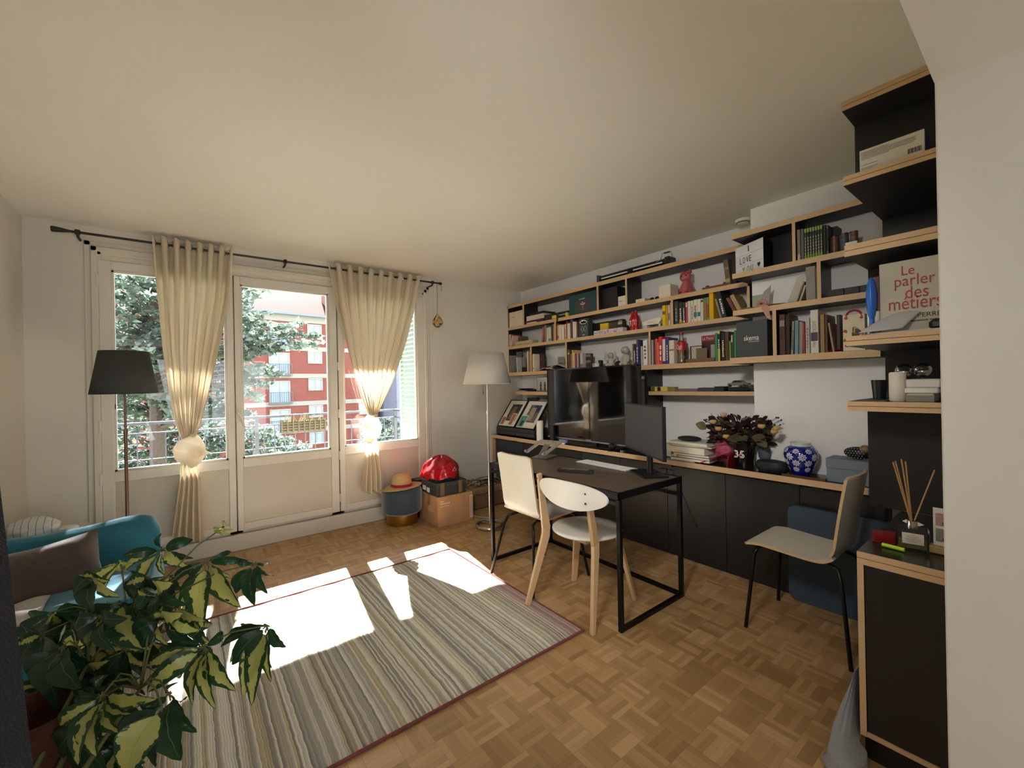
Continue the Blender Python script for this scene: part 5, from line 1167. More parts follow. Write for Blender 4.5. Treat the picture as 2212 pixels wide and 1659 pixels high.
for k, (xc, yt, dx, lb) in enumerate(((1583, 628, .03, 'rear red soda bottle, mostly hidden, on the middle shelf'), (1624, 614, .0, 'front red soda bottle with a white mark on the middle shelf'))):
    t, c, h = bottle(lb, cA, xc, yt, sM, XF+.045+dx, COKE, [REDM], 'red soda bottles', rs=.95)
    g = G()
    for (f0, f1, a0, a1) in ((.30, .50, -.65, -.45), (.47, .52, -.65, .5), (.27, .52, .3, .5)):
        pts = []
        for q in range(7):
            a = PI-.35+lerp(a0, a1, q/6); pts += [(c.x+.033*math.cos(a), c.y+.033*math.sin(a), c.z+h*f0), (c.x+.033*math.cos(a), c.y+.033*math.sin(a), c.z+h*f1)]
        g.add(pts, [(2*q, 2*q+2, 2*q+3, 2*q+1) for q in range(6)])
    bake('white_mark', g, M('#e4dcd6', .4), t)
# white appliance on legs
pa, pb, zt = ext(cA, 1692, 1930, 705, sM, XF+.02)
t = thing('white_console', 'white wedge shaped appliance with small legs beside the yellow books', 'appliance', (XF+.07, (pa+pb)/2, sM))
z1 = zt; g = G()
g.prism([(XF+.02, pa, z1-.028), (XF+.02, pa-.02, sM+.028), (XF+.02, pb+.03, sM+.026), (XF+.02, pb, z1-.012), (XF+.02, pb+.02, z1), (XF+.02, pa-.06, z1-.012)], (.09, 0, 0))
bake('shell', g, M('#e3dcc6', .4), t, bevel=.006, smooth=True)
for q in (.16, .84): bake('leg', G().tube([(XF+.04, lerp(pa, pb, q), sM+.03), (XF+.035, lerp(pa, pb, q), sM+.0005)], .008, 8), PLASTW, t, smooth=True)
bake('grey_print', G().box(XF+.0188, XF+.0198, lerp(pa, pb, .6), lerp(pa, pb, .35), z1-.035, z1-.031).box(XF+.0188, XF+.0198, lerp(pa, pb, .75), lerp(pa, pb, .6), z1-.05, z1-.047), M('#9c988a', .6), t)
row('middle shelf yellow group', 'books on the middle shelf', cA, sM, XF, .14,
    [(1936, 1975, 552, '#e4bf1c', 'bright yellow book', dict(band=[(.55, .72, '#7b5a2a')])), (1981, 2004, 550, '#cf9c20', 'mustard yellow book'), (2008, 2026, 548, '#cfd8d8', 'white and blue book', dict(band=[(.25, .6, '#4f86a8')])), (2027, 2041, 520, '#c08a6a', 'salmon brown book')])
row('middle shelf last bay', 'books on the middle shelf', cB, sM, XF, .15,
    [(642, 688, 612, '#3c4643', 'dark slate thick book', dict(title='----', tcol='#8d9a94')), (695, 738, 626, '#2c322f', 'dark book with orange foot', dict(band=[(.03, .14, '#d9822e')], title='------')), (742, 768, 626, '#35302e', 'dark brown book, white foot', dict(band=[(.03, .12, '#d8d3c6')], title='--------')),
     (776, 798, 620, '#b7403f', 'red and white book', dict(band=[(.75, .95, '#ddd2c5')])), (801, 836, 612, '#d9d2bf', 'white paperback'), (840, 868, 605, '#ddd6c4', 'white paperback', dict(title='------', tcol='#55504a')), (871, 914, 594, '#dfd9c8', 'wide white paperback, teal band', dict(band=[(.22, .42, '#2f7f86')], title='-----------', tcol='#7a3a34')), (917, 955, 588, '#e0dac9', 'white paperback, teal band', dict(band=[(.22, .42, '#2f7f86')])), (958, 986, 584, '#dcd6c6', 'white paperback, black top', dict(band=[(.85, .95, '#2a2826')])),
     (994, 1024, 572, '#6f8b58', 'green and orange book', dict(band=[(.1, .75, '#b5683a')])), (1026, 1052, 566, '#7d9a62', 'green and brown book', dict(band=[(.1, .7, '#8a5a3a')])), (1056, 1108, 500, '#dfae17', 'large bright yellow book')])
row('leaning dark group', 'leaning books at the middle shelf end', cB, sM, XF, .15,
    [(1186, 1206, 580, '#8f9490', 'slim grey book', dict(lean=-14)), (1212, 1262, 490, '#2b3231', 'thick dark grey book', dict(lean=-13, title='-------')), (1366, 1392, 560, '#7c463a', 'brown red book', dict(lean=-25)), (1394, 1412, 560, '#6d3a35', 'dark maroon book', dict(lean=-25)), (1418, 1470, 530, '#b1956a', 'tan hardback', dict(lean=-25)), (1508, 1530, 486, '#cfc8b6', 'slim white book')])
# ---------- lower shelf
row('lower shelf first bay', 'books on the lower shelf', cA, sL, XF, .15,
    [(96, 106, 1102, '#d6d2c8', 'thin white booklet'), (110, 122, 1105, '#8f9492', 'thin grey folder', dict(lean=-4)), (200, 210, 1172, '#b9b6ac', 'thin light booklet', dict(lean=-4)), (320, 332, 1102, '#ddd3b8', 'narrow cream book'), (334, 360, 1104, '#8f7a5c', 'brown book')])
t = thing('grey_brochure', 'grey brochure standing open to the front on the lower shelf', 'brochure', (XF+.14, PX(XF+.14, *cA(190, 1200)).y, sL))
a, b, zt = ext(cA, 125, 262, 1108, sL, XF+.12); bake('cover', G().box(XF+.12, XF+.125, b, a, sL+.001, zt), M('#6d716f', .5), t); bake('dark_foot', G().box(XF+.119, XF+.12, b, a, sL+.001, sL+.06), M('#1d1f22', .5), t); bake('title_line', G().box(XF+.119, XF+.12, b+.01, b+.06, zt-.03, zt-.025), INK, t)
t = thing('grey_brochure', 'smaller grey brochure leaning in front of the larger one', 'brochure', (XF+.1, PX(XF+.1, *cA(250, 1200)).y, sL))
a, b, zt = ext(cA, 212, 308, 1172, sL, XF+.08); bake('cover', G().box(XF+.08, XF+.084, b, a, sL+.001, zt), M('#7b7d78', .5), t); bake('dark_foot', G().box(XF+.079, XF+.08, b, a, sL+.001, sL+.06), M('#1d1f22', .5), t)
row('lower shelf second bay', 'books on the lower shelf', cA, sL, XF, .13,
    [(378, 387, 1142, '#d8c49c', 'thin cream booklet'), (390, 404, 1132, '#e6dcc0', 'ivory booklet', dict(band=[(.15, .2, '#3a332c')]))])
t, ya, yb, z0, z1, x = sbox('red_brown_box', 'dark red brown box with faint lines of print on the lower shelf', 'box', cA, 415, 525, 1130, None, sL, XF, .03, '#3a1e1a', inset=.1)
bake('faint_print', G().box(x-.001, x, yb+.03, ya-.03, z1-.05, z1-.044).box(x-.001, x, yb+.03, ya-.03, z1-.075, z1-.069), M('#7a5a50', .6), t)
t = thing('open_magazines', 'open magazines with pink and cream pages spread on the lower shelf', 'magazine', (XF+.05, PX(XF, *cA(600, 1300)).y, sL))
a, b, zt = ext(cA, 432, 790, 1290, sL, XF)
for k, (f0, f1, hh, cc) in enumerate(((0, .62, .035, '#cdb3c0'), (.12, .8, .045, '#2c1f24'), (.3, 1, .05, '#cabfae'))):
    p, q = lerp(a, b, f0), lerp(a, b, f1)
    bake('pages', G().grid(lambda u, v: V((XF+.005+.15*v+.004*k, lerp(p, q, u), sL+.004+.007*k+hh*math.sin(PI*u)**1.5*.8)), 20, 4), M(cc, .6, var=.15), t, smooth=True, solid=.004)
t = thing('small_picture_card', 'small greyish picture card leaning at the back of the lower shelf', 'card', (XF+.15, PX(XF+.15, *cA(730, 1200)).y, sL))
a, b, zt = ext(cA, 690, 768, 1165, sL, XF+.14); bake('card', G().box(XF+.14, XF+.144, b, a, sL+.001, zt), M('#8f8f84', .6, var=.3, scale=40), t); bake('printed_line', G().box(XF+.139, XF+.14, b+.02, a-.02, (sL+zt)/2, (sL+zt)/2+.008), INK, t)
row('lower shelf third bay', 'books on the lower shelf', cA, sL, XF, .13,
    [(808, 826, 1080, '#6a5a48', 'mottled brown book', dict(band=[(.75, .85, '#d8d0c0')])), (829, 843, 1100, '#5b3c28', 'dark brown book'), (845, 855, 1130, '#b4914a', 'ochre slim book'), (858, 870, 1085, '#d9ba62', 'pale yellow book'), (872, 890, 1120, '#d6c9a6', 'cream book'), (892, 904, 1125, '#8f4a44', 'dull red book'), (906, 916, 1130, '#a0505a', 'pink red slim book'), (918, 934, 1120, '#c2a9a6', 'dusty pink book'), (937, 952, 1125, '#5f5058', 'plum grey book'), (955, 986, 1122, '#c9bfb6', 'white floral book', dict(band=[(.02, .3, '#8d8a86')]))])
t, ya, yb, z0, z1, x = sbox('record_sleeves', 'grey and brown sleeves stacked at an angle right of the floral book', 'sleeve', cA, 990, 1083, 1128, None, sL, XF, .04, '#4b3a30', inset=.06)
bake('white_labels', G().box(x-.001, x, yb+.004, ya-.01, z1-.035, z1-.008).box(x-.001, x, yb+.004, ya-.015, z0+.06, z0+.085), M('#8f8a80', .6), t)
t, ya, yb, z0, z1, x = sbox('white_card_box', 'small white card box with a black mark standing above the television', 'box', cA, 1105, 1170, 1242, None, sL, XF, .02, '#d9d9d6')
bake('black_mark', G().box(x-.001, x, ya-.02, ya-.012, z0+.02, z0+.045), INK, t)
tag(bake('black_gadget', G().box(XF+.04, XF+.09, *(lambda q: (q[1], q[0]))(ext(cA, 1172, 1196, 1240, sL, XF+.04)[:2]), sL+.0005, PX(XF+.04, *cA(1185, 1205)).z, b=.004), PLASTB), 'small black gadget beside the white card box above the television', 'gadget')
# white astronaut-like figurines
STONE = M('#b9b2a4', .6, var=.1, scale=20, name='white_resin')
def figurine(label, xc, yt, X_, arms):
    p = PX(X_, *cA(xc, yt)); h = p.z-sL; t = thing('figurine', label, 'figurine', (X_, p.y, sL), 'off white figurines on the lower shelf'); y = p.y; z = sL
    bake('torso', G().lathe([(.0, 0), (.03, 0), (.036, .02), (.03, h*.35), (.036, h*.5), (.022, h*.6), (0, h*.62)], (X_, y, z+.0005), 20, sx=.85), STONE, t, smooth=True)
    r = h*.2
    bake('head', G().ball((X_-.004, y, z+h-r), r, 22), STONE, t, smooth=True)
    bake('visor', G().ball((X_-.004-r*.35, y+.004, z+h-r), r*.78, 16), M('#a39c8e', .25), t, smooth=True)
    for s in (-1, 1):
        if arms == 'up': pts = [(X_, y+s*.03, z+h*.45), (X_-.012, y+s*.062, z+h*.55), (X_-.012, y+s*.055, z+h*.95)]
        else: pts = [(X_, y+s*.032, z+h*.5), (X_-.02, y+s*.042, z+h*.3), (X_-.03, y+s*.02, z+h*.12)]
        bake('arm', G().tube(pts, [.014, .012, .008], 10), STONE, t, smooth=True)
        if arms == 'up':
            g = G()
            for k in range(4): g.tube([V(pts[-1]), V(pts[-1])+V((-.002, s*(.012-.008*k)-s*.004, .016))], [.0035, .002], 5)
            bake('hand', g, STONE, t, smooth=True)
        bake('leg', G().tube([(X_, y+s*.016, z+h*.2), (X_-.04, y+s*.026, z+h*.14), (X_-.045, y+s*.026, z+.01)], [.018, .015, .014], 10), STONE, t, smooth=True)
figurine('white round headed figurine raising both hands, above the television', 1325, 1112, XF+.05, 'up')
figurine('taller white round headed figurine sitting with arms down, above the television', 1500, 1040, XF+.06, 'down')
tag(bake('dark_stone', G().ball((XF+.06, PX(XF+.06, *cA(1420, 1240)).y, sL+.03), .034, 14, sc=(1, 1.2, .85)), M('#26262a', .35), smooth=True), 'dark rounded object between the two white figurines', 'object')
row('purple group above television', 'books on the lower shelf', cA, sL, XF, .15,
    [(1576, 1590, 1010, '#8f7660', 'brown slim book'), (1592, 1618, 1025, '#2c2438', 'dark book with white letters', dict(title='--------', tcol='#e9e3da')), (1624, 1648, 962, '#5a4479', 'tall purple book', dict(title='-----')), (1650, 1672, 968, '#473763', 'second purple book', dict(inset=.03)), (1680, 1700, 1040, '#b7b4ac', 'thin grey book'), (1706, 1757, 970, '#e6e3e2', 'white book with coloured dots')])
# dots on the white book
X_ = XF+.012; a, b, zt = ext(cA, 1706, 1757, 970, sL, X_)
wb = [o for o in bpy.data.objects if o.get('label', '').startswith('white book with coloured dots')][0]
for k, cc in enumerate(('#8a4a63', '#4a4f68', '#b8606c', '#96405c')):
    zc = lerp(sL, zt, .74-.145*k)
    bake('dot', G().add([(X_-.0012, (a+b)/2+.011*math.cos(q), zc+.011*math.sin(q)) for q in [2*PI*j/16 for j in range(16)]], [tuple(range(16))]), M(cc, .5), wb)
row('lower shelf fourth bay', 'books on the lower shelf', cB, sL, XF, .15,
    [(368, 388, 1075, '#aeb0ac', 'light grey book'), (391, 408, 1078, '#4e4260', 'muted purple book'), (413, 440, 1062, '#d9512a', 'bright orange book'), (443, 452, 1105, '#e89a80', 'thin salmon book'), (455, 496, 1036, '#cf2f3c', 'tall bright red book', dict(title='---')), (500, 537, 1066, '#4b3f70', 'purple book with white spine', dict(band=[(.12, 1, '#d8d4d6')], title='-----------', tcol='#3a3040')), (540, 572, 1046, '#4a3b78', 'deep purple book', dict(title='------')), (578, 637, 1080, '#d8d2c0', 'thick white book', dict(band=[(.55, .62, '#b5653a')]))])
sbox('pink_grey_box', 'pinkish grey box behind the clear soda bottle', 'box', cB, 640, 700, 1082, None, sL, XF, .12, '#9a7f78', inset=.035)
CLR = glassmat('cola_glass', (.86, .84, .78))
t, c, h = bottle('clear contour soda bottle with a red label on the lower shelf', cB, 728, 990, sL, XF+.05, COKE, [CLR], None, rs=1.12)
bake('contents', G().lathe([(0, .004), (.033, .004), (.033, h*.2), (.028, h*.26), (.033, h*.42), (0, h*.44)], c, 24), M('#8f7a5e', .3), t, smooth=True)
bake('red_label', G().lathe([(.0355, h*.42), (.0378, h*.48), (.0378, h*.60), (.030, h*.70)], c, 28), M('#bb2028', .4), t, smooth=True)
text('Coca', (c.x-.040, c.y+.024, c.z+h*.47), RY, UZ, .048, .034, M('#ece4dc', .5), t, shear=.3); text('Cola', (c.x-.040, c.y+.012, c.z+h*.435), RY, UZ, .03, .012, M('#ece4dc', .5), t, shear=.3)
t, ya, yb, z0, z1, x = sbox('magazine', 'maroon magazine titled Le Point behind the small picture frames', 'magazine', cB, 968, 1130, 1020, None, sL, XF, .012, '#4c2c2c', inset=.13)
bake('red_masthead', G().box(x-.001, x, yb, ya, z1-.045, z1), M('#a3303c', .5), t)
text('Le Point', (x-.002, ya-.01, z1-.036), RY, UZ, (ya-yb)*.8, .026, M('#e5dccf', .5), t)
t, ya, yb, z0, z1, x = sbox('picture_frame', 'small frame with white mount and dark red back on the lower shelf', 'picture frame', cB, 832, 985, 1145, None, sL, XF, .012, '#3f221f', inset=.09)
bake('mount', G().box(x-.001, x, yb+.01, ya-.012, z0+.02, z1-.006), M('#bdb8ab', .6), t)
t, ya, yb, z0, z1, x = sbox('brown_envelope', 'brown card envelope leaning in front of the small frame', 'envelope', cB, 905, 1035, 1172, None, sL, XF, .004, '#776548', inset=.05)
tag(bake('long_tray', G().box(XF+.02, XF+.1, *(lambda q: (q[1], q[0]))(ext(cB, 775, 1125, 1300, sL, XF+.02)[:2]), sL+.0005, sL+.03, b=.003), M('#7d5c42', .7)), 'low brown cardboard tray under the frames on the lower shelf', 'tray')
t, ya, yb, z0, z1, x = sbox('white_photo', 'small white photo card standing right of the maroon magazine', 'card', cB, 1078, 1128, 1128, None, sL, XF, .003, '#aaa79e', inset=.11)
row('lower shelf green group', 'books on the lower shelf', cB, sL, XF, .15,
    [(1128, 1156, 992, '#2f8a62', 'green slim book'), (1158, 1188, 968, '#1f1f1e', 'black book, yellow bands', dict(band=[(0, .42, '#d8c431'), (.9, 1, '#d8c431')], title='--------')), (1200, 1245, 985, '#1f1c1a', 'black book with cream letters', dict(title='---------', tcol='#e3d8a0')), (1248, 1290, 975, '#5c3a22', 'brown thick book'), (1297, 1318, 1085, '#6f9a4a', 'short light green book'), (1320, 1340, 1010, '#2b4a33', 'dark green book, white top', dict(band=[(.7, .97, '#c9ccb8')])), (1346, 1352, 1000, '#6a4a2a', 'thin brown book'), (1355, 1378, 962, '#2b8f66', 'tall emerald green book')])
# ---------- skema box and right lower row (R4)
zR4 = R4[1]
t, ya, yb, z0, z1, x = sbox('archive_box', 'large dark grey box with a white logo on the lower right shelf', 'box', cC, 133, 428, 1120, None, zR4, XR2, .15, '#3f4244', inset=.02)
text('skema', (x-.001, PX(x, *cC(208, 1300)).y, PX(x, *cC(208, 1312)).z), RY, UZ, PX(x, *cC(208, 1300)).y-PX(x, *cC(352, 1300)).y, .034, INKW, t)
bake('logo_underline', G().box(x-.001, x, PX(x, *cC(350, 1300)).y, PX(x, *cC(250, 1300)).y, PX(x, *cC(300, 1318)).z, PX(x, *cC(300, 1315)).z), INKW, t)
row('right lower shelf', 'books on the right lower shelf', cC, zR4, XR2, .14,
    [(542, 596, 1058, '#4a2c20', 'tall dark brown book', dict(band=[(.7, .85, '#8d8274')])), (600, 640, 1060, '#3c251c', 'second tall brown book', dict(inset=.03)), (650, 672, 1128, '#8f8b80', 'grey book leaning slightly', dict(lean=3, title='-----------', tcol='#2c2a28')), (686, 722, 1118, '#6f8c98', 'light blue book', dict(lean=1.5)), (728, 764, 1130, '#8b857b', 'warm grey book', dict(lean=1.5)), (768, 786, 1140, '#a8332c', 'red slim book'), (792, 832, 1092, '#b9b5a8', 'off white book', dict(title='-------', tcol='#7a766c')),
     (838, 914, 1016, '#d5d0c6', 'very tall white art book', dict(band=[(.28, .48, '#4f3357')], title='LAROUSSE DESSINS', tcol='#6a655c')), (934, 972, 1060, '#9a7b4a', 'tan cloth book'), (975, 1002, 1062, '#6b4f2e', 'brown cloth book', dict(inset=.03)), (1048, 1068, 1136, '#a08070', 'thin pinkish leaning book', dict(lean=-7)), (1090, 1122, 1062, '#4a3426', 'dark brown wide book', dict(inset=.04))])
tag(bake('red_dish', G().lathe([(.0, .001), (.03, .001), (.042, .012), (.04, .014), (0, .006)], (XR2+.06, PX(XR2+.06, *cC(1080, 1400)).y, zR4), 24), M('#8f1f22', .3), smooth=True), 'small red dish in front of the dark brown book', 'dish')
t, ya, yb, z0, z1, x = sbox('gift_bag', 'cream gift bag with floral dark print and a red handle on the lower right shelf', 'bag', cC, 1150, 1362, 1058, None, zR4, XR2, .07, '#dccfb0', inset=.0)
w = ya-yb; h = z1-z0; cy = (ya+yb)/2
bake('handle', G().tube([(x+.005, cy+.035*math.cos(q)*1, z1-.012+.035*math.sin(q)) for q in [PI*k/14 for k in range(15)]], .006, 8), M('#a8283a', .6), t, smooth=True)
random.seed(12)
def blob(cx, cz, rx, rz_): return [(x-.0012-random.random()*.0004, cx+rx*(1+.25*math.sin(3*q+cx*90))*math.cos(q), cz+rz_*(1+.2*math.cos(2*q+cz*50))*math.sin(q)) for q in [2*PI*j/18 for j in range(18)]]
g = G()
for (a, b, r1, r2) in ((-.08, .30, .26, .17), (-.1, .52, .2, .13)): g.add(blob(cy+a*w, z0+b*h, r1*w, r2*h), [tuple(range(18))])
bake('dark_print', g, M('#4a4440', .6), t)
g = G()
for (a, b, r1) in ((.38, .55, .10), (.42, .3, .08), (-.36, .9, .08), (.34, .92, .09), (-.4, .45, .07), (.3, .15, .1)): g.add(blob(cy+a*w, z0+b*h, r1*w, r1*w), [tuple(range(18))])
bake('flower_print', g, M('#b5483f', .6), t)
bake('yellow_print', G().add(blob(cy-.1*w, z0+.55*h, .13*w, .1*h), [tuple(range(18))]), M('#c9a04a', .6), t)
# ---------- middle right row (R3)
zR3 = R3[1]
sheet('open_booklet', 'white booklet with curled pages standing beside the salmon ribbon', 'booklet', [(XR2+.03, PX(XR2+.03, *cC(318, 960)).y, zR3+.01), (XR2+.10, PX(XR2+.08, *cC(440, 990)).y, zR3+.01), (XR2+.08, PX(XR2+.08, *cC(470, 900)).y, PX(XR2+.08, *cC(470, 775)).z), (XR2+.05, PX(XR2+.05, *cC(400, 900)).y, PX(XR2+.05, *cC(395, 840)).z)], '#cbc9c4', .0)
t, ya, yb, z0, z1, x = sbox('green_card', 'pale green card standing at the left end of the right middle shelf', 'card', cC, 285, 392, 872, None, zR3, XR2, .004, '#9fa491', inset=.12)
t = thing('ribbon_roll', 'roll of salmon ribbon hanging over the edge of the right middle shelf', 'ribbon', (XR2+.02, PX(XR2, *cC(370, 965)).y, zR3))
ry = PX(XR2, *cC(368, 968)).y
RIB = M('#b98c76', .6, var=.1, name='salmon_ribbon')
bake('coil', G().tube([(XR2+.012, ry+.026*math.cos(q)*1.1, zR3+.022+.02*math.sin(q)) for q in [2*PI*k/24 for k in range(24)]], .007, 6, closed=True).tube([(XR2+.012, ry+.015*math.cos(q)*1.1, zR3+.022+.011*math.sin(q)) for q in [2*PI*k/24 for k in range(24)]], .005, 6, closed=True), RIB, t, smooth=True)
e1 = PX(XR2-.012, *cC(455, 1112)); 
bake('loose_end', G().add([(XR2-.004, ry, zR3+.006), (XR2-.004, ry-.045, zR3+.004), (XR2-.012, e1.y-.008, e1.z), (XR2-.012, e1.y+.02, e1.z+.02)], [(0, 1, 2, 3)]), RIB, t, solid=.001)
tag(bake('wooden_disc', G().lathe([(0, .0005), (.045, .0005), (.048, .006), (.045, .012), (0, .013)], (XR2+.06, PX(XR2+.06, *cC(245, 990)).y-.0, zR3), 28), M('#8a6a48', .6), smooth=True), 'small round wooden disc lying under the leaning tan book', 'disc')
tag(bake('wooden_bowl', G().lathe([(0, .0005), (.04, .0005), (.055, .012), (.05, .012), (0, .005)], (XR2+.08, PX(XR2+.08, *cC(530, 940)).y, zR3), 28), M('#9a7448', .6), smooth=True), 'shallow wooden bowl in the middle of the right middle shelf', 'bowl')
sheet('art_print', 'white print leaning to the right against the grey folders', 'print', [(XR2+.04, PX(XR2+.04, *cC(615, 945)).y, zR3+.002), (XR2+.06, PX(XR2+.04, *cC(700, 935)).y, zR3+.002), (XR2+.04, PX(XR2+.04, *cC(798, 700)).y, PX(XR2+.04, *cC(798, 668)).z), (XR2+.04, PX(XR2+.04, *cC(715, 720)).y, PX(XR2+.04, *cC(700, 715)).z)], '#c2bdae', 0, th=.004)
row('right middle shelf', 'folders on the right middle shelf', cC, zR3, XR2, .13,
    [(702, 716, 760, '#6a5a4a', 'thin brown leaning book', dict(lean=20, inset=.05)), (728, 748, 790, '#b5a88e', 'cream leaning book', dict(lean=18, inset=.04)), (795, 886, 602, '#8b857c', 'thick grey folder'), (888, 902, 612, '#57504a', 'dark slim folder')])
t, ya, yb, z0, z1, x = sbox('blue_board', 'flat grey blue board lying in the last bay of the right middle shelf', 'board', cC, 962, 1395, 868, None, zR3, XR2, .15, '#5f7681')
for k, (a, b, yt) in enumerate(((1010, 1160, 818), (1166, 1308, 796), (1314, 1400, 776))):
    sbox('black_tray', 'black tray on the blue board, %s of the three' % ('left', 'middle', 'right')[k], 'tray', cC, a, b, yt, None, z1+.001, XR2, .12, '#22221f', 'black trays on the blue board')
# ---------- floating shelves
zf = 1.2565
t = thing('framed_photo', 'thin framed black and white photo of two people on the left floating shelf', 'picture frame', (XF+.06, PX(XF+.05, 1170, 830).y, zf))
xa = XF+.05; ya = PX(xa, 1160.5, 845).y; yb = PX(xa, 1187, 845).y; zt = PX(xa, 1168, 814).z
bake('frame', G().box(xa, xa+.012, yb, ya, zf+.0005, zt), PLASTB, t); bake('photo', G().box(xa-.001, xa, yb+.006, ya-.006, zf+.007, zt-.005), M('#b9b8b2', .4, var=.1), t)
g = G()
for k, f in enumerate((.68, .35)):
    yy = lerp(yb, ya, f); g.add([(xa-.002, yy+a*.022, zf+.012+b*.1) for a, b in ((-.8, 0), (.8, 0), (.5, .5), (.9, .6), (.4, .75), (-.4, .75), (-.9, .55), (-.5, .5))], [tuple(range(8))]); g.add([(xa-.002, yy+.013*math.cos(q), zf+.098+.014*math.sin(q)) for q in [2*PI*j/12 for j in range(12)]], [tuple(range(12))])
bake('printed_people', g, M('#3c3b3a', .5), t)
t = thing('cable_tangle', 'tangle of black cables and glasses on the left floating shelf', 'cables', (XF+.06, PX(XF+.05, 1135, 845).y, zf)); random.seed(9); g = G()
ya = PX(XF+.02, 1117, 844).y; yb = PX(XF+.02, 1156, 844).y
for k in range(7):
    pts = [V((XF+.01+.07*random.random(), lerp(ya, yb, random.random()), zf+.006+.03*random.random())) for _ in range(6)]; pts = [pts[i].lerp(pts[i+1], q) for i in range(5) for q in (0, .25, .5, .75)]
    g.tube(pts, .003, 5)
g.box(XF+.02, XF+.06, lerp(ya, yb, .55), lerp(ya, yb, .95), zf+.0005, zf+.028, b=.006)
bake('black_cables', g, PLASTB, t, smooth=True)
zf2 = 1.2605; kz = lambda x, y: (1380+x/8.508, 800+y/8.508)
t, ya, yb, z0, z1, x = sbox('yellow_toy_box', 'small yellow box with a dark picture at the left of the right floating shelf', 'box', kz, 290, 522, 300, None, zf2, XF, .05, '#d3c263')
bake('dark_picture', G().box(x-.001, x, lerp(ya, yb, .22), lerp(ya, yb, .48), z0+.003, z1-.002), M('#3a2418', .6), t)
sbox('small_brown_box', 'dark yellow brown little box left of the yellow box on the floating shelf', 'box', kz, 215, 285, 290, None, zf2, XF, .05, '#6b5a22', inset=.02)
sbox('patterned_tin', 'small patterned olive tin right of the yellow box', 'tin', kz, 526, 665, 305, None, zf2, XF, .05, '#8c7a3c')
sbox('flat_papers', 'thin pile of greyish papers in the middle of the floating shelf', 'paper', kz, 670, 1080, 338, None, zf2, XF, .1, '#6d675e')
sbox('dark_folder', 'dark flat case lying right of the papers on the floating shelf', 'case', kz, 1082, 1380, 318, None, zf2, XF, .1, '#3b3a40')
sbox('black_wallet', 'black thick wallet beside the silver model car', 'wallet', kz, 1385, 1565, 295, None, zf2, XF, .08, '#17171a')
t = thing('model_car', 'silver and black model car standing on a black base on the floating shelf', 'model car', (XF+.06, PX(XF+.05, *kz(1720, 330)).y, zf2))
ya, yb, zt = ext(kz, 1640, 2040, 310, zf2, XF+.04)
bake('plinth', G().box(XF+.03, XF+.12, yb, ya, zf2+.0005, zt, b=.006), PLASTB, t)
cy = lerp(ya, yb, .25)
g = G(); g.prism([(XF+.05, cy+.05, zt+.012), (XF+.05, cy+.045, zt+.03), (XF+.05, cy+.02, zt+.034), (XF+.05, cy, zt+.052), (XF+.05, cy-.045, zt+.052), (XF+.05, cy-.07, zt+.034), (XF+.05, cy-.1, zt+.03), (XF+.05, cy-.1, zt+.012)], (.05, 0, 0))
bake('car_body', g, M('#8d8f94', .2, .8), t, bevel=.003, smooth=True)
bake('cabin_glass', G().prism([(XF+.049, cy+.015, zt+.036), (XF+.049, cy, zt+.049), (XF+.049, cy-.043, zt+.049), (XF+.049, cy-.06, zt+.036)], (-.001, 0, 0)), M('#1a2030', .1), t)
for q in (.028, -.075): bake('wheel', G().tube([(XF+.046, cy+q, zt+.012), (XF+.056, cy+q, zt+.012)], .011, 14), PLASTB, t, smooth=True)
bake('knob', G().ball((XF+.05, PX(XF+.05, *kz(1878, 300)).y, zt+.008), .008, 12), PLASTB, t, smooth=True)
p = PX(XF+.04, *kz(2080, 320)); tag(bake('metal_bowl', G().lathe([(0, .0005), (.02, .0005), (.045, .035), (.05, .05), (.047, .05), (.018, .004), (0, .004)], (XF+.06, 1.345, zf2), 28), M('#d2c9a8', .2, .9), smooth=True), 'shiny pale metal bowl at the right end of the floating shelf', 'bowl')
# ================================================================ WORKTOP THINGS
WT = .7455
# television
t = thing('television', 'large black television on the worktop reflecting the window', 'television', (2.99, 2.68, WT))
TX, TY0, TY1, TZ0, TZ1 = 2.965, 2.115, 3.235, .792, 1.492
bake('housing', G().box(TX+.004, TX+.045, TY0, TY1, TZ0, TZ1, b=.006).box(TX+.045, TX+.075, TY0+.2, TY1-.2, TZ0+.08, TZ1-.2, b=.01), PLASTB, t)
bake('screen', G().box(TX+.001, TX+.0045, TY0+.012, TY1-.012, TZ0+.03, TZ1-.012), M('#050506', .07, var=.0, coat=.8, name='glossy_screen'), t)
g = G()
for a in ((TY0, TY0+.0115, TZ0, TZ1), (TY1-.0115, TY1, TZ0, TZ1), (TY0, TY1, TZ1-.0115, TZ1)): g.box(TX-.001, TX+.005, *a)
bake('bezel', g, M('#1b1a1a', .25), t)
bake('silver_strip', G().box(TX-.003, TX+.005, TY0, TY1, TZ0, TZ0+.014, b=.002), M('#a9aeb4', .2, .9), t)
text('-------', (TX-.0045, (TY0+TY1)/2+.03, TZ0+.016), RY, UZ, .06, .008, M('#b9bdc2', .3), t)
bake('stand', G().box(TX-.03, TX+.12, 2.35, 3.0, WT, WT+.012, b=.004).box(TX+.02, TX+.05, 2.6, 2.75, WT+.01, TZ0+.1), M('#101011', .15), t)
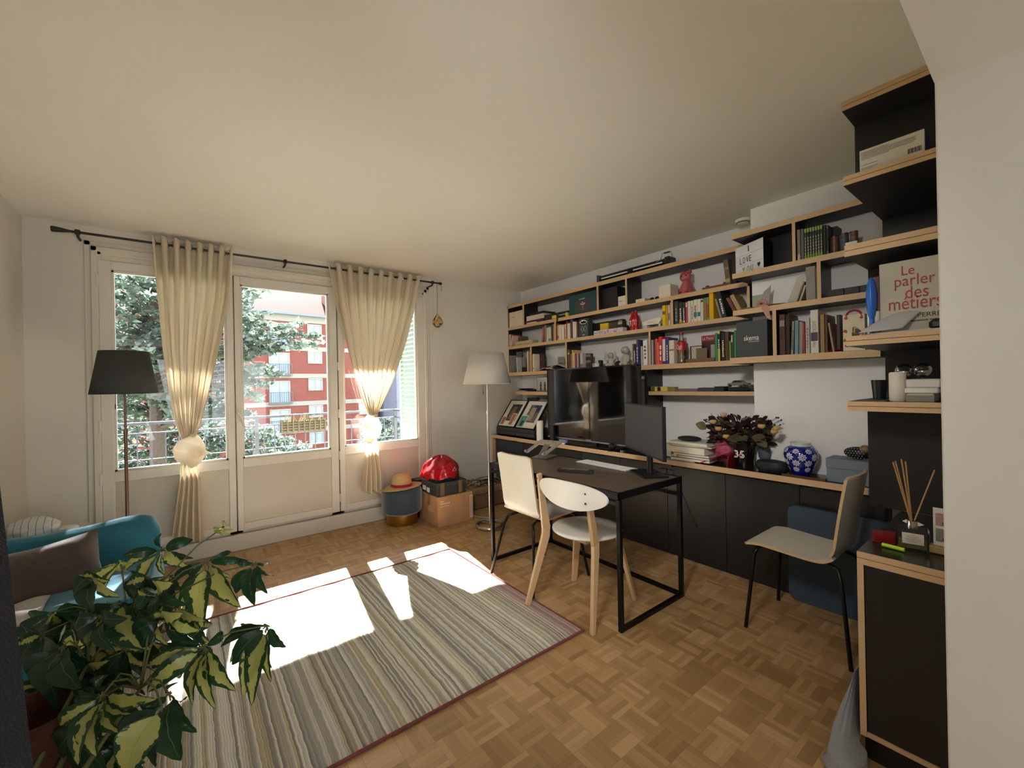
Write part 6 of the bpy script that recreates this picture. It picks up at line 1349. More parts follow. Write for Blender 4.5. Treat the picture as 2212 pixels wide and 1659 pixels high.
# record player with tilted prints
t = thing('record_player', 'dark record player with a smoky plastic cover at the window end of the worktop', 'record player', (3.1, 3.8, WT))
bake('plinth', G().box(2.95, 3.28, 3.44, 4.14, WT+.012, WT+.058, b=.005), M('#2b2927', .4), t)
bake('foot', G().cyl((3.0, 3.5, WT), .02, .013).cyl((3.0, 4.08, WT), .02, .013).cyl((3.22, 3.5, WT), .02, .013).cyl((3.22, 4.08, WT), .02, .013), PLASTB, t)
bake('dust_cover', G().box(2.952, 3.278, 3.442, 4.138, WT+.059, WT+.10, b=.004), M('#3a3733', .15, name='smoky_acrylic'), t)
bake('knob', G().tube([(2.949, 3.72, WT+.035), (2.940, 3.72, WT+.035)], .008, 14), STEEL, t, smooth=True)
def artframe(label, y1, y0, seed):
    """frame leaning back steeply; y1 left, y0 right"""
    zb, zt = .848, 1.150; xb, xt = 2.975, 3.20
    t = thing('picture_frame', label, 'picture frame', (xb, (y0+y1)/2, zb), 'tilted framed prints on the record player')
    up = V((xt-xb, 0, zt-zb)); L_ = up.length; up.normalize(); nr = V((-up.z, 0, up.x)); r = V((0, -1, 0)); W = y1-y0; o = V((xb, y1, zb))
    def quad(a0, a1, b0, b1, off, th=.003):
        g = G(); P = [o+r*(W*a0)+up*(L_*b0)+nr*off, o+r*(W*a1)+up*(L_*b0)+nr*off, o+r*(W*a1)+up*(L_*b1)+nr*off, o+r*(W*a0)+up*(L_*b1)+nr*off]
        return g.prism(P, -nr*th)
    bake('backing', quad(0, 1, 0, 1, -.004, .012), PLASTB, t)
    bake('frame', (lambda g: [g.add(q.v, q.f) for q in (quad(0, .025, 0, 1, .006, .01), quad(.975, 1, 0, 1, .006, .01), quad(0, 1, 0, .02, .006, .01), quad(0, 1, .98, 1, .006, .01))] and g)(G()), PLASTB, t)
    bake('mount', quad(.025, .975, .02, .98, -.001), M('#e4e0d6', .5), t)
    random.seed(seed)
    cs = [('#4b3a34', '#2a2d55', '#7d6a4f'), ('#6d6256', '#38356a', '#9c9386')][seed % 2]
    bake('main_print', quad(.26, .82, .22, .84, .0005, .001), M(cs[0], .5, var=.9, scale=60), t)
    bake('sky_patch', quad(.5, .82, .58, .84, .001, .001), M(cs[1], .5, var=.7, scale=40), t)
    bake('figure_print', quad(.38, .62, .28, .74, .0015, .001), M(cs[2], .5, var=.9, scale=70), t)
    if seed % 2 == 0:
        bake('small_card', quad(.08, .30, .06, .36, .003, .001), M('#e0c9a4', .6), t); bake('card_picture', quad(.10, .28, .08, .34, .0036, .0005), M('#a8744a', .6, var=.6, scale=80), t)
        bake('small_card', quad(.56, .80, .05, .5, .003, .001), M('#e8d9bd', .6), t); bake('card_picture', quad(.59, .77, .08, .47, .0036, .0005), M('#b07048', .6, var=.8, scale=80), t)
    else:
        bake('small_card', quad(.04, .40, .02, .46, .003, .001), M('#dfe3da', .6), t); bake('card_picture', quad(.065, .375, .05, .43, .0036, .0005), M('#4f9189', .5, var=.9, scale=30), t)
        bake('dark_statue_print', quad(.17, .30, .08, .26, .0042, .0004), M('#23302f', .6, var=.6, scale=60), t)
artframe('tilted white mounted print nearest the window wall, with two orange cards', PX(3.0, 1076, 921).y-.02, PX(3.0, 1114, 923).y, 0)
artframe('tilted white mounted print with a green card, next to the television', PX(3.0, 1116, 924).y, PX(3.0, 1157, 925).y, 1)
tag(bake('black_remote', G().box(3.2, 3.26, PX(3.2, 1158, 862).y, PX(3.2, 1138, 860).y, 1.17, 1.20, b=.006), PLASTB), 'small black box lying above the tilted prints', 'box')
bpy.data.objects['black_remote'].location.z = 1.152-.0
tag(bake('white_cylinder', G().lathe([(.032, 0), (.036, .003), (.036, .205), (.033, .209), (0, .209)], (2.955, 3.352, WT), 36), M('#ece7dc', .5, var=.02), smooth=True), 'tall white cylinder standing on the worktop in front of the tilted prints', 'cylinder')
t = thing('speaker', 'narrow black loudspeaker in front of the left side of the television', 'speaker', (2.93, 3.13, WT))
bake('cabinet', G().box(2.925, 2.96, 3.115, 3.165, WT+.003, WT+.17, b=.004), PLASTB, t); bake('grille', G().box(2.9235, 2.925, 3.119, 3.161, WT+.01, WT+.16), M('#202022', .8), t)
t = thing('tissue_packet', 'small blue packet on a white one lying on the worktop in front of the television', 'packet', (2.95, 3.0, WT))
yy = PX(2.93, 1212, 945).y
bake('white_packet', G().box(2.921, 2.955, yy-.05, yy+.045, WT, WT+.014, b=.002), PLASTW, t); bake('blue_packet', G().box(2.925, 2.955, yy-.07, yy+.03, WT+.0145, WT+.045, b=.004), M('#6f87b5', .4), t)
t = thing('webcam_ball', 'small shiny black dome on a disc in front of the television', 'device', (2.945, 2.36, WT))
yy = PX(2.945, 1322, 963).y
bake('disc', G().cyl((2.945, yy, WT), .045, .005, 28), PLASTB, t, smooth=True); bake('dome', G().ball((2.945, yy, WT+.036), .033, 24), M('#1a1a1c', .12, .3), t, smooth=True)
tag(bake('silver_puck', G().cyl((2.945, yy-.11, WT), .022, .018, 24), STEEL, smooth=True), 'little silver puck right of the black dome', 'device')
# papers pile
PG = 'books and papers piled right of the television'
def lay(label, u0, u1, v0, z0, z1, col, x0=2.925, dp=.24, rot=0, name='document', cat='documents', pages=True):
    a = PX(x0, u0, v0).y; b = PX(x0, u1, v0).y; T = Matrix.Translation((x0+dp/2, (a+b)/2, 0)) @ Matrix.Rotation(rot, 4, 'Z'); w = (a-b)/2
    g = G(); g.T = T; g.box(-dp/2, dp/2, -w, w, z0, z0+.0015).box(-dp/2, dp/2, -w, w, z1-.0015, z1)
    o = tag(bake(name, g, M(col, .6, var=.05)), label, cat, PG)
    if pages: g = G(); g.T = T; g.box(-dp/2+.002, dp/2-.002, -w+.002, w-.002, z0+.0014, z1-.0014); bake('page_block', g, PAGES, o)
    return o
lay('teal folder at the very bottom of the paper pile', 1430, 1500, 998, WT, WT+.008, '#1e7f90', 2.925)
lay('white ringed booklet near the bottom of the paper pile', 1448, 1530, 1000, WT+.0085, WT+.026, '#a9a7a2', 2.922, rot=.05)
lay('white booklet with a yellow tab above the ringed booklet', 1450, 1534, 995, WT+.0285, WT+.043, '#8f8a96', 2.926, rot=-.03)
lay('white thin booklet in the middle of the pile', 1454, 1530, 990, WT+.0455, WT+.060, '#9c9a92', 2.924, rot=.02)
lay('very thick paperback with blank white spine in the pile', 1444, 1524, 985, WT+.0625, WT+.110, '#e6dfd0', 2.926, rot=-.04)
lay('flat grey magazine above the thick paperback', 1450, 1534, 965, WT+.1125, WT+.124, '#6d6b66', 2.93, rot=.05)
lay('white magazine on top of the pile under the black pouch', 1446, 1530, 958, WT+.1245, WT+.145, '#d2cec4', 2.928, rot=-.05)
lay('small pile of white cards left of the thick paperback', 1434, 1450, 980, WT+.009, WT+.105, '#d5d2ca', 3.0, .15)
tag(bake('glasses_pouch', G().ball((3.02, PX(2.98, 1483, 950).y, WT+.163), .09, 20, sc=(.75, 1, .21)), M('#1d1c1e', .6), smooth=True), 'soft black pouch lying on top of the paper pile', 'pouch')
tag(bake('yellow_tab', G().box(2.92, 2.924, PX(2.92, 1456, 985).y-.02, PX(2.92, 1456, 985).y, WT+.03, WT+.05), M('#d8d838', .6)), 'yellow sticky tab on the booklet in the pile', 'tab')
t = thing('red_binder', 'dark red binder leaning open at the right of the paper pile', 'binder', (2.95, 1.5, WT))
y0, y1 = PX(2.93, 1512, 1005).y, PX(2.93, 1572, 1008).y
bake('cover', G().prism([(2.925, y0, WT), (2.925, y1+.03, WT+.085), (2.925, y1+.025, WT+.09), (2.925, y0+.01, WT+.004)], (.22, 0, 0)).prism([(2.925, y1, WT), (2.925, y1-.012, WT+.088), (2.925, y1-.006, WT+.09), (2.925, y1+.008, WT)], (.22, 0, 0)).prism([(2.925, y1-.01, WT+.084), (2.925, y1+.028, WT+.084), (2.925, y1+.028, WT+.09), (2.925, y1-.01, WT+.09)], (.22, 0, 0)), M('#8d1420', .35), t)
bagball('pink_bag', 'pink patterned paper bag behind the red binder', (3.06, PX(3.0, 1555, 968).y, WT+.085), .065, (.8, 1, 1.3), M('#b84a6a', .6, var=.7, scale=50), 'bag', 4)
tag(bake('clear_jar', G().lathe([(.035, 0), (.037, .1), (.033, .1), (.03, .004), (0, .004)], (3.1, PX(3.1, 1444, 940).y, WT), 24), glassmat('jar_glass', (.9, .93, .9)), smooth=True), 'clear glass jar behind the computer monitor', 'jar')
# dried bouquet
bc = V((3.05, PX(3.05, 1608, 980).y, WT)); 
t = thing('black_bucket', 'black cup with the number 35 printed on it, holding dried flowers', 'vase', tuple(bc))
bake('cup', G().lathe([(0, .0005), (.058, .0005), (.07, .165), (.074, .17), (.066, .17), (.055, .008), (0, .008)], bc, 36), M('#161513', .25, name='black_plastic_cup'), t, smooth=True)
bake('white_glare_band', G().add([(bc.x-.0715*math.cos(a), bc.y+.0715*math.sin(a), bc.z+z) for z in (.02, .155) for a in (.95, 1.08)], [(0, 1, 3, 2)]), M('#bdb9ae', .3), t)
text('35', (bc.x-.0755, bc.y+.034, bc.z+.068), RY, UZ, .068, .052, M('#ece8e0', .4), t, ext=.002)
text('35', (bc.x-.0775, bc.y+.029, bc.z+.074), RY, UZ, .058, .040, INK, t, ext=.002)
text('35', (bc.x-.0785, bc.y+.026, bc.z+.077), RY, UZ, .052, .034, M('#ece8e0', .4), t, ext=.002)
bake('orange_star', G().ball((bc.x-.080, bc.y-.001, bc.z+.088), .008, 8, sc=(.2, 1, 1)), M('#c4552a', .5), t)
t = thing('dried_bouquet', 'bouquet of dried dark leaves and cream roses standing in the black cup', 'flowers', (bc.x, bc.y, bc.z+.012))
random.seed(21)
dk = [cloth(c, .15, 20, 'dried_leaf', 0, .3) for c in ('#3a1c1e', '#2a1618', '#5f5a3c', '#7a7452', '#4a2226')]
def fanpt(): 
    u = random.uniform(1530, 1672); e = (u-1600)/75
    v = random.uniform(905, 955) if random.random() < .75 else random.uniform(893, 915)
    if abs(e) > .9: v = random.uniform(912, 940)
    return PX(bc.x+random.uniform(-.12, .10), u, v)
def leaf(g, c, d, s, w, mi, droop=.25, n=5):
    d = V(d).normalized(); e = d.cross(V((random.uniform(-1, 1), random.uniform(-1, 1), random.uniform(-1, 1)))).normalized(); nn_ = d.cross(e)
    L_ = []; R_ = []
    for i in range(n+1):
        q = i/n; ww = w*math.sin(PI*min(.98, q*.93+.04))**.8; p = c+d*(s*q)-V((0, 0, droop*s*q*q)); L_.append(p+e*ww+nn_*ww*.3); R_.append(p-e*ww+nn_*ww*.3)
    g.add(L_+R_, [(i, i+1, n+2+i, n+1+i) for i in range(n)], mi)
g = G(); st = G()
for k in range(250):
    p = fanpt(); d = p-(bc+V((0, 0, .1))); mi = random.choice((0, 0, 1, 1, 4, 0, 2)); leaf(g, p-d*.18, d+V((random.uniform(-.15, .15), random.uniform(-.15, .15), random.uniform(-.1, .1))), random.uniform(.05, .08), random.uniform(.012, .022), mi)
for (u, v) in ((1595, 903), (1580, 925), (1625, 918), (1640, 935), (1600, 950), (1585, 955), (1520, 925), (1648, 950), (1615, 945), (1630, 958), (1575, 962)):
    p = PX(bc.x-.07, u, v); leaf(g, p-V((0, .02, 0)), V((-.4, random.uniform(-1, 1), .3)), .085, .034, random.choice((2, 3)), .1)
bake('dried_leaves', g, dk, t, smooth=True)
for k in range(36):
    p = fanpt(); b = bc+V((random.uniform(-.04, .04), random.uniform(-.04, .04), .03)); m_ = b.lerp(p, .5)+V((0, 0, .03)); st.tube([b, m_, p], .0018, 4)
bake('stems', st, M('#4a3a26', .9), t)
for (u, v) in ((1552, 927), (1563, 897), (1541, 912), (1645, 922), (1678, 926), (1569, 944), (1673, 934)):
    p = PX(bc.x-.11, u, v); g = G()
    for k in range(4):
        r = .022-.0045*k; g.lathe([(r*.3, -r*.6), (r, -r*.1), (r*1.02, r*.5), (r*.8, r*.75)], p+V((-.003*k, 0, .002*k)), 12)
    bake('rose', g, M('#c9a46a' if v > 920 else '#c9a88a', .8, var=.2, scale=60), t, smooth=True, angle=180)
g = G()
for k in range(26):
    u, v = (random.uniform(1650, 1690), random.uniform(902, 925)) if k % 2 else (random.uniform(1520, 1545), random.uniform(905, 925)); p = PX(bc.x, u, v); g.ball(p, .006, 6); g.tube([p, p.lerp(bc+V((0, 0, .2)), .35)], .0012, 3)
bake('dark_berries', g, M('#2c1a1e', .6), t, smooth=True)
tag(bake('blue_wrapping', G().ball((bc.x+.06, bc.y-.105, WT+.1), .045, 14, sc=(.6, .9, 1.5)), M('#5d6472', .6), smooth=True), 'grey blue bag behind the black cup', 'bag')
# black case, jar, tray, grey box
yy = PX(3.0, 1668, 1003).y
tag(bake('headphone_case', G().lathe([(0, .0005), (.07, .001), (.085, .02), (.086, .045), (.075, .068), (.04, .076), (0, .077)], (3.0, yy, WT), 32, sx=.75, sy=1.15), M('#15171a', .6, bump=.2), smooth=True), 'oval black zip case on the worktop left of the blue and white jar', 'case')
jc = V((3.02, PX(3.02, 1730, 990).y, WT))
def jarmat():
    mt = bpy.data.materials.new('blue_white_porcelain'); mt.use_nodes = True; nt = mt.node_tree; L = nt.links.new; p = nt.nodes['Principled BSDF']
    p.inputs['Base Color'].default_value = (*lin('#10177a'), 1); p.inputs['Roughness'].default_value = .12; p.inputs['Coat Weight'].default_value = .6
    tc = nn(nt, 'ShaderNodeTexCoord'); nz = nn(nt, 'ShaderNodeTexNoise'); nz.inputs['Scale'].default_value = 30; L(tc.outputs['Object'], nz.inputs[0])
    mx = nn(nt, 'ShaderNodeMix', data_type='RGBA'); mx.inputs[6].default_value = (*lin('#0c1268'), 1); mx.inputs[7].default_value = (*lin('#1b2590'), 1); L(nz.outputs[0], mx.inputs[0]); L(mx.outputs[2], p.inputs['Base Color'])
    return mt
JP = [(0, 0), (.045, 0), (.05, .008), (.065, .045), (.084, .09), (.092, .125), (.088, .155), (.07, .175), (.052, .182)]
t = thing('ginger_jar', 'round blue porcelain jar with white flowers on the worktop', 'jar', tuple(jc))
bake('body', G().lathe(JP, jc, 48), jarmat(), t, smooth=True, angle=180)
bake('rim', G().lathe([(.052, .180), (.055, .184), (.053, .198), (.056, .204), (.052, .206), (.046, .202), (.046, .15)], jc, 48), M('#cfdcd4', .15), t, smooth=True)
def jr(z): return poly([(b, a) for a, b in JP[1:]], z)
WP = M('#dfe3ea', .15, name='white_porcelain'); BP = M('#26318f', .15)
k = 0
for (z, n, off, sz) in ((.158, 8, 0, .016), (.122, 8, .39, .02), (.085, 8, 0, .019), (.045, 7, .39, .015)):
    for i in range(n):
        a = 2*PI*i/n+off; r = jr(z)
        if math.cos(a) > .35: continue
        dz = .004; nr_ = V((math.cos(a), math.sin(a), 0)); tz = V(((jr(z+dz)-jr(z-dz))*math.cos(a), (jr(z+dz)-jr(z-dz))*math.sin(a), 2*dz)).normalized(); tx = V((-math.sin(a), math.cos(a), 0)); no = tx.cross(tz); no = no if no.dot(nr_) > 0 else -no
        def onj(px, pz, e):
            aa = a+px/r; zz = z+pz*tz.z; rr = jr(min(.18, zz))+e; return jc+V((rr*math.cos(aa), rr*math.sin(aa), zz))
        g = G(); g.add([onj(sz*(1+.22*math.cos(8*q))*math.cos(q), sz*(1+.22*math.cos(8*q))*math.sin(q), .0012) for q in [2*PI*j/40 for j in range(40)]]+[onj(0, 0, .0016)], [(j, (j+1) % 40, 40) for j in range(40)], 0)
        for j in range(8):
            q0 = 2*PI*j/8; g.add([onj(sz*rr_*math.cos(q0+w_), sz*rr_*math.sin(q0+w_), .002) for rr_, w_ in ((.28, 0), (.62, .2), (.88, 0), (.62, -.2))], [(0, 1, 2, 3)], 1)
        g.add([onj(sz*.2*math.cos(q), sz*.2*math.sin(q), .0022) for q in [2*PI*j/10 for j in range(10)]], [tuple(range(10))], 1)
        bake('painted_flower', g, [WP, BP], t); k += 1
t = thing('wooden_tray', 'dark brown wooden tray under and beside the porcelain jar', 'tray', (2.95, .93, WT))
ya, yb = PX(2.93, 1690, 1030).y, PX(2.93, 1782, 1045).y
bake('tray_base', G().box(2.925, 2.958, yb, ya, WT, WT+.008, b=.002), M('#4a2f22', .35, var=.2), t); bake('tray_rim', G().box(2.921, 2.925, yb, ya, WT, WT+.014).box(2.9215, 2.9585, yb-.004, yb, WT, WT+.014), M('#5a3a28', .4), t)
t = thing('grey_box', 'grey blue lidded cardboard box at the right end of the worktop', 'box', (3.0, .735, WT))
ya = PX(2.95, 1784, 1035).y; yb = .602
GB = M('#75838c', .7, var=.05, name='grey_blue_card')
bake('carton', G().box(2.955, 3.10, yb+.002, ya-.003, WT+.0005, WT+.12), GB, t); bake('lid', G().box(2.95, 3.105, yb, ya, WT+.08, WT+.134, b=.002), GB, t)
t = thing('dotted_pouch', 'black pouch with white dots and a gold patch lying on the grey box', 'pouch', (3.03, .69, WT+.135))
bake('pouch_body', G().ball((3.03, PX(3.0, 1851, 978).y, WT+.17), .062, 20, sc=(.6, 1.1, .56)), M('#121214', .5), t, smooth=True); cz = V((3.03, PX(3.0, 1851, 978).y, WT+.17))
g = G()
for i in range(-3, 5):
    for j in range(-2, 3):
        yy_, zz_ = i*.014+(j % 2)*.007+.012, j*.013
        q = 1-(yy_/.068)**2-(zz_/.035)**2
        if q > .1: g.ball(cz+V((-.037*math.sqrt(q)-.0005, yy_, zz_)), .0022, 6)
bake('white_dots', g, INKW, t); bake('gold_patch', G().ball(cz+V((-.02, -.035, .028)), .026, 12, sc=(.8, 1, .9)), M('#9a7b52', .4, var=.6, scale=60), t, smooth=True)
# slate blue boards
BLUEF = M('#3d4d5b', .9, var=.15, scale=60, bump=.2, name='slate_felt')
def rboard(y0, y1, z0, z1, x, r, th=.03):
    g = G(); pts = []
    for (cy, cz, a0) in ((y1-r, z1-r, 0), (y0+r, z1-r, PI/2), (y0+r, z0+r, PI), (y1-r, z0+r, 1.5*PI)):
        for k in range(7): a = a0+PI/2*k/6; pts.append((x-.0*cz, cy+r*math.cos(a), cz+r*math.sin(a)))
    return g.prism(pts, (th, 0, 0))
tag(bake('felt_board', rboard(.46, 1.02, .002, .575, 2.91, .045), BLUEF, bevel=.004), 'slate blue rounded board standing under the worktop behind the single chair', 'board')
tag(bake('felt_board', rboard(3.55, 4.1, .002, .56, 2.91, .03), BLUEF, bevel=.004), 'slate blue board standing under the window end of the worktop', 'board')
# ================================================================ DESK THINGS
DZ = .7525
t = thing('computer_monitor', 'thin dark grey computer monitor on a black stand at the near end of the desk', 'monitor', (2.38, 1.62, DZ))
a = V((2.47, 1.885, 0)); b = V((2.175, 1.375, 0)); a = PD(3.0, 1350, 925); b = PD(2.40, 1432, 945); a.z = b.z = 0; d = (b-a); W = d.length; d.normalize(); n_ = V((-d.y, d.x, 0)); n_ = -n_ if n_.dot(-a) < 0 else n_
zb, zt = .885, 1.20
c = (a+b)/2
bake('panel_housing', G().prism([a, b, b-n_*.02, a-n_*.02], (0, 0, zt-zb)).add([], []), PLASTB, t)
for o in t.children: o.location.z += zb
bake('screen', G().prism([a+d*.008+n_*.0015, b-d*.008+n_*.0015, b-d*.008+n_*.0005, a+d*.008+n_*.0005], (0, 0, zt-zb-.02)), M('#3b3c3d', .38, var=.03, name='matt_screen'), t)
t.children[-1].location.z += zb+.012
[o for o in t.children if o.name.startswith('screen')][0].location.z = zb+.012
s0 = c-n_*.05; bs = PZ(DZ, 1408, 1024)
bake('neck', G().tube([(s0.x, s0.y, DZ+.01), (s0.x, s0.y, zb+.12)], .02, 12).tube([(s0.x, s0.y, zb+.1), c+V((0, 0, zb+.1))-n_*.018], .018, 8), PLASTB, t, smooth=True)
q = V((s0.x, s0.y, DZ)); pp = [q+d*.12+n_*.09, q-d*.12+n_*.09, q-d*.12-n_*.07, q+d*.12-n_*.07]
bake('foot', G().prism(pp, (0, 0, .009)), PLASTB, t, bevel=.002)
tag(bake('white_mousepad', G().prism([PZ(DZ, *p) for p in ((1362, 1010), (1378, 1013), (1374, 1019), (1358, 1015))], (0, 0, .004)), M('#a9b2c0', .5)), 'small pale blue card under the monitor foot', 'card')
t = thing('keyboard', 'slim white computer keyboard on the desk', 'keyboard', (2.36, 2.0, DZ))
K = [PZ(DZ+.004, *p) for p in ((1244, 997), (1262, 988), (1373, 1009), (1352, 1018))]
e1 = (K[3]-K[0]); L1 = e1.length; e1.normalize(); e2 = V((-e1.y, e1.x, 0)); e2 = e2 if e2.dot(K[1]-K[0]) > 0 else -e2; W2 = .115; o0 = K[0]; o0.z = DZ+.0005
bake('base', G().prism([o0, o0+e1*L1, o0+e1*L1+e2*W2, o0+e2*W2], (0, 0, .006)), M('#c9c8c5', .35, .3), t, bevel=.001)
KEY = M('#ecebe6', .5, var=.02, name='white_keycap')
for r_ in range(5):
    g = G()
    for k in range(15):
        a = o0+e1*(L1*(.018+.0645*k))+e2*(W2*(.06+.185*r_))+V((0, 0, .006)); w_, h_ = L1*.054, W2*.15
        if r_ == 0 and 4 <= k <= 8:
            if k > 4: continue
            w_ = L1*(.0645*4+.054)
        g.prism([a, a+e1*w_, a+e1*w_+e2*h_, a+e2*h_], (0, 0, .002))
    bake('key_row', g, KEY, t)
t = thing('remote_control', 'black television remote control lying on the desk', 'remote control', (2.03, 1.93, DZ))
K = [PZ(DZ+.006, *p) for p in ((1208, 1014), (1283, 1019), (1283, 1027), (1210, 1022))]; e1 = (K[1]-K[0]); L1 = e1.length; e1.normalize(); e2 = V((-e1.y, e1.x, 0)); e2 = e2 if e2.dot(K[3]-K[0]) > 0 else -e2
o0 = K[0]; o0.z = DZ+.0005
bake('body', G().prism([o0, o0+e1*L1, o0+e1*L1+e2*.045, o0+e2*.045], (0, 0, .018)), M('#2b2725', .4), t, bevel=.004)
g = G()
for i in range(13):
    for j in range(3): g.cyl(o0+e1*(L1*(.12+.06*i))+e2*(.010+.0125*j)+V((0, 0, .018)), .0035, .0025, 8)
bake('buttons', g, M('#8a8580', .5), t)
t = thing('laptop_stand', 'silver aluminium laptop stand on the far end of the desk', 'laptop stand', (2.31, 2.56, DZ))
ALU = M('#b9b7b2', .32, .85, name='aluminium')
def at(u, v, z): return PZ(z, u, v)
B0, B1, B2, B3 = at(1148, 989, DZ), at(1182, 992, DZ), at(1206, 984, DZ), at(1170, 981, DZ)
for p in (B0, B1, B2, B3): p.z = DZ+.0005
bake('base_plate', G().prism([B0, B1, B2, B3], (0, 0, .005)), ALU, t)
zt = DZ+.14
P0 = PZ(.895, 1168, 951); P1 = PZ(.895, 1217, 955); Q0 = PZ(.80, 1133, 977); Q1 = PZ(.80, 1178, 985)
dd = (P1-P0)
def slab(A, B, Cc, D, th=.006): return G().prism([A, B, Cc, D], (0, 0, th))
bake('top_plate', slab(P0, P1, P1.lerp(Q1, .28), P0.lerp(Q0, .28)), ALU, t)
bake('left_arm', slab(P0.lerp(Q0, .2), P0.lerp(P1, .17).lerp(Q0.lerp(Q1, .17), .2), Q0.lerp(Q1, .17), Q0), ALU, t); bake('right_arm', slab(P1.lerp(P0, .17).lerp(Q1.lerp(Q0, .17), .2), P1.lerp(Q1, .2), Q1, Q1.lerp(Q0, .17)), ALU, t)
for q in (Q0.lerp(Q1, .08), Q1.lerp(Q0, .08)): bake('front_lip', G().box(q.x-.012, q.x+.012, q.y-.012, q.y+.012, q.z+.004, q.z+.022, b=.003), ALU, t)
mb = (B0+B1)/2; mt_ = P0.lerp(P1, .5).lerp(Q0.lerp(Q1, .5), .25); w_ = (B1-B0).normalized()*.022
bake('support_arm', G().prism([mb-w_, mb+w_, mt_+w_, mt_-w_], (0, 0, .006)), ALU, t)
g = G(); 
for k in (.42, .62):
    q = P0.lerp(P1, k).lerp(Q0.lerp(Q1, k), .1)+V((0, 0, .0065)); g.cyl(q, .009, .001, 14)
bake('vent_holes', g, PLASTB, t)
tag(bake('monitor_cable', G().tube([V((s0.x-.05, s0.y-.03, DZ+.012)), PZ(DZ, 1425, 1015)+V((0, 0, .012)), PZ(DZ, 1455, 1018)+V((0, 0, .008)), V((2.448, 1.50, .756)), V((2.458, 1.478, .70)), PX(2.47, 1480, 1080), PX(2.48, 1492, 1110), PX(2.48, 1503, 1133)], .003, 6).tube([PX(2.48, 1503, 1131), PX(2.48, 1505, 1138)], .0055, 8), PLASTB, smooth=True), 'black cable hanging over the near right corner of the desk', 'cable')
# ================================================================ SIDE CABINET THINGS
CZ = .7355
t = thing('reed_diffuser', 'glass scent diffuser with wooden reeds on the black side cabinet', 'diffuser', (2.03, .315, CZ))
dc = PZ(CZ, 1972, 1186)+V((.0, 0, 0)); dc = V((2.03, .318, CZ)); u0 = V((.19, -.98, 0)).normalized()
hw, hd, hh = .042, .022, .075; vv = V((-u0.y, u0.x, 0))
def dbox(hw, hd, z0, z1): return [dc+u0*(-hw)-vv*hd+V((0, 0, z0)), dc+u0*hw-vv*hd+V((0, 0, z0)), dc+u0*hw+vv*hd+V((0, 0, z0)), dc+u0*(-hw)+vv*hd+V((0, 0, z0))], (0, 0, z1-z0)
P_, O_ = dbox(hw, hd, .0005, hh); bake('glass_bottle', G().prism(P_, O_), glassmat('bottle_glass', (.93, .95, .93)), t, bevel=.008)
P_, O_ = dbox(hw-.005, hd-.005, .006, .034); bake('scented_oil', G().prism(P_, O_), M('#9a8a4a', .2, trans=.5), t)
sd = -1 if (vv.dot(-dc) < 0) else 1
P_ = [dc+u0*a+vv*(sd*(hd+.0008))+V((0, 0, z)) for a, z in ((-.028, .022), (.028, .022), (.028, .06), (-.028, .06))]
bake('paper_label', G().prism(P_, vv*(sd*.0006)), M('#d8d0bc', .7), t)
lo_p = dc+vv*(sd*(hd+.0018)); rr_ = u0
g = G()
for k, (w_, z) in enumerate(((.010, .054), (.034, .049), (.03, .044), (.04, .039), (.036, .034), (.02, .029))): g.prism([lo_p+u0*(-w_/2)+V((0, 0, z)), lo_p+u0*(w_/2)+V((0, 0, z)), lo_p+u0*(w_/2)+V((0, 0, z+.0014)), lo_p+u0*(-w_/2)+V((0, 0, z+.0014))], vv*(sd*.0002))
bake('label_print', g, M('#8d8778', .7), t)
bake('silver_collar', G().lathe([(.014, hh), (.0145, hh+.004), (.0145, hh+.024), (.011, hh+.026)], dc, 24), STEEL, t, smooth=True)
bow = [dc+u0*a+V((0, 0, hh+z)) for a, z in ((-.026, .018), (-.014, .012), (-.014, .026))]; bow2 = [dc+u0*a+V((0, 0, hh+z)) for a, z in ((.030, .014), (.014, .022), (.014, .006))]
bake('white_ribbon', G().prism(bow, vv*.002).prism(bow2, vv*.002), INKW, t)
REED = M('#b58a58', .7, var=.15)
for (u, v) in ((1929, 998), (1934, 996), (1947, 992), (1956, 997), (2019, 1015)):
    tp = PD((dc-CAM).dot(V(MR[2])), u, v); bake('reed', G().tube([dc+V((0, 0, hh+.005)), tp], .0022, 6), REED, t)
t = thing('red_case', 'small dark red box on the side cabinet left of the diffuser', 'box', (2.01, .395, CZ))
a = PZ(CZ, 1884, 1170); b = PZ(CZ, 1936, 1178); zt = .045
bake('case', G().prism([V((a.x, a.y, CZ+.0005)), V((b.x, b.y, CZ+.0005)), V((b.x+.05, b.y+.01, CZ+.0005)), V((a.x+.05, a.y+.01, CZ+.0005))], (0, 0, .034)), M('#7c1218', .35, name='red_lacquer'), t, bevel=.004)
t = thing('highlighter', 'neon yellow green highlighter pen lying on the side cabinet', 'pen', (1.96, .36, CZ)); a = PZ(CZ+.006, 1906, 1177); b = PZ(CZ+.006, 1954, 1189)
a.z = b.z = CZ+.0075
bake('barrel', G().tube([a.lerp(b, .0), b], .0068, 10), M('#b6e62a', .4, name='neon_plastic'), t, smooth=True); bake('tip', G().tube([a, a+(a-b).normalized()*.006], [.004, .002], 8), M('#3a4a1a', .5), t)
t = thing('photo_strip', 'white photo strip with two pictures of a couple, standing in a holder', 'photo', (2.03, .235, CZ))
a = PD(2.04*.612/.612*.0+1.47, 2016, 1180); xx = 2.045; ya = PX(xx, 2016, 1150).y; yb = .197; zb = CZ+.028; zt = PX(xx, 2030, 1098).z
bake('strip', G().box(xx, xx+.002, yb, ya, CZ+.02, zt), M('#dedcd6', .4, var=.02), t)
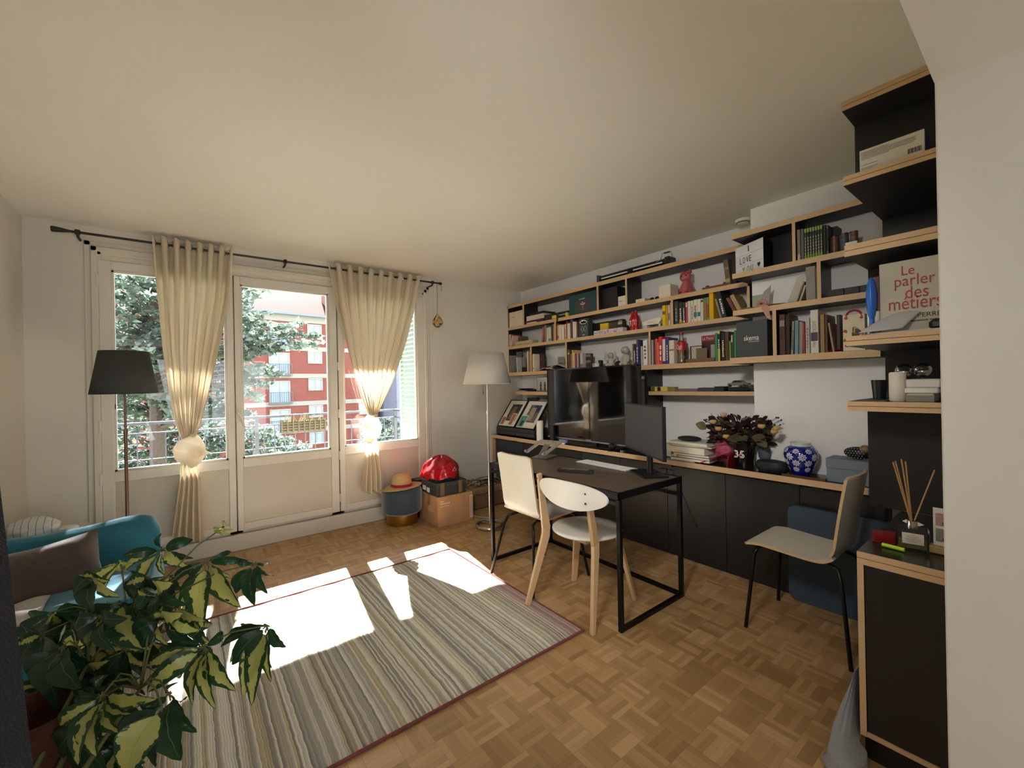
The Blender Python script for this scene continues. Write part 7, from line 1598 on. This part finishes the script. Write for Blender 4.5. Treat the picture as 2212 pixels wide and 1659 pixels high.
for (v0, v1, c1) in ((1109, 1136, '#b58f86'), (1142, 1170, '#8f8a84')):
    z1 = PX(xx, 2030, v0).z; z0 = PX(xx, 2030, v1).z; y1 = ya-.006
    o = bake('picture', G().box(xx-.0008, xx, yb, y1, z0, z1), M(c1, .5, var=.3, scale=60), t)
    bake('couple', G().ball((xx-.001, lerp(y1, yb, .42), lerp(z0, z1, .62)), .009, 10, sc=(.06, 1, 1.1)).ball((xx-.001, lerp(y1, yb, .75), lerp(z0, z1, .7)), .008, 10, sc=(.06, 1, 1.1)).ball((xx-.0011, lerp(y1, yb, .45), lerp(z0, z1, .2)), .013, 10, sc=(.05, 1, .8)), M('#3f2a2a', .6), o)
bake('wooden_holder', G().box(xx-.022, xx+.022, .196, ya+.012, CZ+.0005, CZ+.026, b=.004), M('#b59a64', .6, var=.2), t)
# blanket on the floor
random.seed(2)
KN = M('#a7a8ae', .95, var=.15, scale=120, bump=.8, name='knitted_wool')
def blk(a, b):
    th = 2*PI*a; z = poly([(0, 0), (.03, .0), (.2, .10), (.5, .24), (.75, .36), (.92, .43), (1, .45)], b)
    cx = 1.935+.05*b+.045*math.sin(2.5*z*6); cy = poly([(0, .470), (.5, .468), (1, .462)], b)+.0
    rx = poly([(0, .10), (.1, .13), (.5, .12), (.85, .08), (1, .01)], b); ry_ = poly([(0, .022), (.15, .028), (.6, .026), (1, .006)], b)
    k = 1+.08*math.sin(3*th+9*b)
    return V((cx+rx*k*math.cos(th), cy+ry_*k*math.sin(th)+.0, z+.002))
t = thing('knitted_blanket', 'light grey knitted blanket bundled on the floor against the side cabinet', 'blanket', (1.92, .5, 0))
BL = [(1442, 1850, 1853, 1.99, .03), (1470, 1840, 1854, 1.96, .05), (1510, 1821, 1855, 1.93, .08), (1550, 1806, 1857, 1.90, .10), (1575, 1799, 1862, 1.86, .10), (1600, 1792, 1870, 1.81, .085), (1640, 1784, 1874, 1.785, .07), (1680, 1778, 1871, 1.775, .06), (1700, 1777, 1866, 1.77, .05)]
BQ = []
for (v, ul, ur, xc, dx) in BL:
    p, q = PX(xc, ul, v), PX(xc, ur, v); BQ.append((xc, max(q.y, .441) if ur < 1858 else q.y, max(p.y, q.y+.006), max(.004, p.z), dx))
def blf(a, b):
    k = b*(len(BQ)-1); i = min(int(k), len(BQ)-2); q = k-i; xc, yr, yl, z, dx = [lerp(BQ[i][j], BQ[i+1][j], q) for j in range(5)]
    th = 2*PI*a; r = (yl-yr)/2; w_ = 1+.10*math.sin(3*th+6*b)+.04*math.sin(11*th+5*b)
    x = xc+dx*math.cos(th)*w_
    if yr < .44 and r*math.sin(th) < 0: x = min(x, 1.855)
    return V((x, yr+r+r*math.sin(th), z))
g = G().grid(blf, 64, 60, cu=True); g.add([blf(k/24, 0) for k in range(24)], [tuple(range(24))])
bake('bundle', g, KN, t, smooth=True, angle=180)
# ================================================================ PLANT
def leafshader(name, g1, g2, y1, thr):
    mt = bpy.data.materials.new(name); mt.use_nodes = True; nt = mt.node_tree; L = nt.links.new; p = nt.nodes['Principled BSDF']; out = nt.nodes['Material Output']
    uv = nn(nt, 'ShaderNodeUVMap'); uv.uv_map = 'uv'; sp = nn(nt, 'ShaderNodeSeparateXYZ'); L(uv.outputs[0], sp.inputs[0])
    def mth(op, a, b=None):
        n = nn(nt, 'ShaderNodeMath', operation=op)
        for i, x in enumerate((a, b)):
            if x is None: continue
            if isinstance(x, (int, float)): n.inputs[i].default_value = x
            else: L(x, n.inputs[i])
        return n.outputs[0]
    fu = mth('FRACT', sp.outputs[0]); ac = mth('ABSOLUTE', mth('SUBTRACT', fu, .5))
    nz = nn(nt, 'ShaderNodeTexNoise'); nz.inputs['Scale'].default_value = 3.6; nz.inputs['Detail'].default_value = 4; mp = nn(nt, 'ShaderNodeMapping'); mp.inputs['Scale'].default_value = (1, 2.2, 1); L(uv.outputs[0], mp.inputs[0]); L(mp.outputs[0], nz.inputs[0])
    wn = nn(nt, 'ShaderNodeTexWhiteNoise', noise_dimensions='1D'); L(mth('FLOOR', sp.outputs[0]), wn.inputs['W'])
    t_ = mth('ADD', mth('ADD', mth('MULTIPLY', nz.outputs[0], .55), mth('MULTIPLY', wn.outputs[0], .22)), mth('MULTIPLY', ac, -1.0))
    sel = mth('GREATER_THAN', t_, thr)
    mx = nn(nt, 'ShaderNodeMix', data_type='RGBA'); L(sel, mx.inputs[0]); mx.inputs[7].default_value = (*lin(y1), 1)
    m2 = nn(nt, 'ShaderNodeMix', data_type='RGBA'); L(nz.outputs[0], m2.inputs[0]); m2.inputs[6].default_value = (*lin(g1), 1); m2.inputs[7].default_value = (*lin(g2), 1); L(m2.outputs[2], mx.inputs[6])
    rib = mth('LESS_THAN', ac, .012); m3 = nn(nt, 'ShaderNodeMix', data_type='RGBA'); L(mth('MULTIPLY', rib, .5), m3.inputs[0]); L(mx.outputs[2], m3.inputs[6]); m3.inputs[7].default_value = (*lin('#9aa35a'), 1)
    L(m3.outputs[2], p.inputs['Base Color']); p.inputs['Roughness'].default_value = .33; p.inputs['Coat Weight'].default_value = .15
    t = nn(nt, 'ShaderNodeBsdfTranslucent'); L(m3.outputs[2], t.inputs[0]); ms = nn(nt, 'ShaderNodeMixShader'); ms.inputs[0].default_value = .38; L(p.outputs[0], ms.inputs[1]); L(t.outputs[0], ms.inputs[2]); L(ms.outputs[0], out.inputs[0])
    return mt
LV = leafshader('variegated_leaf', '#24422a', '#365a34', '#bcbf70', .10); LD = leafshader('dark_leaf', '#1b3a2a', '#2c5034', '#8f9a4a', .5)
def zp(x, y, d): return PD(d, x/2.968, 1100+y/2.968)
clusters = [  # centre x, y (zoomed pixels), depth, leaflets (tip x, tip y, width px, kind, depth change)
 (1035, 262, 1.42, [(1040, 150, 26, 1, 0), (1238, 195, 62, 1, .05), (1240, 315, 50, 1, .04), (1215, 378, 62, 0, -.05), (1068, 440, 34, 0, 0), (890, 560, 80, 0, -.1), (785, 300, 52, 1, -.05), (800, 400, 40, 0, .05)]),
 (1315, 340, 1.36, [(1482, 270, 26, 1, .08), (1592, 330, 42, 1, .05), (1545, 632, 130, 0, -.05), (1300, 772, 120, 0, -.08), (1165, 725, 68, 0, 0), (1120, 470, 44, 1, .04), (1500, 440, 60, 0, .06), (1210, 420, 60, 1, 0)]),
 (1627, 350, 1.36, [(1738, 315, 26, 1, .08), (1757, 425, 34, 1, .05), (1716, 542, 46, 1, 0), (1632, 618, 100, 1, -.05), (1530, 330, 28, 1, 0), (1515, 540, 66, 1, .02)]),
 (1430, 118, 1.45, [(1384, 140, 12, 2, 0), (1404, 155, 14, 2, 0), (1437, 176, 18, 2, -.02), (1475, 162, 16, 2, -.01), (1496, 128, 13, 2, 0), (1455, 105, 10, 2, .02), (1400, 112, 10, 2, .03)]),
 (770, 330, 1.40, [(520, 592, 62, 0, -.05), (700, 420, 40, 0, .05), (845, 345, 34, 2, 0), (820, 400, 30, 2, 0), (690, 600, 44, 0, .1)]),
 (740, 605, 1.20, [(958, 905, 140, 0, -.06), (585, 1060, 95, 0, -.05), (470, 822, 70, 1, 0), (1025, 690, 62, 1, .05), (905, 560, 60, 1, .08), (600, 660, 60, 1, .03), (700, 800, 60, 0, .02)]),
 (1312, 885, 1.14, [(1088, 780, 58, 1, .04), (1330, 762, 52, 1, .05), (1430, 800, 54, 1, .05), (942, 1175, 100, 0, -.06), (955, 1000, 76, 0, -.02), (1235, 1255, 92, 0, -.08), (1512, 1165, 96, 0, -.05), (1380, 1280, 86, 0, -.06), (1310, 1215, 50, 1, 0), (1020, 900, 60, 1, .04)]),
 (1715, 745, 1.22, [(1832, 885, 60, 1, .03), (1742, 1020, 20, 1, .05), (1488, 1000, 92, 1, -.04), (1562, 1200, 88, 0, -.05), (1615, 1262, 96, 0, -.06), (1738, 1108, 56, 0, 0), (1465, 800, 34, 1, .05), (1545, 742, 26, 1, .06), (1415, 885, 36, 1, .05), (1475, 985, 50, 0, .05)]),
 (1085, 1188, 1.02, [(1160, 1612, 175, 1, -.05), (1262, 1430, 90, 1, .0), (1215, 1185, 18, 1, .05), (1150, 1105, 20, 1, .05), (960, 1300, 70, 1, .03)]),
 (650, 1200, .98, [(388, 1392, 90, 0, -.02), (500, 1642, 120, 0, -.06), (615, 1585, 125, 0, -.05), (770, 1432, 115, 0, -.03), (1000, 1220, 76, 0, .02), (840, 1312, 80, 0, 0), (500, 1180, 70, 1, .05), (700, 1060, 60, 1, .08)]),
 (1040, 1262, .92, [(815, 1720, 165, 0, -.05), (760, 1500, 110, 1, .02), (1000, 1650, 120, 1, .0), (930, 1230, 50, 1, .05)]),
 (330, 660, 1.25, [(188, 860, 110, 1, 0), (215, 700, 60, 1, .04), (570, 640, 90, 1, .04), (240, 1010, 120, 1, -.05), (440, 960, 130, 1, -.05), (330, 1060, 110, 1, -.06), (500, 760, 70, 1, .02), (420, 720, 50, 2, 0)]),
 (400, 880, 1.10, [(210, 1110, 120, 1, -.03), (330, 1210, 130, 1, -.05), (520, 1150, 130, 1, -.05), (600, 1000, 80, 1, .03), (560, 840, 60, 1, .05), (380, 1290, 110, 1, -.05)]),
 (800, 900, 1.15, [(690, 1120, 80, 1, 0), (880, 1110, 80, 1, -.02), (980, 1000, 60, 0, .02), (1000, 850, 44, 0, .05), (720, 860, 30, 2, .04), (850, 830, 30, 2, .05), (930, 1190, 70, 1, -.02), (640, 1040, 40, 0, .02)]),
 (560, 1330, .98, [(380, 1640, 120, 1, .04), (560, 1720, 110, 1, .05), (700, 1700, 90, 1, .04), (430, 1500, 90, 1, .05)]),
 (1100, 420, 1.42, [(1010, 570, 60, 0, 0), (1130, 600, 60, 1, 0), (930, 540, 50, 0, .02), (1180, 520, 50, 1, .03), (1100, 700, 70, 1, -.02), (970, 780, 50, 0, 0)]),
 (720, 1120, 1.06, [(520, 1250, 80, 1, .02), (860, 1250, 90, 1, .02), (700, 1330, 100, 1, 0), (930, 1330, 90, 1, .03)]),
]
t = thing('umbrella_plant', 'large potted plant with drooping yellow variegated green leaves in the foreground', 'plant', (-.30, 1.18, 0))
potc = V((-.33, 1.2, 0))
hubs = [zp(560, 1000, 1.12), zp(820, 760, 1.25), zp(900, 1150, 1.08)]
random.seed(31)
for k in range(34):
    if k < 22: cx, cy = random.uniform(230, 900), random.uniform(760, 1560)
    else: cx, cy = random.uniform(600, 1250), random.uniform(420, 900)
    if k < 22 and cx < 420 and cy > 1250: cx += 220
    d = random.uniform(1.12, 1.4); n = random.randint(5, 8); a0 = random.uniform(0, 6)
    clusters.append((cx, cy, d, [(cx+random.uniform(120, 240)*math.cos(a0+i*6.28/n), cy+random.uniform(80, 170)*math.sin(a0+i*6.28/n)+90, random.uniform(60, 105), random.choice((0, 1, 1)), random.uniform(-.06, .06)) for i in range(n)]))
random.seed(17); g = G(); g.uv = []; stm = G(); lid = 0
for (cx, cy, d, leaves) in clusters:
    c = zp(cx, cy, d)
    for (tx, ty, wpx, kind, dd_) in leaves:
        tip = zp(tx, ty, d+dd_); ax = tip-c; Ln = ax.length; fwd = V(MR[2])
        ws = wpx/2.968*d/FPX/2*1.3
        p0 = c+ax*.12
        side = ax.cross(fwd).normalized(); up_ = side.cross(ax).normalized()
        if up_.dot(-fwd) < 0: up_ = -up_
        roll = random.uniform(-.35, .35); side2 = side*math.cos(roll)+up_*math.sin(roll)
        stm.tube([c, p0+V((0, 0, .004))], .0018, 5)
        n, m_ = 14, 5; vs = []; uvs = []
        for i in range(n+1):
            q = i/n; prof = (math.sin(PI*q**.82)**.78) if 0 < q < 1 else 0.0
            bow_ = math.sin(PI*q)*Ln*.10
            base = p0+(tip-p0)*q+V((0, 0, 1))*bow_+up_*(.02*math.sin(PI*q))
            for j in range(m_):
                s = j/(m_-1)*2-1; w_ = ws*prof*s*(1+.05*math.sin(9*q+lid))
                vs.append(base+side2*w_+up_*(abs(s)**1.3*ws*prof*.22+.0015*math.sin(q*23+s*2))); uvs.append((lid+.02+.96*(s*.5+.5), q+lid*.37))
        fs = [(i*m_+j, i*m_+j+1, (i+1)*m_+j+1, (i+1)*m_+j) for i in range(n) for j in range(m_-1)]
        g.add(vs, fs, kind if kind < 2 else 2); g.uv += uvs; lid += 1
    # stem from the pot up to the cluster, leaning outwards
    hb = min(hubs, key=lambda q: (q-c).length)
    stm.tube([hb, hb.lerp(c, .35)+V((0, 0, .03)), hb.lerp(c, .7)+V((0, 0, .03)), c], [.003, .0026, .0022, .002], 6)
for hb in hubs:
    b0 = potc+V((random.uniform(-.04, .04), random.uniform(-.04, .04), .28)); stm.tube([b0, b0.lerp(hb, .4)+V((0, 0, .03)), b0.lerp(hb, .75)+V((0, 0, .02)), hb], [.008, .0065, .005, .004], 7)
LY = leafshader('young_leaf', '#8fa048', '#a9b85c', '#c5cf78', .3)
o = bake('leaves', g, [LV, LD, LY], t, smooth=True, angle=180)
bake('stems', stm, M('#5d6136', .6, var=.2), t, smooth=True)
bake('pot', G().lathe([(.0, 0), (.10, 0), (.135, .24), (.145, .245), (.145, .28), (.13, .28), (.12, .25), (0, .25)], potc, 40), M('#9a5b40', .8, var=.15, scale=10, bump=.2, name='terracotta'), t, smooth=True)
bake('soil', G().lathe([(.125, .255), (.06, .265), (0, .268)], potc, 24), M('#2a1d15', 1, var=.3, scale=60, bump=.6), t)
bc2 = zp(215, 1330, 1.02)
t = thing('rust_basket', 'rust brown woven basket behind the plant at the left edge', 'basket', (bc2.x, bc2.y, 0))
h2 = zp(255, 1290, 1.02).z
bake('basket_body', G().lathe([(0, .001), (.08, .001), (.10, .1), (.105, h2*.8), (.095, h2), (.085, h2), (.08, .02), (0, .02)], (bc2.x, bc2.y, 0), 36), M('#4f2a1c', .95, var=.5, scale=35, bump=.8, name='rust_raffia'), t, smooth=True)
